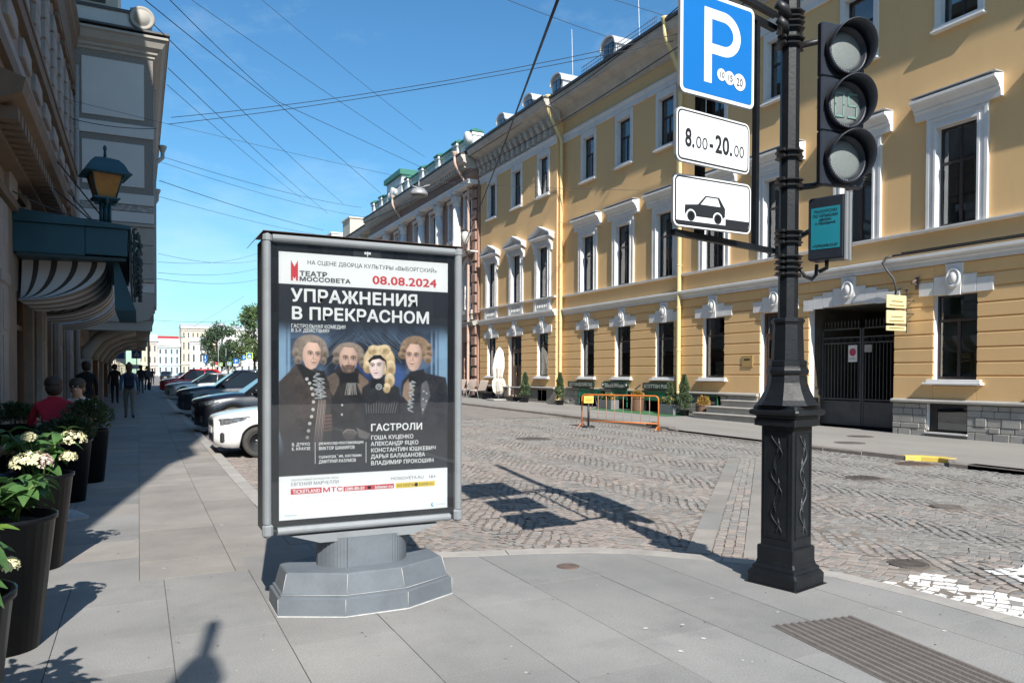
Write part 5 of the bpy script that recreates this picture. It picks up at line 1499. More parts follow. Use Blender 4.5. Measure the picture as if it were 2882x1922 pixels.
# right man
coat([(846, 860), (900, 800), (990, 790), (1080, 810), (1180, 830), (1193, 900), (1193, 1430), (800, 1430), (830, 1100)], (.014, .014, .018), (.05, .05, .06))
coat([(905, 830), (860, 880), (850, 960), (905, 1020), (930, 900)], (.22, .15, .11), (.38, .27, .21)); coat([(1000, 810), (1040, 870), (1060, 960), (1000, 1100), (985, 1000)], (.10, .10, .11), (.19, .185, .19))
wig(948, 620, 110, 86, (.115, .07, .044), (.44, .30, .20), 12, [(848, 670, 30, 32), (858, 630, 26, 26), (1045, 655, 32, 34), (1040, 700, 30, 32), (1046, 610, 26, 26)])
headp(936, 686, 64, 98, SKIN * 1.02, 3, -.16, 0, (.33, .16, .13), (.10, .07, .045))
coat([(900, 790), (1010, 770), (1030, 850), (960, 900), (895, 860)], (.012, .012, .014), (.03, .03, .035))
def ruffle(cx, y0, y1, w, seed, amt=.8):
    r = random.Random(seed); p = []
    n = int((y1 - y0) / 9)
    for i in range(n):
        y = y0 + i * 9; x = cx[0] + (cx[1] - cx[0]) * i / n
        p.append((x + w * math.sin(i * 1.9 + r.uniform(-.4, .4)), y + r.uniform(-6, 6)))
    over(linem(p, 3.4, 2.5) * amt, (.52, .54, .55))
    over(linem([(a + 8, b_ + 5) for a, b_ in p], 2.0, 2) * amt * .6, (.28, .30, .31))
ruffle((925, 905), 855, 1080, 20, 3); 
for bx, by in ((1010, 930), (1032, 945), (1005, 985), (1030, 1000), (1003, 1060)): over(ellm(bx, by, 6, 6, 0, 2), (.55, .55, .53))
# left man in front, brocade coat with pale buttons
coat([(0, 860), (60, 800), (120, 728), (190, 760), (290, 790), (330, 860), (350, 1000), (300, 1300), (210, 1500), (40, 1500), (30, 1280), (0, 1180)], (.030, .024, .022), (.105, .082, .075))
over(polym([(0, 870), (90, 860), (120, 1000), (100, 1260), (30, 1290), (0, 1180)], 8) * .55, (.065, .055, .055))
wig(204, 636, 113, 92, (.12, .09, .075), (.36, .285, .24), 2, [(110, 668, 26, 36), (124, 716, 26, 28), (300, 668, 28, 44), (292, 720, 22, 28)])
headp(214, 684, 62, 92, SKIN * 1.12, 5, .22, 0, (.36, .18, .15), (.22, .17, .14))
coat([(112, 745), (150, 742), (220, 790), (300, 785), (318, 860), (250, 930), (170, 860)], (.010, .010, .012), (.028, .026, .028))
ruffle((238, 262), 800, 985, 26, 6); ruffle((270, 290), 830, 990, 24, 8, .7); ruffle((215, 300), 900, 980, 22, 9, .55)
over(polym([(255, 985), (320, 960), (352, 1145), (345, 1290), (235, 1400), (222, 1210)], 6), (.055, .05, .05))
for i in range(6): over(linem([(262 + i * 9, 985), (225 + i * 11, 1320)], 2.6, 2) * .75, (.36, .24, .21) if i % 2 else (.44, .38, .34))
for yv in range(1090, 1200, 24): over(polym([(288, yv), (350, yv - 8), (350, yv + 6), (288, yv + 13)], 3) * .7, (.22, .12, .09))
for bx, by in ((182, 842), (200, 870), (213, 905), (222, 946), (226, 996), (223, 1047), (213, 1095), (201, 1141), (193, 1190), (185, 1235)): over(ellm(bx, by, 11, 11, 0, 2.5), (.60, .57, .53)); over(ellm(bx + 3, by + 3, 5, 5, 0, 3) * .4, (.25, .23, .21))
for bx, by in ((420, 1020), (418, 1085)): over(ellm(bx, by, 7, 8, 0, 2), (.5, .5, .5))
over(ellm(470, 1225, 44, 40, 20, 8) * .9, (.16, .125, .11)); over(linem([(425, 1215), (450, 1190), (500, 1195), (520, 1215)], 4, 3) * .8, (.36, .34, .32)); over(polym([(520, 1180), (555, 1195), (620, 1225), (590, 1262), (540, 1250)], 6) * .8, (.28, .25, .24))
# lower part fades to slate grey; bands of white paper
over(sm(1080, 1330, Y) * .82, (.048, .050, .058))
wb = 1 - sm(209, 213, Y); over(wb, (.82, .82, .815))
lb = sm(1486, 1492, Y); over(lb, (.82, .825, .83))
r = random.Random(4)
for yl, x1 in ((1634, 1090), (1672, 700), (1672, 1090)):       # pale illegible small print
    x = 76 if x1 != 1090 or yl == 1634 else 800
    while x < x1:
        w = r.uniform(3, 8); h = 9
        if r.random() < .8: over(((np.abs(X - x) < w / 2) & (np.abs(Y - yl) < h)).astype(float) * r.uniform(.08, .34) * (1 if x < 620 else .5), (.35, .36, .38))
        x += w + r.uniform(2, 6) + (18 if r.random() < .1 else 0)
over(ellm(1080, 1752, 14, 15, 0, 2), (.08, .38, .62)); over(ellm(1089, 1750, 11, 12, 0, 2), (.82, .82, .82))
over(linem([(1112, 1752), (1170, 1752)], 5, 3) * .35, (.35, .42, .5)); over(linem([(40, 1752), (110, 1752)], 6, 4) * .4, (.3, .38, .45))
img = np.clip(img, 0, 1)
vx = np.linspace(-.5965, .5965, NX + 1); vz = np.linspace(2.403, .622, NY + 1)
gv = np.zeros((NY + 1, NX + 1, 3)); gv[..., 0] = vx[None, :]; gv[..., 1] = -.1312; gv[..., 2] = vz[:, None]
ii = np.arange(NY)[:, None] * (NX + 1) + np.arange(NX)[None, :]
q = np.stack([ii + NX + 1, ii + NX + 2, ii + 1, ii], -1).reshape(-1, 4)
me = bpy.data.meshes.new("poster")
me.vertices.add(gv.size // 3); me.vertices.foreach_set('co', gv.reshape(-1).astype(np.float32))
me.loops.add(q.size); me.loops.foreach_set('vertex_index', q.reshape(-1).astype(np.int32))
me.polygons.add(len(q)); me.polygons.foreach_set('loop_start', np.arange(0, q.size, 4, dtype=np.int32)); 
me.update(calc_edges=True)
ca = me.color_attributes.new("print", 'FLOAT_COLOR', 'CORNER')
cc = np.ones((len(q), 4, 4), np.float32); cc[:, :, :3] = img.reshape(-1, 1, 3)
ca.data.foreach_set('color', cc.reshape(-1))
mp_ = bpy.data.materials.new("poster_print"); mp_.use_nodes = True
pp_ = mp_.node_tree.nodes["Principled BSDF"]; at_ = mp_.node_tree.nodes.new("ShaderNodeVertexColor"); at_.layer_name = "print"
mp_.node_tree.links.new(at_.outputs['Color'], pp_.inputs['Base Color']); pp_.inputs['Roughness'].default_value = .55; pp_.inputs['Specular IOR Level'].default_value = .3
me.materials.append(mp_)
poster = inst(me, "poster", bb)
m_red = pm("print_red", (0.62, 0.045, 0.06), None, 3, 0.6, fine=0.02)
m_greyp = pm("print_grey", (0.085, 0.10, 0.105), None, 3, 0.6, fine=0.02)
m_greyl = pm("print_light_grey", (0.25, 0.26, 0.27), None, 3, 0.6, fine=0.02)
m_yel = pm("print_yellow", (0.85, 0.62, 0.08), None, 3, 0.6, fine=0.02)
m_brn = pm("print_brown", (0.22, 0.15, 0.03), None, 3, 0.6, fine=0.02)
def pt(body, x, y, w, cap, mat, bold=.012, layer=0):
    put_text(body, cap / .727 / 1000 , mat, poster, (-.5965 + x / 1000, -.13185 - layer * .0010, 2.403 - y / 1000), fit=w / 1000, bold=bold)
pt("НА СЦЕНЕ ДВОРЦА КУЛЬТУРЫ «ВЫБОРГСКИЙ»", 184, 74, 921, 28, m_greyp, .012)
pt("ТЕАТР", 134, 152, 184, 31, m_greyp, .05); pt("МОССОВЕТА", 132, 187, 344, 28, m_greyp, .05)
pt("08.08.2024", 631, 179, 475, 58, m_red, .03)
pt("УПРАЖНЕНИЯ", 78, 324, 883, 83, m_wprint, .035); pt("В ПРЕКРАСНОМ", 78, 442, 964, 81, m_wprint, .035)
pt("ГАСТРОЛЬНАЯ КОМЕДИЯ", 78, 499, 362, 24, m_wprint, .015); pt("В 2-Х ДЕЙСТВИЯХ", 78, 528, 255, 23, m_wprint, .015)
pt("ГАСТРОЛИ", 618, 1203, 376, 47, m_wprint, .03)
for s_, y_, w_ in (("ГОША КУЦЕНКО", 1264, 309), ("АЛЕКСАНДР ЯЦКО", 1308, 349), ("КОНСТАНТИН ЮШКЕВИЧ", 1353, 479), ("ДАРЬЯ БАЛАБАНОВА", 1397, 399), ("ВЛАДИМИР ПРОКОШИН", 1442, 462)): pt(s_, 620, y_, w_, 28, m_wprint, .018)
pt("В. ДЭРХО", 82, 1288, 118, 20, m_wprint, .018); pt("Е. КРАУЗЕ", 82, 1318, 121, 20, m_wprint, .018)
pt("режиссер-постановщик", 260, 1287, 308, 22, m_wprint, .015); pt("ВИКТОР ШАМИРОВ", 260, 1322, 244, 22, m_wprint, .018)
pt("сценография, костюмы", 260, 1378, 293, 22, m_wprint, .015); pt("ДМИТРИЙ РАЗУМОВ", 260, 1412, 254, 22, m_wprint, .018)
def prect(name, x0, y0, x1, y1, mat):
    b = MB(); b.box(-.5965 + x0 / 1000, -.5965 + x1 / 1000, -.1322, -.1315, 2.403 - y1 / 1000, 2.403 - y0 / 1000); b.build(name, mat, poster)
prect("rule_line", 235, 1268, 238, 1412, m_wprint); prect("rule_line", 585, 1280, 588, 1424, m_wprint)
b = MB(); Px = lambda x, y: (-.5965 + x / 1000, 2.403 - y / 1000)
b.prism([Px(78, 188), Px(78, 52), Px(101, 95), Px(124, 52), Px(124, 188), Px(111, 188), Px(111, 160), Px(101, 176), Px(91, 160), Px(91, 188)], 'y', -.1322, -.1315); b.build("letter_logo", m_red, poster)
pt("художественный руководитель театра", 76, 1521, 317, 15, m_greyl, .0); pt("ЕВГЕНИЙ МАРЧЕЛЛИ", 75, 1555, 318, 23, m_greyp, .0)
pt("MOSSOVETA.RU", 764, 1556, 242, 21, m_greyp, .0); pt("16+", 1046, 1558, 50, 23, m_greyp, .01)
prect("red_strip", 75, 1575, 280, 1612, m_red); pt("TICKETLAND", 88, 1606, 182, 24, m_wprint, .03, 1)
pt("МТС", 286, 1610, 134, 31, m_red, .03)
prect("red_strip", 429, 1581, 788, 1613, m_red); pt("(380-80-50", 440, 1607, 134, 21, m_wprint, .03, 1); pt("bileter.ru", 650, 1607, 128, 21, m_wprint, .03, 1); prect("white_ticket", 598, 1587, 620, 1608, m_wprint)
prect("yellow_strip", 801, 1579, 1096, 1616, m_yel); pt("ВСЕ БИЛЕТЫ", 812, 1607, 122, 19, m_brn, .02, 1); pt("KASSIR.RU", 974, 1607, 110, 19, m_brn, .02, 1)
b = MB(); b.lathe([(.014, 0), (.014, .001), (.011, .001), (.011, 0)], 16, M=Matrix.Translation((-.5965 + .953, -.1332, 2.403 - 1.598)) @ Matrix.Rotation(PI / 2, 4, 'X'), smooth=False); b.build("ring_logo", m_brn, poster)
m_bbglass = glass_mat("lightbox_glass", tint=(.97, .98, .98), f0=0.05, clear=1.0, rough=.015)
b = MB(); b.box(-.648, .648, -.151, -.147, .582, 2.46); b.build("glass_pane", m_bbglass, bb)
# ------------------------------------------------------------------ cast iron post
m_cast = pm("black_cast_iron", (0.006, 0.008, 0.011), (0.010, 0.012, 0.015), 5, 0.38, 0.55, bump=0.18, bscale=45, fine=0.15, stain=(0.020, 0.025, 0.028), stain_scale=7, stain_amt=0.5, spec=.3)
m_castworn = pm("worn_iron_edge", (0.055, 0.062, 0.068), (0.03, 0.035, 0.038), 20, 0.45)
PX, PY, PA = 4.48, 4.26, R_(13)
po = thing("lamp_post", "black cast iron post with vine panels on its square foot at the pavement corner", "post", (PX, PY, 0.0), PA)
def sq(h, z, k=0.0):
    if k: return [(-h + k, -h, z), (h - k, -h, z), (h, -h + k, z), (h, h - k, z), (h - k, h, z), (-h + k, h, z), (-h, h - k, z), (-h, -h + k, z)]
    return [(-h, -h, z), (h, -h, z), (h, h, z), (-h, h, z)]
b = MB(); b.loft([sq(.205, .0, .012), sq(.207, .085, .012), sq(.19, .11, .012), sq(.182, .112, .01), sq(.182, .135, .01), sq(.165, .15, .01), sq(.158, .178, .01), sq(.156, .18, .01), sq(.156, .285, .01), sq(.150, .292, .01), sq(.138, .296, .01)]); b.build("plinth_foot", m_cast, po)
b = MB(); b.box(-.22, .22, -.22, .22, -.02, .006); b.build("foot_gap", m_bbblack, po)
S = .136
b = MB(); b.loft([sq(S, .296, .008), sq(S, 1.205, .008)]); b.build("square_shaft", m_cast, po)
for k in range(4):
    Rk = Matrix.Rotation(k * PI / 2, 4, 'Z')
    f = MB(); t = .012; w = .105
    for (x0, x1, z0, z1) in ((-w, -w + .008, .36, 1.17), (w - .008, w, .36, 1.17), (-w + .008, w - .008, .36, .368), (-w + .008, w - .008, 1.162, 1.17)): f.box(x0, x1, -S - .006, -S + .001, z0, z1, M=Rk)
    f.build("panel_moulding", m_cast, po)
    v = MB(); pts = []
    for i in range(61):
        z = .40 + .74 * i / 60; pts.append((.046 * math.cos(PI * 2 * (z - .40) / .30), -S - .004, z))
    v.tube(pts, .0062, 6, M=Rk)
    for i in range(5):
        z = .45 + i * .15; sx = 1 if i % 2 == 0 else -1
        v.loft([[(sx * .0, -S - .002, z - .055), (sx * .001, -S - .007, z - .055), (sx * .0005, -S - .002, z - .054)],
                [(sx * .002, -S - .002, z), (sx * .018, -S - .012, z + .006), (sx * .034, -S - .002, z + .01)], [(sx * .010, -S - .002, z + .03), (sx * .020, -S - .010, z + .035), (sx * .028, -S - .002, z + .034)], [(sx * .012, -S - .002, z + .075), (sx * .0125, -S - .004, z + .075), (sx * .013, -S - .002, z + .0745)]], M=Rk)
        for j in range(4): v.ell((sx * (.005 + .006 * (j % 2)), -S - .006, z - .03 + j * .022), (.005, .005, .008), 6, 4, M=Rk)
    v.build("vine_relief", m_castworn if k in (0, 1) else m_cast, po)
b = MB(); b.loft([sq(.140, 1.206, .01), sq(.178, 1.215, .012), sq(.178, 1.262, .012), sq(.168, 1.27, .012), sq(.17, 1.285, .012), sq(.205, 1.30, .016), sq(.212, 1.318, .02), sq(.205, 1.335, .016), sq(.184, 1.342, .014), sq(.182, 1.362, .014), sq(.172, 1.37, .012)]); b.build("collar", m_cast, po)
def oc(r, z, n=8, rot=PI / 8): return [(r * math.cos(2 * PI * k / n + rot), r * math.sin(2 * PI * k / n + rot), z) for k in range(n)]
b = MB(); b.loft([oc(.235, 1.371), oc(.205, 1.41), oc(.168, 1.48), oc(.148, 1.54), oc(.140, 1.60)]); b.build("bell", m_cast, po)
b = MB(); b.loft([oc(.145, 1.601), oc(.155, 1.615), oc(.158, 1.635), oc(.15, 1.65), oc(.138, 1.668), oc(.142, 1.672), oc(.142, 1.705), oc(.13, 1.715)]); b.build("ring", m_cast, po)
b = MB(); b.loft([oc(.122, 1.716), oc(.112, 1.985)]); b.build("octagonal_shaft", m_cast, po)
b = MB(); b.loft([oc(.115, 1.986), oc(.118, 2.0), oc(.125, 2.005), oc(.125, 2.02), oc(.112, 2.035)]); b.build("ring", m_cast, po)
b = MB(); b.loft([oc(.074, 2.036), oc(.070, 4.2), oc(.062, 6.6), oc(.05, 6.62), oc(.045, 6.9)]); b.build("upper_shaft", m_cast, po)
def clamp(z, tilt=0):
    for dz in (0, .045):
        c = MB(); c.lathe([(.075, 0), (.105, .006), (.108, .014), (.075, .02)], 8, (0, 0, z + dz), smooth=False, rot=PI / 8)
        c.box(-.13, -.10, -.03, .03, z + dz, z + dz + .02); c.box(.10, .135, -.03, .03, z + dz, z + dz + .02)
        c.build("steel_band", m_black, po)
for z in (2.36, 2.45, 2.60, 2.64, 3.03, 3.25, 4.10, 4.22, 4.30): clamp(z)
# frame of bars carrying the signs
s_ = MB(); q = lambda x, y0, z: (x, y0, z)
def bar_(b, x0, x1, y, z, w=.02): b.box(x0, x1, y - w, y + w, z - w, z + w)
s_ = MB(); bar_(s_, -1.28, -.07, .09, 2.555); bar_(s_, -1.28, -.07, .09, 4.255); bar_(s_, -1.6, -.07, .09, 4.36); s_.box(-.335, -.295, .071, .109, 2.575, 4.235); s_.box(-1.02, -.965, .066, .114, 2.575, 5.35); s_.box(-.89, -.855, .066, .114, 3.30, 4.235); s_.build("sign_bracket", m_cast, po)
s_ = MB(); s_.tube([(-.07, -.02, 4.3), (-.16, -.05, 4.33), (-.22, -.02, 4.36)], .035, 8); s_.tube([(-.07, 0, 4.2), (-.15, -.04, 4.22), (-.2, -.02, 4.25)], .032, 8); s_.tube([(.06, -.05, 4.12), (.16, -.12, 4.15), (.24, -.18, 4.17)], .024, 8); s_.tube([(.06, -.05, 3.04), (.14, -.12, 3.05), (.22, -.16, 3.08)], .024, 8); s_.tube([(.06, -.02, 2.66), (.12, -.04, 2.68), (.2, -.06, 2.72)], .02, 8)
s_.tube([(.05, -.05, 2.44), (.10, -.08, 2.36), (.17, -.1, 2.34), (.23, -.1, 2.38), (.24, -.1, 2.46)], .014, 8); s_.build("bracket_arm", m_black, po)

# ------------------------------------------------------------------ road signs
m_sgrey = pm("sign_back_metal", (0.40, 0.41, 0.42), None, 4, 0.5, metal=.3)
m_swhite = pm("sign_white_film", (0.80, 0.82, 0.83), (0.77, 0.79, 0.80), 3, 0.4, fine=.02)
m_sblue = pm("sign_blue_film", (0.004, 0.15, 0.47), (0.004, 0.145, 0.45), 2, 0.38, fine=.03)
m_sblack = pm("sign_black_film", (0.018, 0.020, 0.024), None, 2, 0.4, fine=.02)
def rrect(w, h, r, n=6):
    out = []
    for cx, cz, a0 in ((w / 2 - r, -h / 2 + r, -PI / 2), (w / 2 - r, h / 2 - r, 0), (-w / 2 + r, h / 2 - r, PI / 2), (-w / 2 + r, -h / 2 + r, PI)):
        for i in range(n + 1):
            a = a0 + PI / 2 * i / n; out.append((cx + r * math.cos(a), cz + r * math.sin(a)))
    return out
def sign(name, label, loc, rot, w, h, face, rim=None, r=.045, border=None, group=None, cat="road sign"):
    t = thing(name, label, cat, loc, rot, group)
    b = MB(); b.prism(rrect(w, h, r), 'y', 0.0, .022); b.build("back_plate", m_sgrey, t)
    b = MB(); b.prism(rrect(w - .004, h - .004, r), 'y', -.0012, 0.0); b.build("face", rim or face, t)
    if border:
        b = MB(); b.prism(rrect(w - .024, h - .024, r - .008), 'y', -.0024, -.0013); b.build("border", border, t)
        b = MB(); b.prism(rrect(w - .046, h - .046, r - .018), 'y', -.0036, -.0025); b.build("field", face, t)
    elif rim:
        b = MB(); b.prism(rrect(w - .05, h - .05, r - .02), 'y', -.0024, -.0013); b.build("field", face, t)
    b = MB(); b.box(-.2, .2, .0225, .05, h / 2 - .06, h / 2 - .02); b.box(-.2, .2, .0225, .05, -h / 2 + .02, -h / 2 + .06); b.build("mounting_rail", m_black, t)
    return t
t = sign("parking_sign", "blue square parking sign with white letter P and prices 10 15 20", (3.545, 4.005, 3.815), R_(4.5), .7, .7, m_sblue, m_swhite)
b = MB()
def ring_poly(b, outer, inner, y0, y1):
    n = len(outer)
    for i in range(n):
        j = (i + 1) % n
        b.prism([outer[i], outer[j], inner[j], inner[i]], 'y', y0, y1)
b.prism([(-.135, -.245), (-.065, -.245), (-.065, .255), (-.135, .255)], 'y', -.0036, -.0025)
N_ = 18; outer = [(.045 + .165 * math.sin(PI * i / N_), .105 + .15 * math.cos(PI * i / N_)) for i in range(N_ + 1)]; inner = [(.045 + .095 * math.sin(PI * i / N_), .105 + .082 * math.cos(PI * i / N_)) for i in range(N_ + 1)]
for i in range(N_): b.prism([outer[i], outer[i + 1], inner[i + 1], inner[i]], 'y', -.0036, -.0025)
b.prism([(-.065, .187), (.045, .187), (.045, .255), (-.065, .255)], 'y', -.0036, -.0025); b.prism([(-.065, -.045), (.045, -.045), (.045, .023), (-.065, .023)], 'y', -.0036, -.0025)
b.build("letter_p", m_swhite, t)
for x, z, r, s in ((.027, -.170, .041, "10"), (.104, -.178, .047, "15"), (.200, -.188, .058, "20")):
    b = MB(); b.lathe([(r, 0), (r, .0012)], 24, M=Matrix.Translation((x, -.0040 - x * .004, z)) @ Matrix.Rotation(PI / 2, 4, 'X'), smooth=False); b.build("price_disc", m_swhite, t)
    put_text(s, r * 1.3, m_sblack, t, (x, -.0064 - x * .004, z - r * .46), fit=r * 1.05, ax='CENTER', bold=.015)
t = sign("time_plate", "white plate reading 8.00-20.00 below the blue parking sign", (3.470, 3.955, 3.164), R_(6.0), .7, .35, m_swhite, m_swhite, border=m_sblack)
for s, x, w, sz, bd in (("8.", -.275, .085, .165, .03), ("00", -.178, .108, .115, .0), ("-", -.05, .035, .16, .03), ("20.", .005, .165, .165, .03), ("00", .188, .098, .115, .0)):
    put_text(s, sz, m_sblack, t, (x, -.0050, -.07), fit=w, bold=bd)
t = sign("parking_way_plate", "white plate with a black car pictogram at a kerb, lowest of the three signs", (3.522, 4.019, 2.761), R_(1.7), .7, .35, m_swhite, m_swhite, border=m_sblack)
b = MB(); y0, y1 = -.0048, -.0037
cx = lambda u: -.35 + .7 * u; cz = lambda v: .175 - .35 * v
b.prism([(cx(.03), cz(.88)), (cx(.655), cz(.88)), (cx(.655), cz(.955)), (cx(.05), cz(.955))], 'y', y0, y1); b.prism([(cx(.655), cz(.755)), (cx(.97), cz(.755)), (cx(.955), cz(.955)), (cx(.655), cz(.955))], 'y', y0, y1); b.build("kerb_pictogram", m_sblack, t)
b = MB()
body = [(.135, .70), (.14, .575), (.30, .54), (.395, .355), (.57, .355), (.65, .56), (.648, .72), (.62, .76)]
def arch(cu, cv, r): return [(cu + r * math.cos(a), cv - 2 * r * math.sin(a)) for a in [PI * i / 10 for i in range(11)]]
poly = [(.135, .70), (.14, .575), (.30, .54), (.395, .355), (.57, .355), (.65, .56), (.648, .72), (.625, .745)] + arch(.555, .77, .063) + [(.47, .775), (.28, .775)] + arch(.215, .77, .063)
b.prism([(cx(u), cz(v)) for u, v in poly], 'y', y0, y1); b.build("car_pictogram", m_sblack, t)
b = MB(); b.prism([(cx(u), cz(v)) for u, v in ((.335, .535), (.405, .385), (.55, .385), (.585, .535))], 'y', -.006, -.0049); b.build("car_window_pictogram", m_swhite, t)
for u in (.215, .555):
    b = MB(); b.lathe([(.034, 0), (.034, .001), (.022, .001), (.022, 0)], 20, M=Matrix.Translation((cx(u), -.0049, cz(.775))) @ Matrix.Rotation(PI / 2, 4, 'X'), smooth=False); b.build("wheel_pictogram", m_sblack, t)
t = sign("direction_sign", "large road sign fixed to the post above the blue parking sign", (3.53, 4.04, 4.86), R_(6), .86, .95, m_sblue, m_swhite)

# ------------------------------------------------------------------ traffic light
m_tl = pm("black_plastic_housing", (0.012, 0.016, 0.025), (0.016, 0.020, 0.030), 4, 0.4, 0.5, fine=.08)
m_lens = pm("frosted_lens", (0.185, 0.205, 0.20), (0.15, 0.17, 0.165), 60, 0.45, bump=.35, bscale=160, fine=.18)
m_green = pm("faint_green_digits", (0.17, 0.29, 0.25), None, 30, 0.5, fine=.1)
tl = thing("traffic_light", "black traffic light with three unlit round lenses beside the post", "traffic light", (4.727, 4.03, 3.609), R_(-7.5))
b = MB()
for k in (-1, 0, 1): b.bbox(-.2, .2, -.06, -.005, k * .40 - .199, k * .40 + .199, .010)
b.build("housing", m_tl, tl)
for k, nm in ((1, "top"), (0, "mid"), (-1, "low")):
    z0 = k * .40 - .005; xo = .0
    b = MB(); b.lathe([(.172, 0), (.178, .045), (.168, .052), (.156, .046), (.150, .004)], 28, M=Matrix.Translation((xo, -.061, z0)) @ Matrix.Rotation(PI / 2, 4, 'X')); b.build("lens_ring", m_tl, tl)
    b = MB(); b.lathe([(.148, .0), (.146, .010), (.12, .016), (.06, .021), (.005, .022)], 28, M=Matrix.Translation((xo, -.062, z0)) @ Matrix.Rotation(PI / 2, 4, 'X')); o = b.build("lens", m_lens, tl)
    v = MB(); vs = []; n = 22
    for i in range(n + 1):
        a = R_(-48) + R_(235) * i / n; dep = .125 * math.sin(PI * min(1, i / n * 1.0)) ** .6 + .015
        for r in (.176, .183):
            vs += [(xo + r * math.cos(a), -.09, z0 + r * math.sin(a)), (xo + r * math.cos(a) * 1.02, -.09 - dep, z0 + r * math.sin(a) * 1.04)]
    fs = []
    for i in range(n):
        o4 = i * 4; fs += [(o4, o4 + 1, o4 + 5, o4 + 4), (o4 + 3, o4 + 2, o4 + 6, o4 + 7), (o4 + 1, o4 + 3, o4 + 7, o4 + 5), (o4 + 2, o4, o4 + 4, o4 + 6)]
    v.add(vs, fs, smooth=True); v.build("visor", m_tl, tl)
    dots = MB()
    for ring in range(2):
        for i in range(13):
            a = R_(196) + R_(74) * i / 12; r = .158 + ring * .008
            dots.ell((xo + r * math.cos(a), -.110 - ring * .002, z0 + r * math.sin(a)), (.0022, .0022, .0022), 5, 4)
    dots.build("rim_studs", m_swhite, tl)
lens_y = -.0850
dg = MB()
def seg(x, z, w, h, s):
    T = .014
    for c in s:
        d = {'t': (x, z + h, w, 0), 'm': (x, z + h / 2, w, 0), 'b': (x, z, w, 0), 'tl': (x, z + h / 2, 0, h / 2), 'bl': (x, z, 0, h / 2), 'tr': (x + w, z + h / 2, 0, h / 2), 'br': (x + w, z, 0, h / 2)}[c]
        dg.box(d[0] - T / 2, d[0] + d[2] + T / 2, lens_y - .002, lens_y, d[1] - T / 2, d[1] + d[3] + T / 2)
seg(-.095, -.09, .075, .17, ['t', 'b', 'tl', 'bl', 'tr', 'br']); seg(.025, -.09, .075, .17, ['t', 'm', 'b', 'tl', 'br'])
dg.build("countdown_digits", m_green, tl)
# small black box with a turquoise sticker, under the traffic light
m_cyan = pm("turquoise_sticker", (0.012, 0.20, 0.26), (0.010, 0.18, 0.235), 4, 0.45, fine=.06)
bx = thing("pedestrian_signal_box", "black signal box with a turquoise paper ad on its side under the traffic light", "signal box", (4.60, 4.02, 2.70), R_(-72))
b = MB(); b.bbox(-.135, .14, .002, .16, -.235, .235, .012); b.build("housing", m_tl, bx)
b = MB(); b.box(.142, .155, .0, .035, -.25, .25); b.box(.142, .155, .065, .10, -.25, .25); b.build("steel_edge", m_bbframe, bx)
b = MB(); b.box(-.108, .108, -.001, .0015, -.155, .155); o = b.build("sticker", m_cyan, bx)
for s, z, w in (("ЭКСКУРСИИ", .115, .175), ("ПО КРЫШАМ", .082, .185), ("дворы", .055, .09), ("и парадные", .028, .15), ("+7(995)598-52-87", -.142, .19)):
    put_text(s, .03, m_sblack, o, (0, -.0022, z), fit=w, ax='CENTER', bold=.02)
b = MB(); b.tube([(-.02, .08, -.237), (-.02, .08, -.29), (-.08, .09, -.31)], .016, 8); b.build("cable_gland", m_black, bx)

# ------------------------------------------------------------------ orange barrier and warning post
m_orange = pm("orange_barrier_paint", (0.72, 0.20, 0.035), (0.62, 0.17, 0.035), 5, 0.45, fine=.08)
A = Vector((12.25, 19.85)); Bp = Vector((13.45, 17.6)); L_b = (Bp - A).length; ang = math.atan2(Bp.y - A.y, Bp.x - A.x)
br = thing("crowd_barrier", "orange tubular crowd barrier at the edge of the far pavement", "barrier", (A.x, A.y, -.02), ang)
b = MB(); r = .12
pts = [(0, 0, .0), (0, 0, .98)] ; 
top = [(0, 0, -.02), (0, 0, 1.0 - r)] + [(r - r * math.cos(a), 0, 1.0 - r + r * math.sin(a)) for a in (PI / 8, PI / 4, 3 * PI / 8)] + [(r, 0, 1.0), (L_b - r, 0, 1.0)] + [(L_b - r + r * math.sin(a), 0, 1.0 - r + r * math.cos(a)) for a in (PI / 8, PI / 4, 3 * PI / 8)] + [(L_b, 0, 1.0 - r), (L_b, 0, -.03)]
b.tube(top, .021, 10); b.tube([(0, 0, .2), (L_b, 0, .2)], .018, 8); b.build("frame", m_orange, br)
bm_ = MB(); bm_.tube([(0, 0, .2), (0, 0, 1.0)], .007, 6); me = bm_.mesh("bar", pm("pale_orange_bar", (.66, .36, .22), None, 6, .5))
for i in range(8): inst(me, "bar", br, ((i + 1) * L_b / 9, 0, 0))
for x in (0, L_b):
    b = MB(); b.tube([(x, -.22, .0), (x, -.08, .1), (x, .08, .1), (x, .22, .0)], .016, 6); b.build("foot", m_orange, br)
ps = thing("warning_post", "thin black post with a small yellow box sign beside the orange barrier", "post", (12.30, 19.55, -.02))
b = MB(); b.lathe([(.2, 0), (.2, .03), (.17, .05), (.03, .06)], 20); b.build("base_disc", m_black, ps)
b = MB(); b.tube([(0, 0, .05), (0, 0, .78)], .032, 10); b.build("pole", m_black, ps)
b = MB(); b.bbox(-.15, .15, -.05, .05, .74, .96, .008, M=Matrix.Rotation(R_(-25), 4, 'Z')); o = b.build("sign_box", pm("yellow_sign", (.80, .58, .12), (.74, .53, .11), 5, .5), ps)
b = MB()
for z in (.80, .84, .88): b.box(-.11, .11, -.053, -.0505, z, z + .012, M=Matrix.Rotation(R_(-25), 4, 'Z'))
b.build("text_line", m_brn, o)
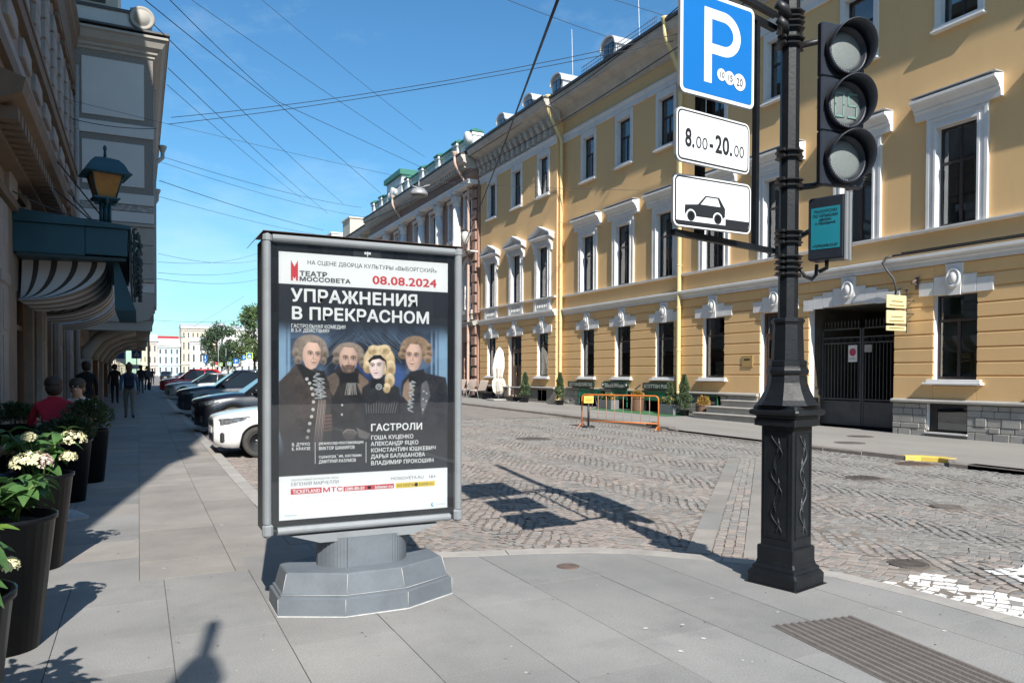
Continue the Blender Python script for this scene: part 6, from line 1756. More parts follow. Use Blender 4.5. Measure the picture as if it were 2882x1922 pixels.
# ------------------------------------------------------------------ things on the far pavement
m_pot = pm("black_plastic_pot", (0.02, 0.021, 0.024), (0.03, 0.03, 0.033), 6, 0.5)
m_cyp = pm("cypress_green", (0.085, 0.13, 0.055), (0.05, 0.085, 0.04), 9, 0.8, island=.5, fine=.2)
m_soil = pm("potting_soil", (0.05, 0.038, 0.028), (0.03, 0.024, 0.018), 30, 0.95, bump=.6)
m_thuja = pm("golden_thuja", (0.40, 0.25, 0.055), (0.27, 0.17, 0.04), 12, 0.8, island=.4)
m_bark = pm("tree_bark", (0.10, 0.075, 0.055), (0.06, 0.045, 0.035), 8, 0.9, bump=.6)
def sprays(b, n, fpos, size, seed, mi=0, up=.6):
    r = random.Random(seed)
    for _ in range(n):
        p, d = fpos(r)
        d = (Vector(d) + Vector((r.uniform(-.5, .5), r.uniform(-.5, .5), up + r.uniform(-.3, .3)))).normalized()
        a = d.orthogonal().normalized(); a.rotate(Matrix.Rotation(r.uniform(0, 6.28), 3, d))
        s = size * r.uniform(.6, 1.3); p = Vector(p)
        b.add([p - a * s * .28, p + d * s * .5 - a * s * .12 + a.cross(d) * s * .1, p + d * s, p + d * s * .55 + a * s * .3], [(0, 1, 2, 3)], mi)
def cypress(x, y, h, potr, poth, label, seed, wid=.25):
    t = thing("potted_cypress", label, "potted plant", (x, y, G(y) + .002), rng.uniform(0, 6), "potted cypresses on the far pavement")
    b = MB(); b.lathe([(potr * .78, 0), (potr, poth * .96), (potr * 1.06, poth * .97), (potr * 1.06, poth), (potr * .94, poth), (potr * .9, poth * .93), (.01, poth * .93)], 18); b.build("pot", m_pot, t)
    b = MB(); b.tube([(0, 0, poth * .9), (0, 0, poth + .5 * h)], [.02, .012], 6); b.build("trunk", m_bark, t)
    def fp(r):
        u = r.random() ** .8; z = poth + .02 + u * h; w = wid * (1 - u) ** .7 * (.55 + .45 * min(1, u * 7)) * (1 + .25 * math.sin(u * 17 + seed))
        a = r.uniform(0, 6.28); q = w * r.uniform(.55, 1)
        return (q * math.cos(a), q * math.sin(a), z), (math.cos(a) * .7, math.sin(a) * .7, .5)
    b = MB(); sprays(b, 1500, fp, .11, seed); b.build("crown", m_cyp, t)
    return t
cypress(17.55, 33.9, 1.15, .2, .27, "tall potted cypress standing alone right of the furled umbrella", 1)
cypress(17.85, 30.9, 1.22, .21, .22, "potted cypress just right of the first cream drainpipe", 2)
cypress(18.1, 22.15, 1.2, .2, .22, "potted cypress just right of the second cream drainpipe", 3, .28)
cypress(18.35, 23.3, .95, .16, .18, "small dark cypress squeezed left of the second cream drainpipe", 4, .2)
m_boxp = pm("grey_planter_box", (0.20, 0.205, 0.22), (0.165, 0.17, 0.18), 5, 0.6, fine=.08)
def planter_box(x, y, w, label, seed):
    t = thing("box_planter", label, "planter", (x, y, G(y) + .002), R_(90), "grey box planters by the pub")
    b = MB()
    b.loft([[(-w / 2, -.2, 0), (w / 2, -.2, 0), (w / 2, .2, 0), (-w / 2, .2, 0)], [(-w / 2, -.2, .40), (w / 2, -.2, .40), (w / 2, .2, .40), (-w / 2, .2, .40)], [(-w / 2 + .03, -.17, .40), (w / 2 - .03, -.17, .40), (w / 2 - .03, .17, .40), (-w / 2 + .03, .17, .40)], [(-w / 2 + .03, -.17, .34), (w / 2 - .03, -.17, .34), (w / 2 - .03, .17, .34), (-w / 2 + .03, .17, .34)]]); b.build("box", m_boxp, t)
    def fp(r): 
        x_ = r.uniform(-w / 2, w / 2) * .9; return (x_, r.uniform(-.16, .16), .35 + r.random() * .22 * (1.3 - abs(x_))), (r.uniform(-1, 1), r.uniform(-1, 1), .8)
    b = MB(); sprays(b, 420, fp, .13, seed); sprays(b, 90, fp, .12, seed + 9, 1); b.build("foliage", [m_cyp, m_thuja], t)
planter_box(18.0, 27.0, .95, "grey box planter behind the left half of the orange barrier", 11)
planter_box(18.05, 22.9, .85, "grey box planter right of the orange barrier, near the drainpipe", 12)
m_wicker = pm("brown_wicker", (0.22, 0.125, 0.075), (0.14, 0.08, 0.05), 9, 0.7, bump=.8, bscale=50, fine=.2, stretch=(1, 1, 3))
def basket(x, y, h, r, label, seed):
    t = thing("wicker_planter", label, "planter", (x, y, G(y) + .002), 0, "round brown wicker planters")
    prof = []
    n = 9
    for i in range(n):
        z0 = h * i / n; rr = r * (.86 + .14 * i / n); prof += [(rr, z0 + .004), (rr + .014, z0 + h / n * .5), (rr, z0 + h / n - .004)]
    prof += [(r + .03, h), (r + .03, h + .03), (r - .03, h + .03), (r - .04, h - .05), (.01, h - .05)]
    b = MB(); b.lathe(prof, 18); b.build("basket", m_wicker, t)
    def fp(rr): 
        a = rr.uniform(0, 6.28); u = rr.random() ** .5; ph = rr.random() * PI / 2
        return (r * .95 * math.cos(a) * math.cos(ph) * u, r * .95 * math.sin(a) * math.cos(ph) * u, h + .3 * math.sin(ph) * u), (math.cos(a), math.sin(a), .5)
    b = MB(); sprays(b, 700, fp, .10, seed); b.build("foliage", m_thuja, t)
basket(18.2, 25.2, .52, .27, "taller wicker planter with a golden thuja behind the orange barrier", 21)
basket(18.15, 21.15, .42, .23, "low wicker planter with a golden thuja left of the stone steps", 22)
# pub signs
m_pubgreen = pm("dark_green_board", (0.018, 0.05, 0.04), (0.014, 0.04, 0.032), 4, 0.45)
m_gold = pm("pale_sign_letters", (0.66, 0.66, 0.58), None, 5, 0.5)
def pub_sign(y, w, h, text, label, bosses=False, name="pub_sign"):
    t = thing(name, label, "sign", (18.7 - .19, y, 1.14), -PI / 2, "dark green pub signs above the plinth ledge")
    b = MB(); b.prism(rrect(w, h, .05), 'y', -.03, .03); b.build("board", m_pubgreen, t)
    if bosses:
        for sx in (-1, 1):
            q = MB(); q.lathe([(.13, -.04), (.14, 0), (.13, .02), (.09, .035), (.01, .04)], 18, M=Matrix.Translation((sx * (w / 2 + .02), -.03, 0)) @ Matrix.Rotation(PI / 2, 4, 'X')); q.build("boss", m_pubgreen, t)
            q = MB(); q.lathe([(.06, 0), (.05, .008), (.01, .012)], 12, M=Matrix.Translation((sx * (w / 2 + .02), -.072, 0)) @ Matrix.Rotation(PI / 2, 4, 'X')); q.build("boss_emblem", m_gold, t)
    put_text(text, h * .78, m_gold, t, (0, -.0325, -h * .29), fit=w * .9, ax='CENTER', bold=.02)
    return t
pub_sign(30.1, 2.3, .26, "ШОТЛАНДСКИЙ ПАБ", "dark green sign reading ШОТЛАНДСКИЙ ПАБ right of the first drainpipe")
pub_sign(27.25, 1.75, .34, "BlackWood", "dark green sign reading BlackWood with round bosses at its ends", True)
pub_sign(24.4, 1.7, .26, "SCOTTISH PUB", "dark green sign reading SCOTTISH PUB left of the second drainpipe")
t = thing("pub_board", "black pub board in a green frame low on the wall by the steps", "sign", (18.6, 21.35, .53), -PI / 2)
b = MB()
for (x0, x1, z0, z1) in ((-.48, .48, .27, .31), (-.48, .48, -.31, -.27), (-.48, -.44, -.27, .27), (.44, .48, -.27, .27)): b.box(x0, x1, -.05, -.02, z0, z1)
b.build("green_frame", pm("bright_green_paint", (.02, .22, .11), None, 5, .5), t)
b = MB(); b.box(-.44, .44, -.03, -.02, -.27, .27); b.build("board", m_black, t)
put_text("BlackWood", .15, m_gold, t, (0, -.0325, .02), fit=.7, ax='CENTER'); put_text("SCOTTISH PUB", .09, m_gold, t, (0, -.0325, -.12), fit=.62, ax='CENTER')
# basement pub front: green screens, rails, mat
t = thing("stair_railing", "dark iron handrails of the basement pub stairs between the green signs", "railing", (18.55, 27.2, G(27)))
for a, c in (((0, 1.9, .88), (-.35, 1.0, .02)), ((-.05, 2.2, .85), (-.4, 1.3, .02)), ((0, -1.7, 1.05), (-.3, -.35, .1))):
    b = MB(); b.tube([a, c], .028, 8); b.build("handrail", m_black, t)
t = thing("green_screen", "green and glass screens over the basement windows below the pub signs", "screen", (18.55, 25.2, G(25)))
for y0, y1 in ((-1.5, .1), (1.2, 2.4), (3.2, 5.1)):
    b = MB(); b.box(-.03, .0, y0, y1, .80, .84); b.box(-.03, 0, y0, y0 + .04, .1, .8); b.box(-.03, 0, y1 - .04, y1, .1, .8); b.box(-.02, -.01, y0 + .04, y1 - .04, .45, .8); b.build("frame_panel", MATS["bright_green_paint"], t)
t = thing("green_mat", "green artificial grass mat on the pavement at the pub door", "mat", (17.7, 24.6, G(24.6) + .004))
b = MB()
n = 12; vs = []
for i in range(n + 1):
    y = -2.6 + 5.4 * i / n; vs += [(-.55, y, G(24.6 + y) - G(24.6) + .004), (.75, y, G(24.6 + y) - G(24.6) + .004)]
b.add(vs, [(2 * i, 2 * i + 1, 2 * i + 3, 2 * i + 2) for i in range(n)]); b.build("turf", pm("mat_green", (.05, .19, .07), (.035, .14, .05), 20, .9, bump=.5, bscale=120), t)
# stone steps to the brown door
t = thing("stone_steps", "flight of grey stone steps up to the brown door behind the black post", "steps", (18.7, 18.6, G(18.6)))
for i, (x, z0, z1, ya, yc) in enumerate(((-1.0, 0, .22, -1.1, 2.55), (-.72, .22, .45, -.9, 2.2), (-.42, .45, .68, -.75, 1.75))):
    b = MB(); b.bbox(x, -.09, ya, yc, z0 + .003, z1 - .05, .015); b.build("riser", m_ledge, t)
    b = MB(); b.bbox(x - .04, -.09, ya - .03, yc + .03, z1 - .049, z1, .015); b.build("tread", m_ledge, t)
# hanging signs at the gate
m_cream = pm("cream_sign_board", (0.72, 0.62, 0.35), (0.68, 0.58, 0.33), 5, 0.5, fine=.05)
t = thing("hanging_sign", "three small cream boards hanging from a bracket beside the gate", "sign", (18.7, 13.55, 3.3), 0)
b = MB(); b.tube([(-.14, -.05, .62), (-.14, -.05, -.55)], .014, 6); b.tube([(-.14, -.05, .3), (-.02, -.2, .3)], .012, 6); b.tube([(-.14, -.05, -.05), (-.02, -.2, -.05)], .012, 6)
b.tube([(-.14, -.05, .58), (-.2, .05, .66), (-.28, .16, .6), (-.26, .2, .5), (-.2, .16, .5)], .012, 6); b.build("bracket", m_black, t)
for z0, z1 in ((.09, .44), (-.32, .03), (-.51, -.38)):
    b = MB(); b.bbox(-.95, -.17, -.07, -.03, z0, z1, .012); o = b.build("board", m_cream, t)
    b = MB()
    for k in range(2 if z1 - z0 > .2 else 1): b.box(-.86 + .08 * k, -.26 - .06 * k, -.0725, -.0703, z0 + .06 + .11 * k, z0 + .085 + .11 * k)
    b.build("text_line", m_brn, o)
t = thing("gas_bracket", "small rusty flag holder on the ochre wall above the hanging boards", "bracket", (18.64, 13.25, 4.05))
b = MB(); b.box(-.02, .0, -.05, .05, -.17, .17); b.tube([(-.02, 0, .1), (-.14, .03, .04), (-.16, .05, -.02)], .03, 8); b.tube([(-.02, 0, -.05), (-.12, .02, .02)], .015, 6); b.build("holder", m_iron_rust, t)
# furled umbrella
m_cloth = pm("off_white_canvas", (0.74, 0.70, 0.62), (0.68, 0.64, 0.57), 4, 0.85, bump=.2, fine=.06)
t = thing("furled_umbrella", "furled off white parasol on a slab base before the brown door", "umbrella", (17.15, 36.2, G(36.2)))
b = MB(); b.bbox(-.5, .5, -.5, .5, 0.005, .09, .02); b.build("base_slab", m_ledge, t)
b = MB(); b.tube([(0, 0, .09), (0, 0, 2.85)], .03, 10); b.build("pole", m_bbframe, t)
b = MB(); rings = []; n = 22
for z, r in ((.36, .16), (.5, .30), (.8, .33), (1.05, .30), (1.2, .20), (1.3, .22), (1.7, .30), (2.2, .26), (2.6, .18), (2.78, .07), (2.82, .02)):
    rings.append([(r * (1 + .28 * math.sin(k * PI * .73 * 2 + z * 1.3)) * math.cos(2 * PI * k / n) + .05 * math.sin(z * 3), r * (1 + .28 * math.cos(k * 2.9 + z)) * math.sin(2 * PI * k / n), z + .03 * math.sin(k * 2.1)) for k in range(n)])
b.loft(rings, smooth=False); b.build("canopy", m_cloth, t)
b = MB(); b.lathe([(.215, 0), (.22, .02), (.215, .04)], 18, (.0, 0, 1.2)); b.build("strap", m_bbdark, t)
# dark terrace with tables and sun chairs at the far side
m_deck = pm("dark_deck", (0.03, 0.03, 0.032), (0.045, 0.045, 0.045), 3, .7)
t = thing("terrace_deck", "low dark terrace platform in front of the far brown door", "platform", (17.9, 37.6, G(37.6)))
b = MB(); b.bbox(-.55, .38, -2.6, 3.1, .005, .17, .01); b.bbox(-.4, .38, .2, 2.6, .171, .36, .01); b.build("platform", m_deck, t)
def table(x, y, label):
    t = thing("cafe_table", label, "table", (x, y, G(y)), rng.uniform(-.1, .1), "narrow cafe tables on the far pavement")
    b = MB(); b.bbox(-.35, .35, -.6, .6, .72, .75, .01); b.build("table_top", m_bbframe, t)
    for yy in (-.45, .45):
        b = MB(); b.tube([(0, yy, .72), (0, yy, .12)], .03, 8); b.tube([(-.28, yy, .02), (0, yy, .12), (.28, yy, .02)], .022, 6); b.build("leg", m_bbframe, t)
table(17.55, 36.0, "cafe table with thin grey legs right of the furled umbrella"); table(17.6, 34.75, "cafe table with thin grey legs beside the lone potted cypress")
m_canvas2 = pm("pinkish_canvas", (0.66, 0.56, 0.50), (0.6, 0.51, 0.46), 5, .85)
def lounge(x, y, label):
    t = thing("canvas_chair", label, "chair", (x, y, G(y)), R_(200), "pale canvas chairs by the pink pipe")
    b = MB(); b.tube([(-.3, -.3, .4), (-.3, .35, .42)], .02, 6); b.tube([(.3, -.3, .4), (.3, .35, .42)], .02, 6)
    for sx in (-.3, .3): b.tube([(sx, -.3, .4), (sx, -.42, 0)], .02, 6); b.tube([(sx, .3, .42), (sx, .42, 0)], .02, 6); b.tube([(sx, .3, .42), (sx, .62, 1.0)], .02, 6)
    b.build("frame", m_bbframe, t)
    b = MB(); b.bbox(-.29, .29, -.3, .32, .40, .47, .02); b.build("seat", m_canvas2, t)
    b = MB(); b.loft([[(-.29, .32, .45), (.29, .32, .45), (.29, .38, .44), (-.29, .38, .44)], [(-.29, .60, 1.02), (.29, .60, 1.02), (.29, .65, 1.0), (-.29, .65, 1.0)]]); b.build("backrest", m_canvas2, t)
lounge(17.3, 41.0, "pale canvas chair left of the pink drainpipe"); lounge(17.3, 42.6, "pale canvas chair farther left, half hidden by the lightbox"); lounge(17.4, 39.6, "pale canvas chair below the first yellow house window")
# wall lamp on an arm at the pink building
t = thing("wall_lamp", "white globe street lamp on a black scrolled arm at the pink building", "lamp", (18.2, 41.9, 9.3))
b = MB(); b.tube([(0, 0, -.6), (-.25, 0, -.75), (-.5, 0, -.5), (-.6, 0, -.2), (-.6, 0, .05)], .035, 8); b.tube([(0, 0, -.1), (-.2, 0, -.3), (-.4, 0, -.3), (-.5, 0, -.45)], .025, 6); b.lathe([(.02, 1.0), (.1, .98), (.2, .86), (.21, .82)], 12, (-.6, 0, 0)); b.build("scroll_arm", m_black, t)
b = MB(); b.lathe([(.06, .05), (.19, .2), (.27, .45), (.26, .65), (.19, .82), (.05, .86)], 16, (-.6, 0, 0)); b.build("globe", pm("milky_globe", (.62, .62, .58), None, 5, .3), t)
b = MB()
for k in range(4): b.tube([(-.6 + r * math.cos(k * PI / 2 + .4), r * math.sin(k * PI / 2 + .4), z) for r, z in ((.07, .05), (.20, .2), (.285, .45), (.275, .65), (.2, .82))], .012, 5)
b.build("cage", m_black, t)
# crumpled dark litter by the barrier
t = thing("crumpled_bag", "crumpled black and white bag on the pavement behind the barrier", "bag", (13.95, 18.55, G(18.55) + .002))
b = MB(); r = random.Random(5)
for i in range(5): b.ell((r.uniform(-.16, .16), r.uniform(-.1, .1), .05), (.10, .07, .05), 7, 5)
b.v = [(x + r.uniform(-.02, .02), y + r.uniform(-.02, .02), max(0, z + r.uniform(-.02, .02))) for x, y, z in b.v]; b.build("bag", m_black, t)
# ------------------------------------------------------------------ teal canopy with lantern and striped awnings
cn = thing("entrance_canopy", "teal metal canopy sticking out over the left pavement", "canopy", (-2.0, 16.0, 0))
b = MB(); b.bbox(.001, 1.12, 0, 4.6, 3.76, 4.30, .01); b.bbox(1.123, 1.82, 0, 4.6, 3.79, 4.30, .01); b.build("fascia_box", m_teal, cn)
b = MB(); b.prism([(.001, 4.301), (1.88, 4.301), (1.88, 4.36), (.1, 4.52), (.001, 4.52)], 'y', -.06, 4.66); b.build("canopy_roof", m_teal, cn)
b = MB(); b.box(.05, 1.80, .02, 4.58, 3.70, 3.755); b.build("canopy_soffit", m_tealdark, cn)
# iron name board with scrolls on the street side
b = MB(); b.box(1.86, 1.90, .15, 4.5, 3.30, 4.25); b.build("open_panel", m_tealdark, cn)
b = MB(); b.prism([(1.58, 3.72), (1.66, 3.72), (1.96, 2.80), (1.60, 2.80)], 'y', .3, 4.3); b.build("hanging_board", m_teal, cn)
r = random.Random(3)
for k in range(5):
    y = .1 + k * 1.05
    b = MB()
    for j in range(6):
        z = 4.28 - j * .17; a0 = r.uniform(0, 6); s = .07 + .02 * (j % 2)
        b.tube([(1.97 + s * math.cos(a0 + t * .5) * (1 - t * .06), y + .05, z + s * math.sin(a0 + t * .5) * (1 - t * .06)) for t in range(11)], .022, 5)
        b.ell((2.0 + .04 * (j % 2), y + .05, z - .08), (.05, .03, .06), 6, 5)
    b.tube([(1.93, y + .05, 4.35), (1.93, y + .05, 3.3)], .018, 5)
    b.build("iron_scroll", m_tealdark, cn)
for (a, c) in (((.15, .4, 6.2), (1.45, .5, 4.5)), ((.05, 1.0, 5.6), (1.3, 1.2, 4.5)), ((.1, 2.8, 6.2), (1.45, 3.0, 4.5))):
    b = MB(); b.tube([a, c], .014, 5); b.build("stay_rod", m_black, cn)
# lantern
m_amber = pm("amber_lamp_glass", (0.36, 0.17, 0.025), (0.24, 0.11, 0.02), 7, 0.3)
ln = thing("canopy_lantern", "teal four sided lantern with amber glass standing on the canopy", "lantern", (-.55, 16.15, 4.36), R_(12))
b = MB()
for x, y in ((-.07, -.07), (.07, -.07), (.07, .07), (-.07, .07), (0, -.09), (0, .09)): b.tube([(x, y, 0), (x, y, .42)], .022, 6)
b.tube([(-.02, 0, .40), (-.16, 0, .42), (-.2, 0, .5)], .03, 6); b.tube([(.02, 0, .40), (.16, 0, .42), (.2, 0, .5)], .03, 6); b.tube([(0, -.02, .40), (0, -.16, .42), (0, -.2, .5)], .03, 6); b.tube([(0, .02, .40), (0, .16, .42), (0, .2, .5)], .03, 6); b.bbox(-.05, .05, -.05, .05, .36, .44, .01); b.build("post", m_teal, ln)
def fr(h, z): return [(-h, -h, z), (h, -h, z), (h, h, z), (-h, h, z)]
b = MB(); b.loft([fr(.19, .47), fr(.22, .485), fr(.22, .51), fr(.16, .52)]); b.build("tray", m_teal, ln)
b = MB(); b.loft([fr(.155, .521), fr(.255, .93)]); b.build("amber_panes", m_amber, ln)
b = MB()
for sx in (-1, 1):
    for sy in (-1, 1): b.tube([(sx * .158, sy * .158, .521), (sx * .26, sy * .26, .93)], .016, 5)
b.build("corner_bars", m_teal, ln)
b = MB(); b.loft([fr(.38, .925), fr(.40, .94), fr(.34, 1.0), fr(.28, 1.13), fr(.2, 1.22), fr(.07, 1.27), fr(.03, 1.28)]); b.build("roof", m_teal, ln)
b = MB(); b.lathe([(.028, 1.28), (.022, 1.4), (.03, 1.42), (.035, 1.46), (.02, 1.5), (.002, 1.51)], 10); b.build("finial", m_teal, ln)
# striped shell awnings under the canopy
m_awhite = pm("white_awning_fabric", (0.62, 0.63, 0.63), (0.57, 0.58, 0.58), 2, 0.9, fine=.04)
m_adark = pm("dark_awning_mesh", (0.075, 0.065, 0.06), (0.055, 0.05, 0.045), 12, 0.9, bump=.4, stretch=(1, 1, 6))
def awning(y0, label, ln_=2.9, zt=3.72, zp=2.98):
    t = thing("shell_awning", label, "awning", (-2.0, y0, 0), 0, "striped shell awnings")
    n = 12
    def curve(u, yy, k=1.0):
        return [(.03 + 1.42 * u * math.sin(PI / 2 * i / n), yy + .10 * (1 - math.cos(PI / 2 * i / n)), zt - (zt - zp + .06 * u) * math.cos(PI / 2 * i / n)) for i in range(n + 1)]
    us = [0.02, .15, .215, .355, .43, .60, .67, .83, .90, 1.0 + .0]
    def band(ua, ub, ya, yb_, mat, name):
        A_, B_ = curve(ua, ya), curve(ub, yb_)
        b = MB(); b.add(A_ + B_, [(i, i + 1, n + 2 + i, n + 1 + i) for i in range(n)], smooth=True); b.build(name, mat, t)
    for i in range(len(us) - 1):
        band(us[i], us[i + 1], .30 * (1 - us[i]), .30 * (1 - us[i + 1]), m_adark if i % 2 else m_awhite, "dark_stripe" if i % 2 else "white_stripe")
    yy = 0.0; k = 0
    m_ashade = pm('shaded_awning_underside', (.30, .26, .22), (.25, .22, .18), 3, .9)  # white fabric seen from below, its warm shade put into the colour
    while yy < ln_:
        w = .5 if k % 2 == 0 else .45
        band(1.0 + .0 * k, 1.0, yy, min(yy + w, ln_), m_ashade if k % 2 == 0 else m_awhite, "shaded_stripe" if k % 2 == 0 else "white_stripe"); yy += w; k += 1
    return t
awning(16.3, "nearest striped shell awning under the teal canopy"); awning(19.6, "second striped shell awning behind the nearest one", 2.9, 3.68, 2.92); awning(23.2, "farthest striped shell awning, deep in the shade", 2.9, 3.68, 2.92)

# ------------------------------------------------------------------ planters with hydrangeas
def leaf_mat(name, c1, c2):
    m = pm(name, c1, c2, 14, 0.45, 0.6, fine=.12, objvar=.45)
    n = m.node_tree; N, L = n.nodes, n.links; p = N["Principled BSDF"]; out = N["Material Output"]
    src = p.inputs['Base Color'].links[0].from_socket
    tr = N.new("ShaderNodeBsdfTranslucent"); L.new(src, tr.inputs['Color'])
    ms = N.new("ShaderNodeMixShader"); ms.inputs['Fac'].default_value = .28
    L.new(p.outputs[0], ms.inputs[1]); L.new(tr.outputs[0], ms.inputs[2]); L.new(ms.outputs[0], out.inputs['Surface'])
    return m
m_leaf = leaf_mat("hydrangea_leaf", (0.10, 0.205, 0.055), (0.065, 0.15, 0.045))
m_leafy = leaf_mat("young_leaf", (0.22, 0.36, 0.06), (0.15, 0.27, 0.05))
m_leafd = leaf_mat("dark_bush_leaf", (0.05, 0.085, 0.035), (0.03, 0.055, 0.025))
m_stem = pm("green_stem", (0.16, 0.24, 0.06), (0.11, 0.17, 0.045), 8, .6)
m_floret = pm("cream_floret", (0.78, 0.74, 0.48), (0.70, 0.66, 0.38), 20, 0.8, island=.25, fine=.1)
m_pinkf = pm("pink_floret", (0.72, 0.48, 0.50), (0.70, 0.58, 0.48), 20, 0.8, island=.25, fine=.1)
m_planter = pm("glossy_black_planter", (0.006, 0.007, 0.009), (0.009, 0.010, 0.013), 3, 0.26, 0.4, fine=.12, stain=(.016, .016, .016), stain_scale=6, stain_amt=.35, spec=.14)
def leaf_mesh(L, Wd, droop, mat, name="leaf"):
    n = 5; vs = []; 
    for i in range(n + 1):
        u = i / n; w = Wd * (math.sin(PI * u ** .75) ** .8) * .5 + (.002 if i in (0, n) else 0); z = -droop * u * u * L + .10 * L * math.sin(PI * u)
        vs += [(u * L, -w, z + w * .35), (u * L, 0, z), (u * L, w, z + w * .35)]
    fs = []
    for i in range(n):
        o = i * 3; fs += [(o, o + 3, o + 4, o + 1), (o + 1, o + 4, o + 5, o + 2)]
    b = MB(); b.add(vs, fs, smooth=True); return b.mesh(name, mat)
LEAVES = [leaf_mesh(.15, .11, .35, m_leaf), leaf_mesh(.18, .12, .55, m_leaf), leaf_mesh(.13, .095, .2, m_leaf)]
LEAVESY = [leaf_mesh(.11, .06, .2, m_leafy), leaf_mesh(.14, .065, .4, m_leafy)]
def flower(parent, c, rx, rz, seed, mat=None, pink=False):
    r = random.Random(seed); b = MB()
    for i in range(110):
        u = r.uniform(-.35, 1); a = r.uniform(0, 6.28); s = math.sqrt(1 - min(1, u * u))
        p = Vector((rx * s * math.cos(a), rx * s * math.sin(a), rz * u)); nrm = Vector((p.x / rx, p.y / rx, p.z / rz)).normalized()
        t1 = nrm.orthogonal().normalized(); t1.rotate(Matrix.Rotation(r.uniform(0, 6), 3, nrm)); t2 = nrm.cross(t1); q = r.uniform(.012, .018)
        p += nrm * r.uniform(-.012, .008)
        pts = []
        for k in range(4): 
            d = t1 * math.cos(k * PI / 2) + t2 * math.sin(k * PI / 2); e = t1 * math.cos(k * PI / 2 + PI / 4) + t2 * math.sin(k * PI / 2 + PI / 4)
            pts += [p + d * q + nrm * .004, p + e * q * .55]
        b.add([p - nrm * .003] + pts, [(0, 1 + k, 1 + (k + 1) % 8) for k in range(8)], 1 if (pink and p.x > rx * .45) else 0)
    o = b.build("flower_head", [mat or m_floret, m_pinkf], parent, c); return o
def planter(x, y, label, seed, nstem=7, leaf=LEAVES, spread=.24, hgt=.3, heads=(), h=.77, z=None, young=False, rt=.275):
    t = thing("potted_hydrangea", label, "potted plant", (x, y, (G(y) if z is None else z) + .001), 0, "tall black planters with hydrangeas")
    b = MB(); b.lathe([(.185, 0), (rt - .008, h - .03), (rt + .004, h - .025), (rt + .006, h), (rt - .012, h), (rt - .02, h - .06), (.01, h - .06)], 32); b.build("planter", m_planter, t)
    b = MB(); b.lathe([(rt - .03, h - .055), (rt - .08, h - .04), (.01, h - .03)], 16); b.build("soil", m_soil, t)
    r = random.Random(seed); st = MB()
    for s in range(nstem):
        a = s * 6.283 / nstem + r.uniform(-.3, .3); q = spread * r.uniform(.45, 1.05); hh = hgt * r.uniform(.65, 1.1)
        p0 = Vector((.08 * math.cos(a), .08 * math.sin(a), h - .05)); p1 = Vector((q * .6 * math.cos(a), q * .6 * math.sin(a), h + hh * .6)); p2 = Vector((q * math.cos(a), q * math.sin(a), h + hh))
        st.tube([p0, p1, p2], [.008, .007, .005], 6)
        for lv in range(5):
            u = .25 + .75 * lv / 4; p = p0.lerp(p1, min(1, u * 2)) if u < .5 else p1.lerp(p2, (u - .5) * 2)
            for k in (0, 1):
                if lv == 4 and k == 1 and r.random() < .3: continue
                ang = a + (PI / 2 if lv % 2 else 0) + k * PI + r.uniform(-.4, .4)
                me = (leaf if lv < 3 or not young else LEAVESY)[r.randrange(len(leaf) if lv < 3 or not young else 2)]
                inst(me, "leaf", t, p, (r.uniform(-.25, .25), r.uniform(-.5, .15) - (.15 if lv == 4 else 0), ang), [r.uniform(.75, 1.15) * (.8 if lv == 4 else 1)] * 3)
    st.build("stems", m_stem, t)
    for i, (fx, fy, fz, rx, rz, pk) in enumerate(heads): flower(t, (fx, fy, fz), rx, rz, seed * 10 + i, None, pk)
    return t
planter(-.70, 3.42, "nearest black planter with bright young leaves, cut by the bottom left corner", 31, 9, LEAVES, .37, .27, ((.26, -.03, .87, .025, .022, False),), young=True)
planter(-.71, 5.2, "second black planter with broad leaves and one cream and pink flower head", 32, 8, LEAVES, .27, .24, ((.16, -.1, 1.08, .105, .062, True),))
planter(-.76, 7.25, "third black planter with two cream flower heads on its right side", 33, 8, LEAVES, .27, .34, ((.27, -.05, 1.04, .105, .075, False), (.24, -.1, .90, .06, .05, False), (-.02, -.2, 1.08, .05, .04, False)))
DL = [leaf_mesh(.07, .04, .2, m_leafd), leaf_mesh(.09, .045, .3, m_leafd)]
def bush(x, y, label, seed, n=230, rx=.34, rz=.28, h=.77):
    t = thing("potted_bush", label, "potted plant", (x, y, G(y) + .001), 0, "dark bushes in black planters")
    b = MB(); b.lathe([(.20, 0), (.27, h - .03), (.285, h - .025), (.285, h), (.26, h), (.25, h - .06), (.01, h - .06)], 24); b.build("planter", m_planter, t)
    b = MB(); b.tube([(0, 0, h - .06), (0, 0, h + .2)], [.02, .01], 6); b.build("stem", m_bark, t)
    def fp(r):
        a = r.uniform(0, 6.28); u = r.random() ** .4; ph = r.uniform(-.5, PI / 2)
        return (rx * math.cos(a) * math.cos(ph) * u, rx * math.sin(a) * math.cos(ph) * u, h + rz * .45 + rz * math.sin(ph) * u), (math.cos(a), math.sin(a), .3)
    b = MB(); sprays(b, n * 5, fp, .075, seed); b.build("foliage", m_leafd, t)
bush(-.80, 10.85, "dark leafy bush in a black planter right of the man in red", 41, 200, .32, .16); bush(-.66, 12.6, "dark bush planter half hidden behind the other bush", 42); bush(-.87, 15.4, "farthest dark bush planter of the cafe row", 43, 230, .3, .25); bush(-1.72, 13.9, "dark bush planter against the wall at the left edge", 44, 200, .35, .22)

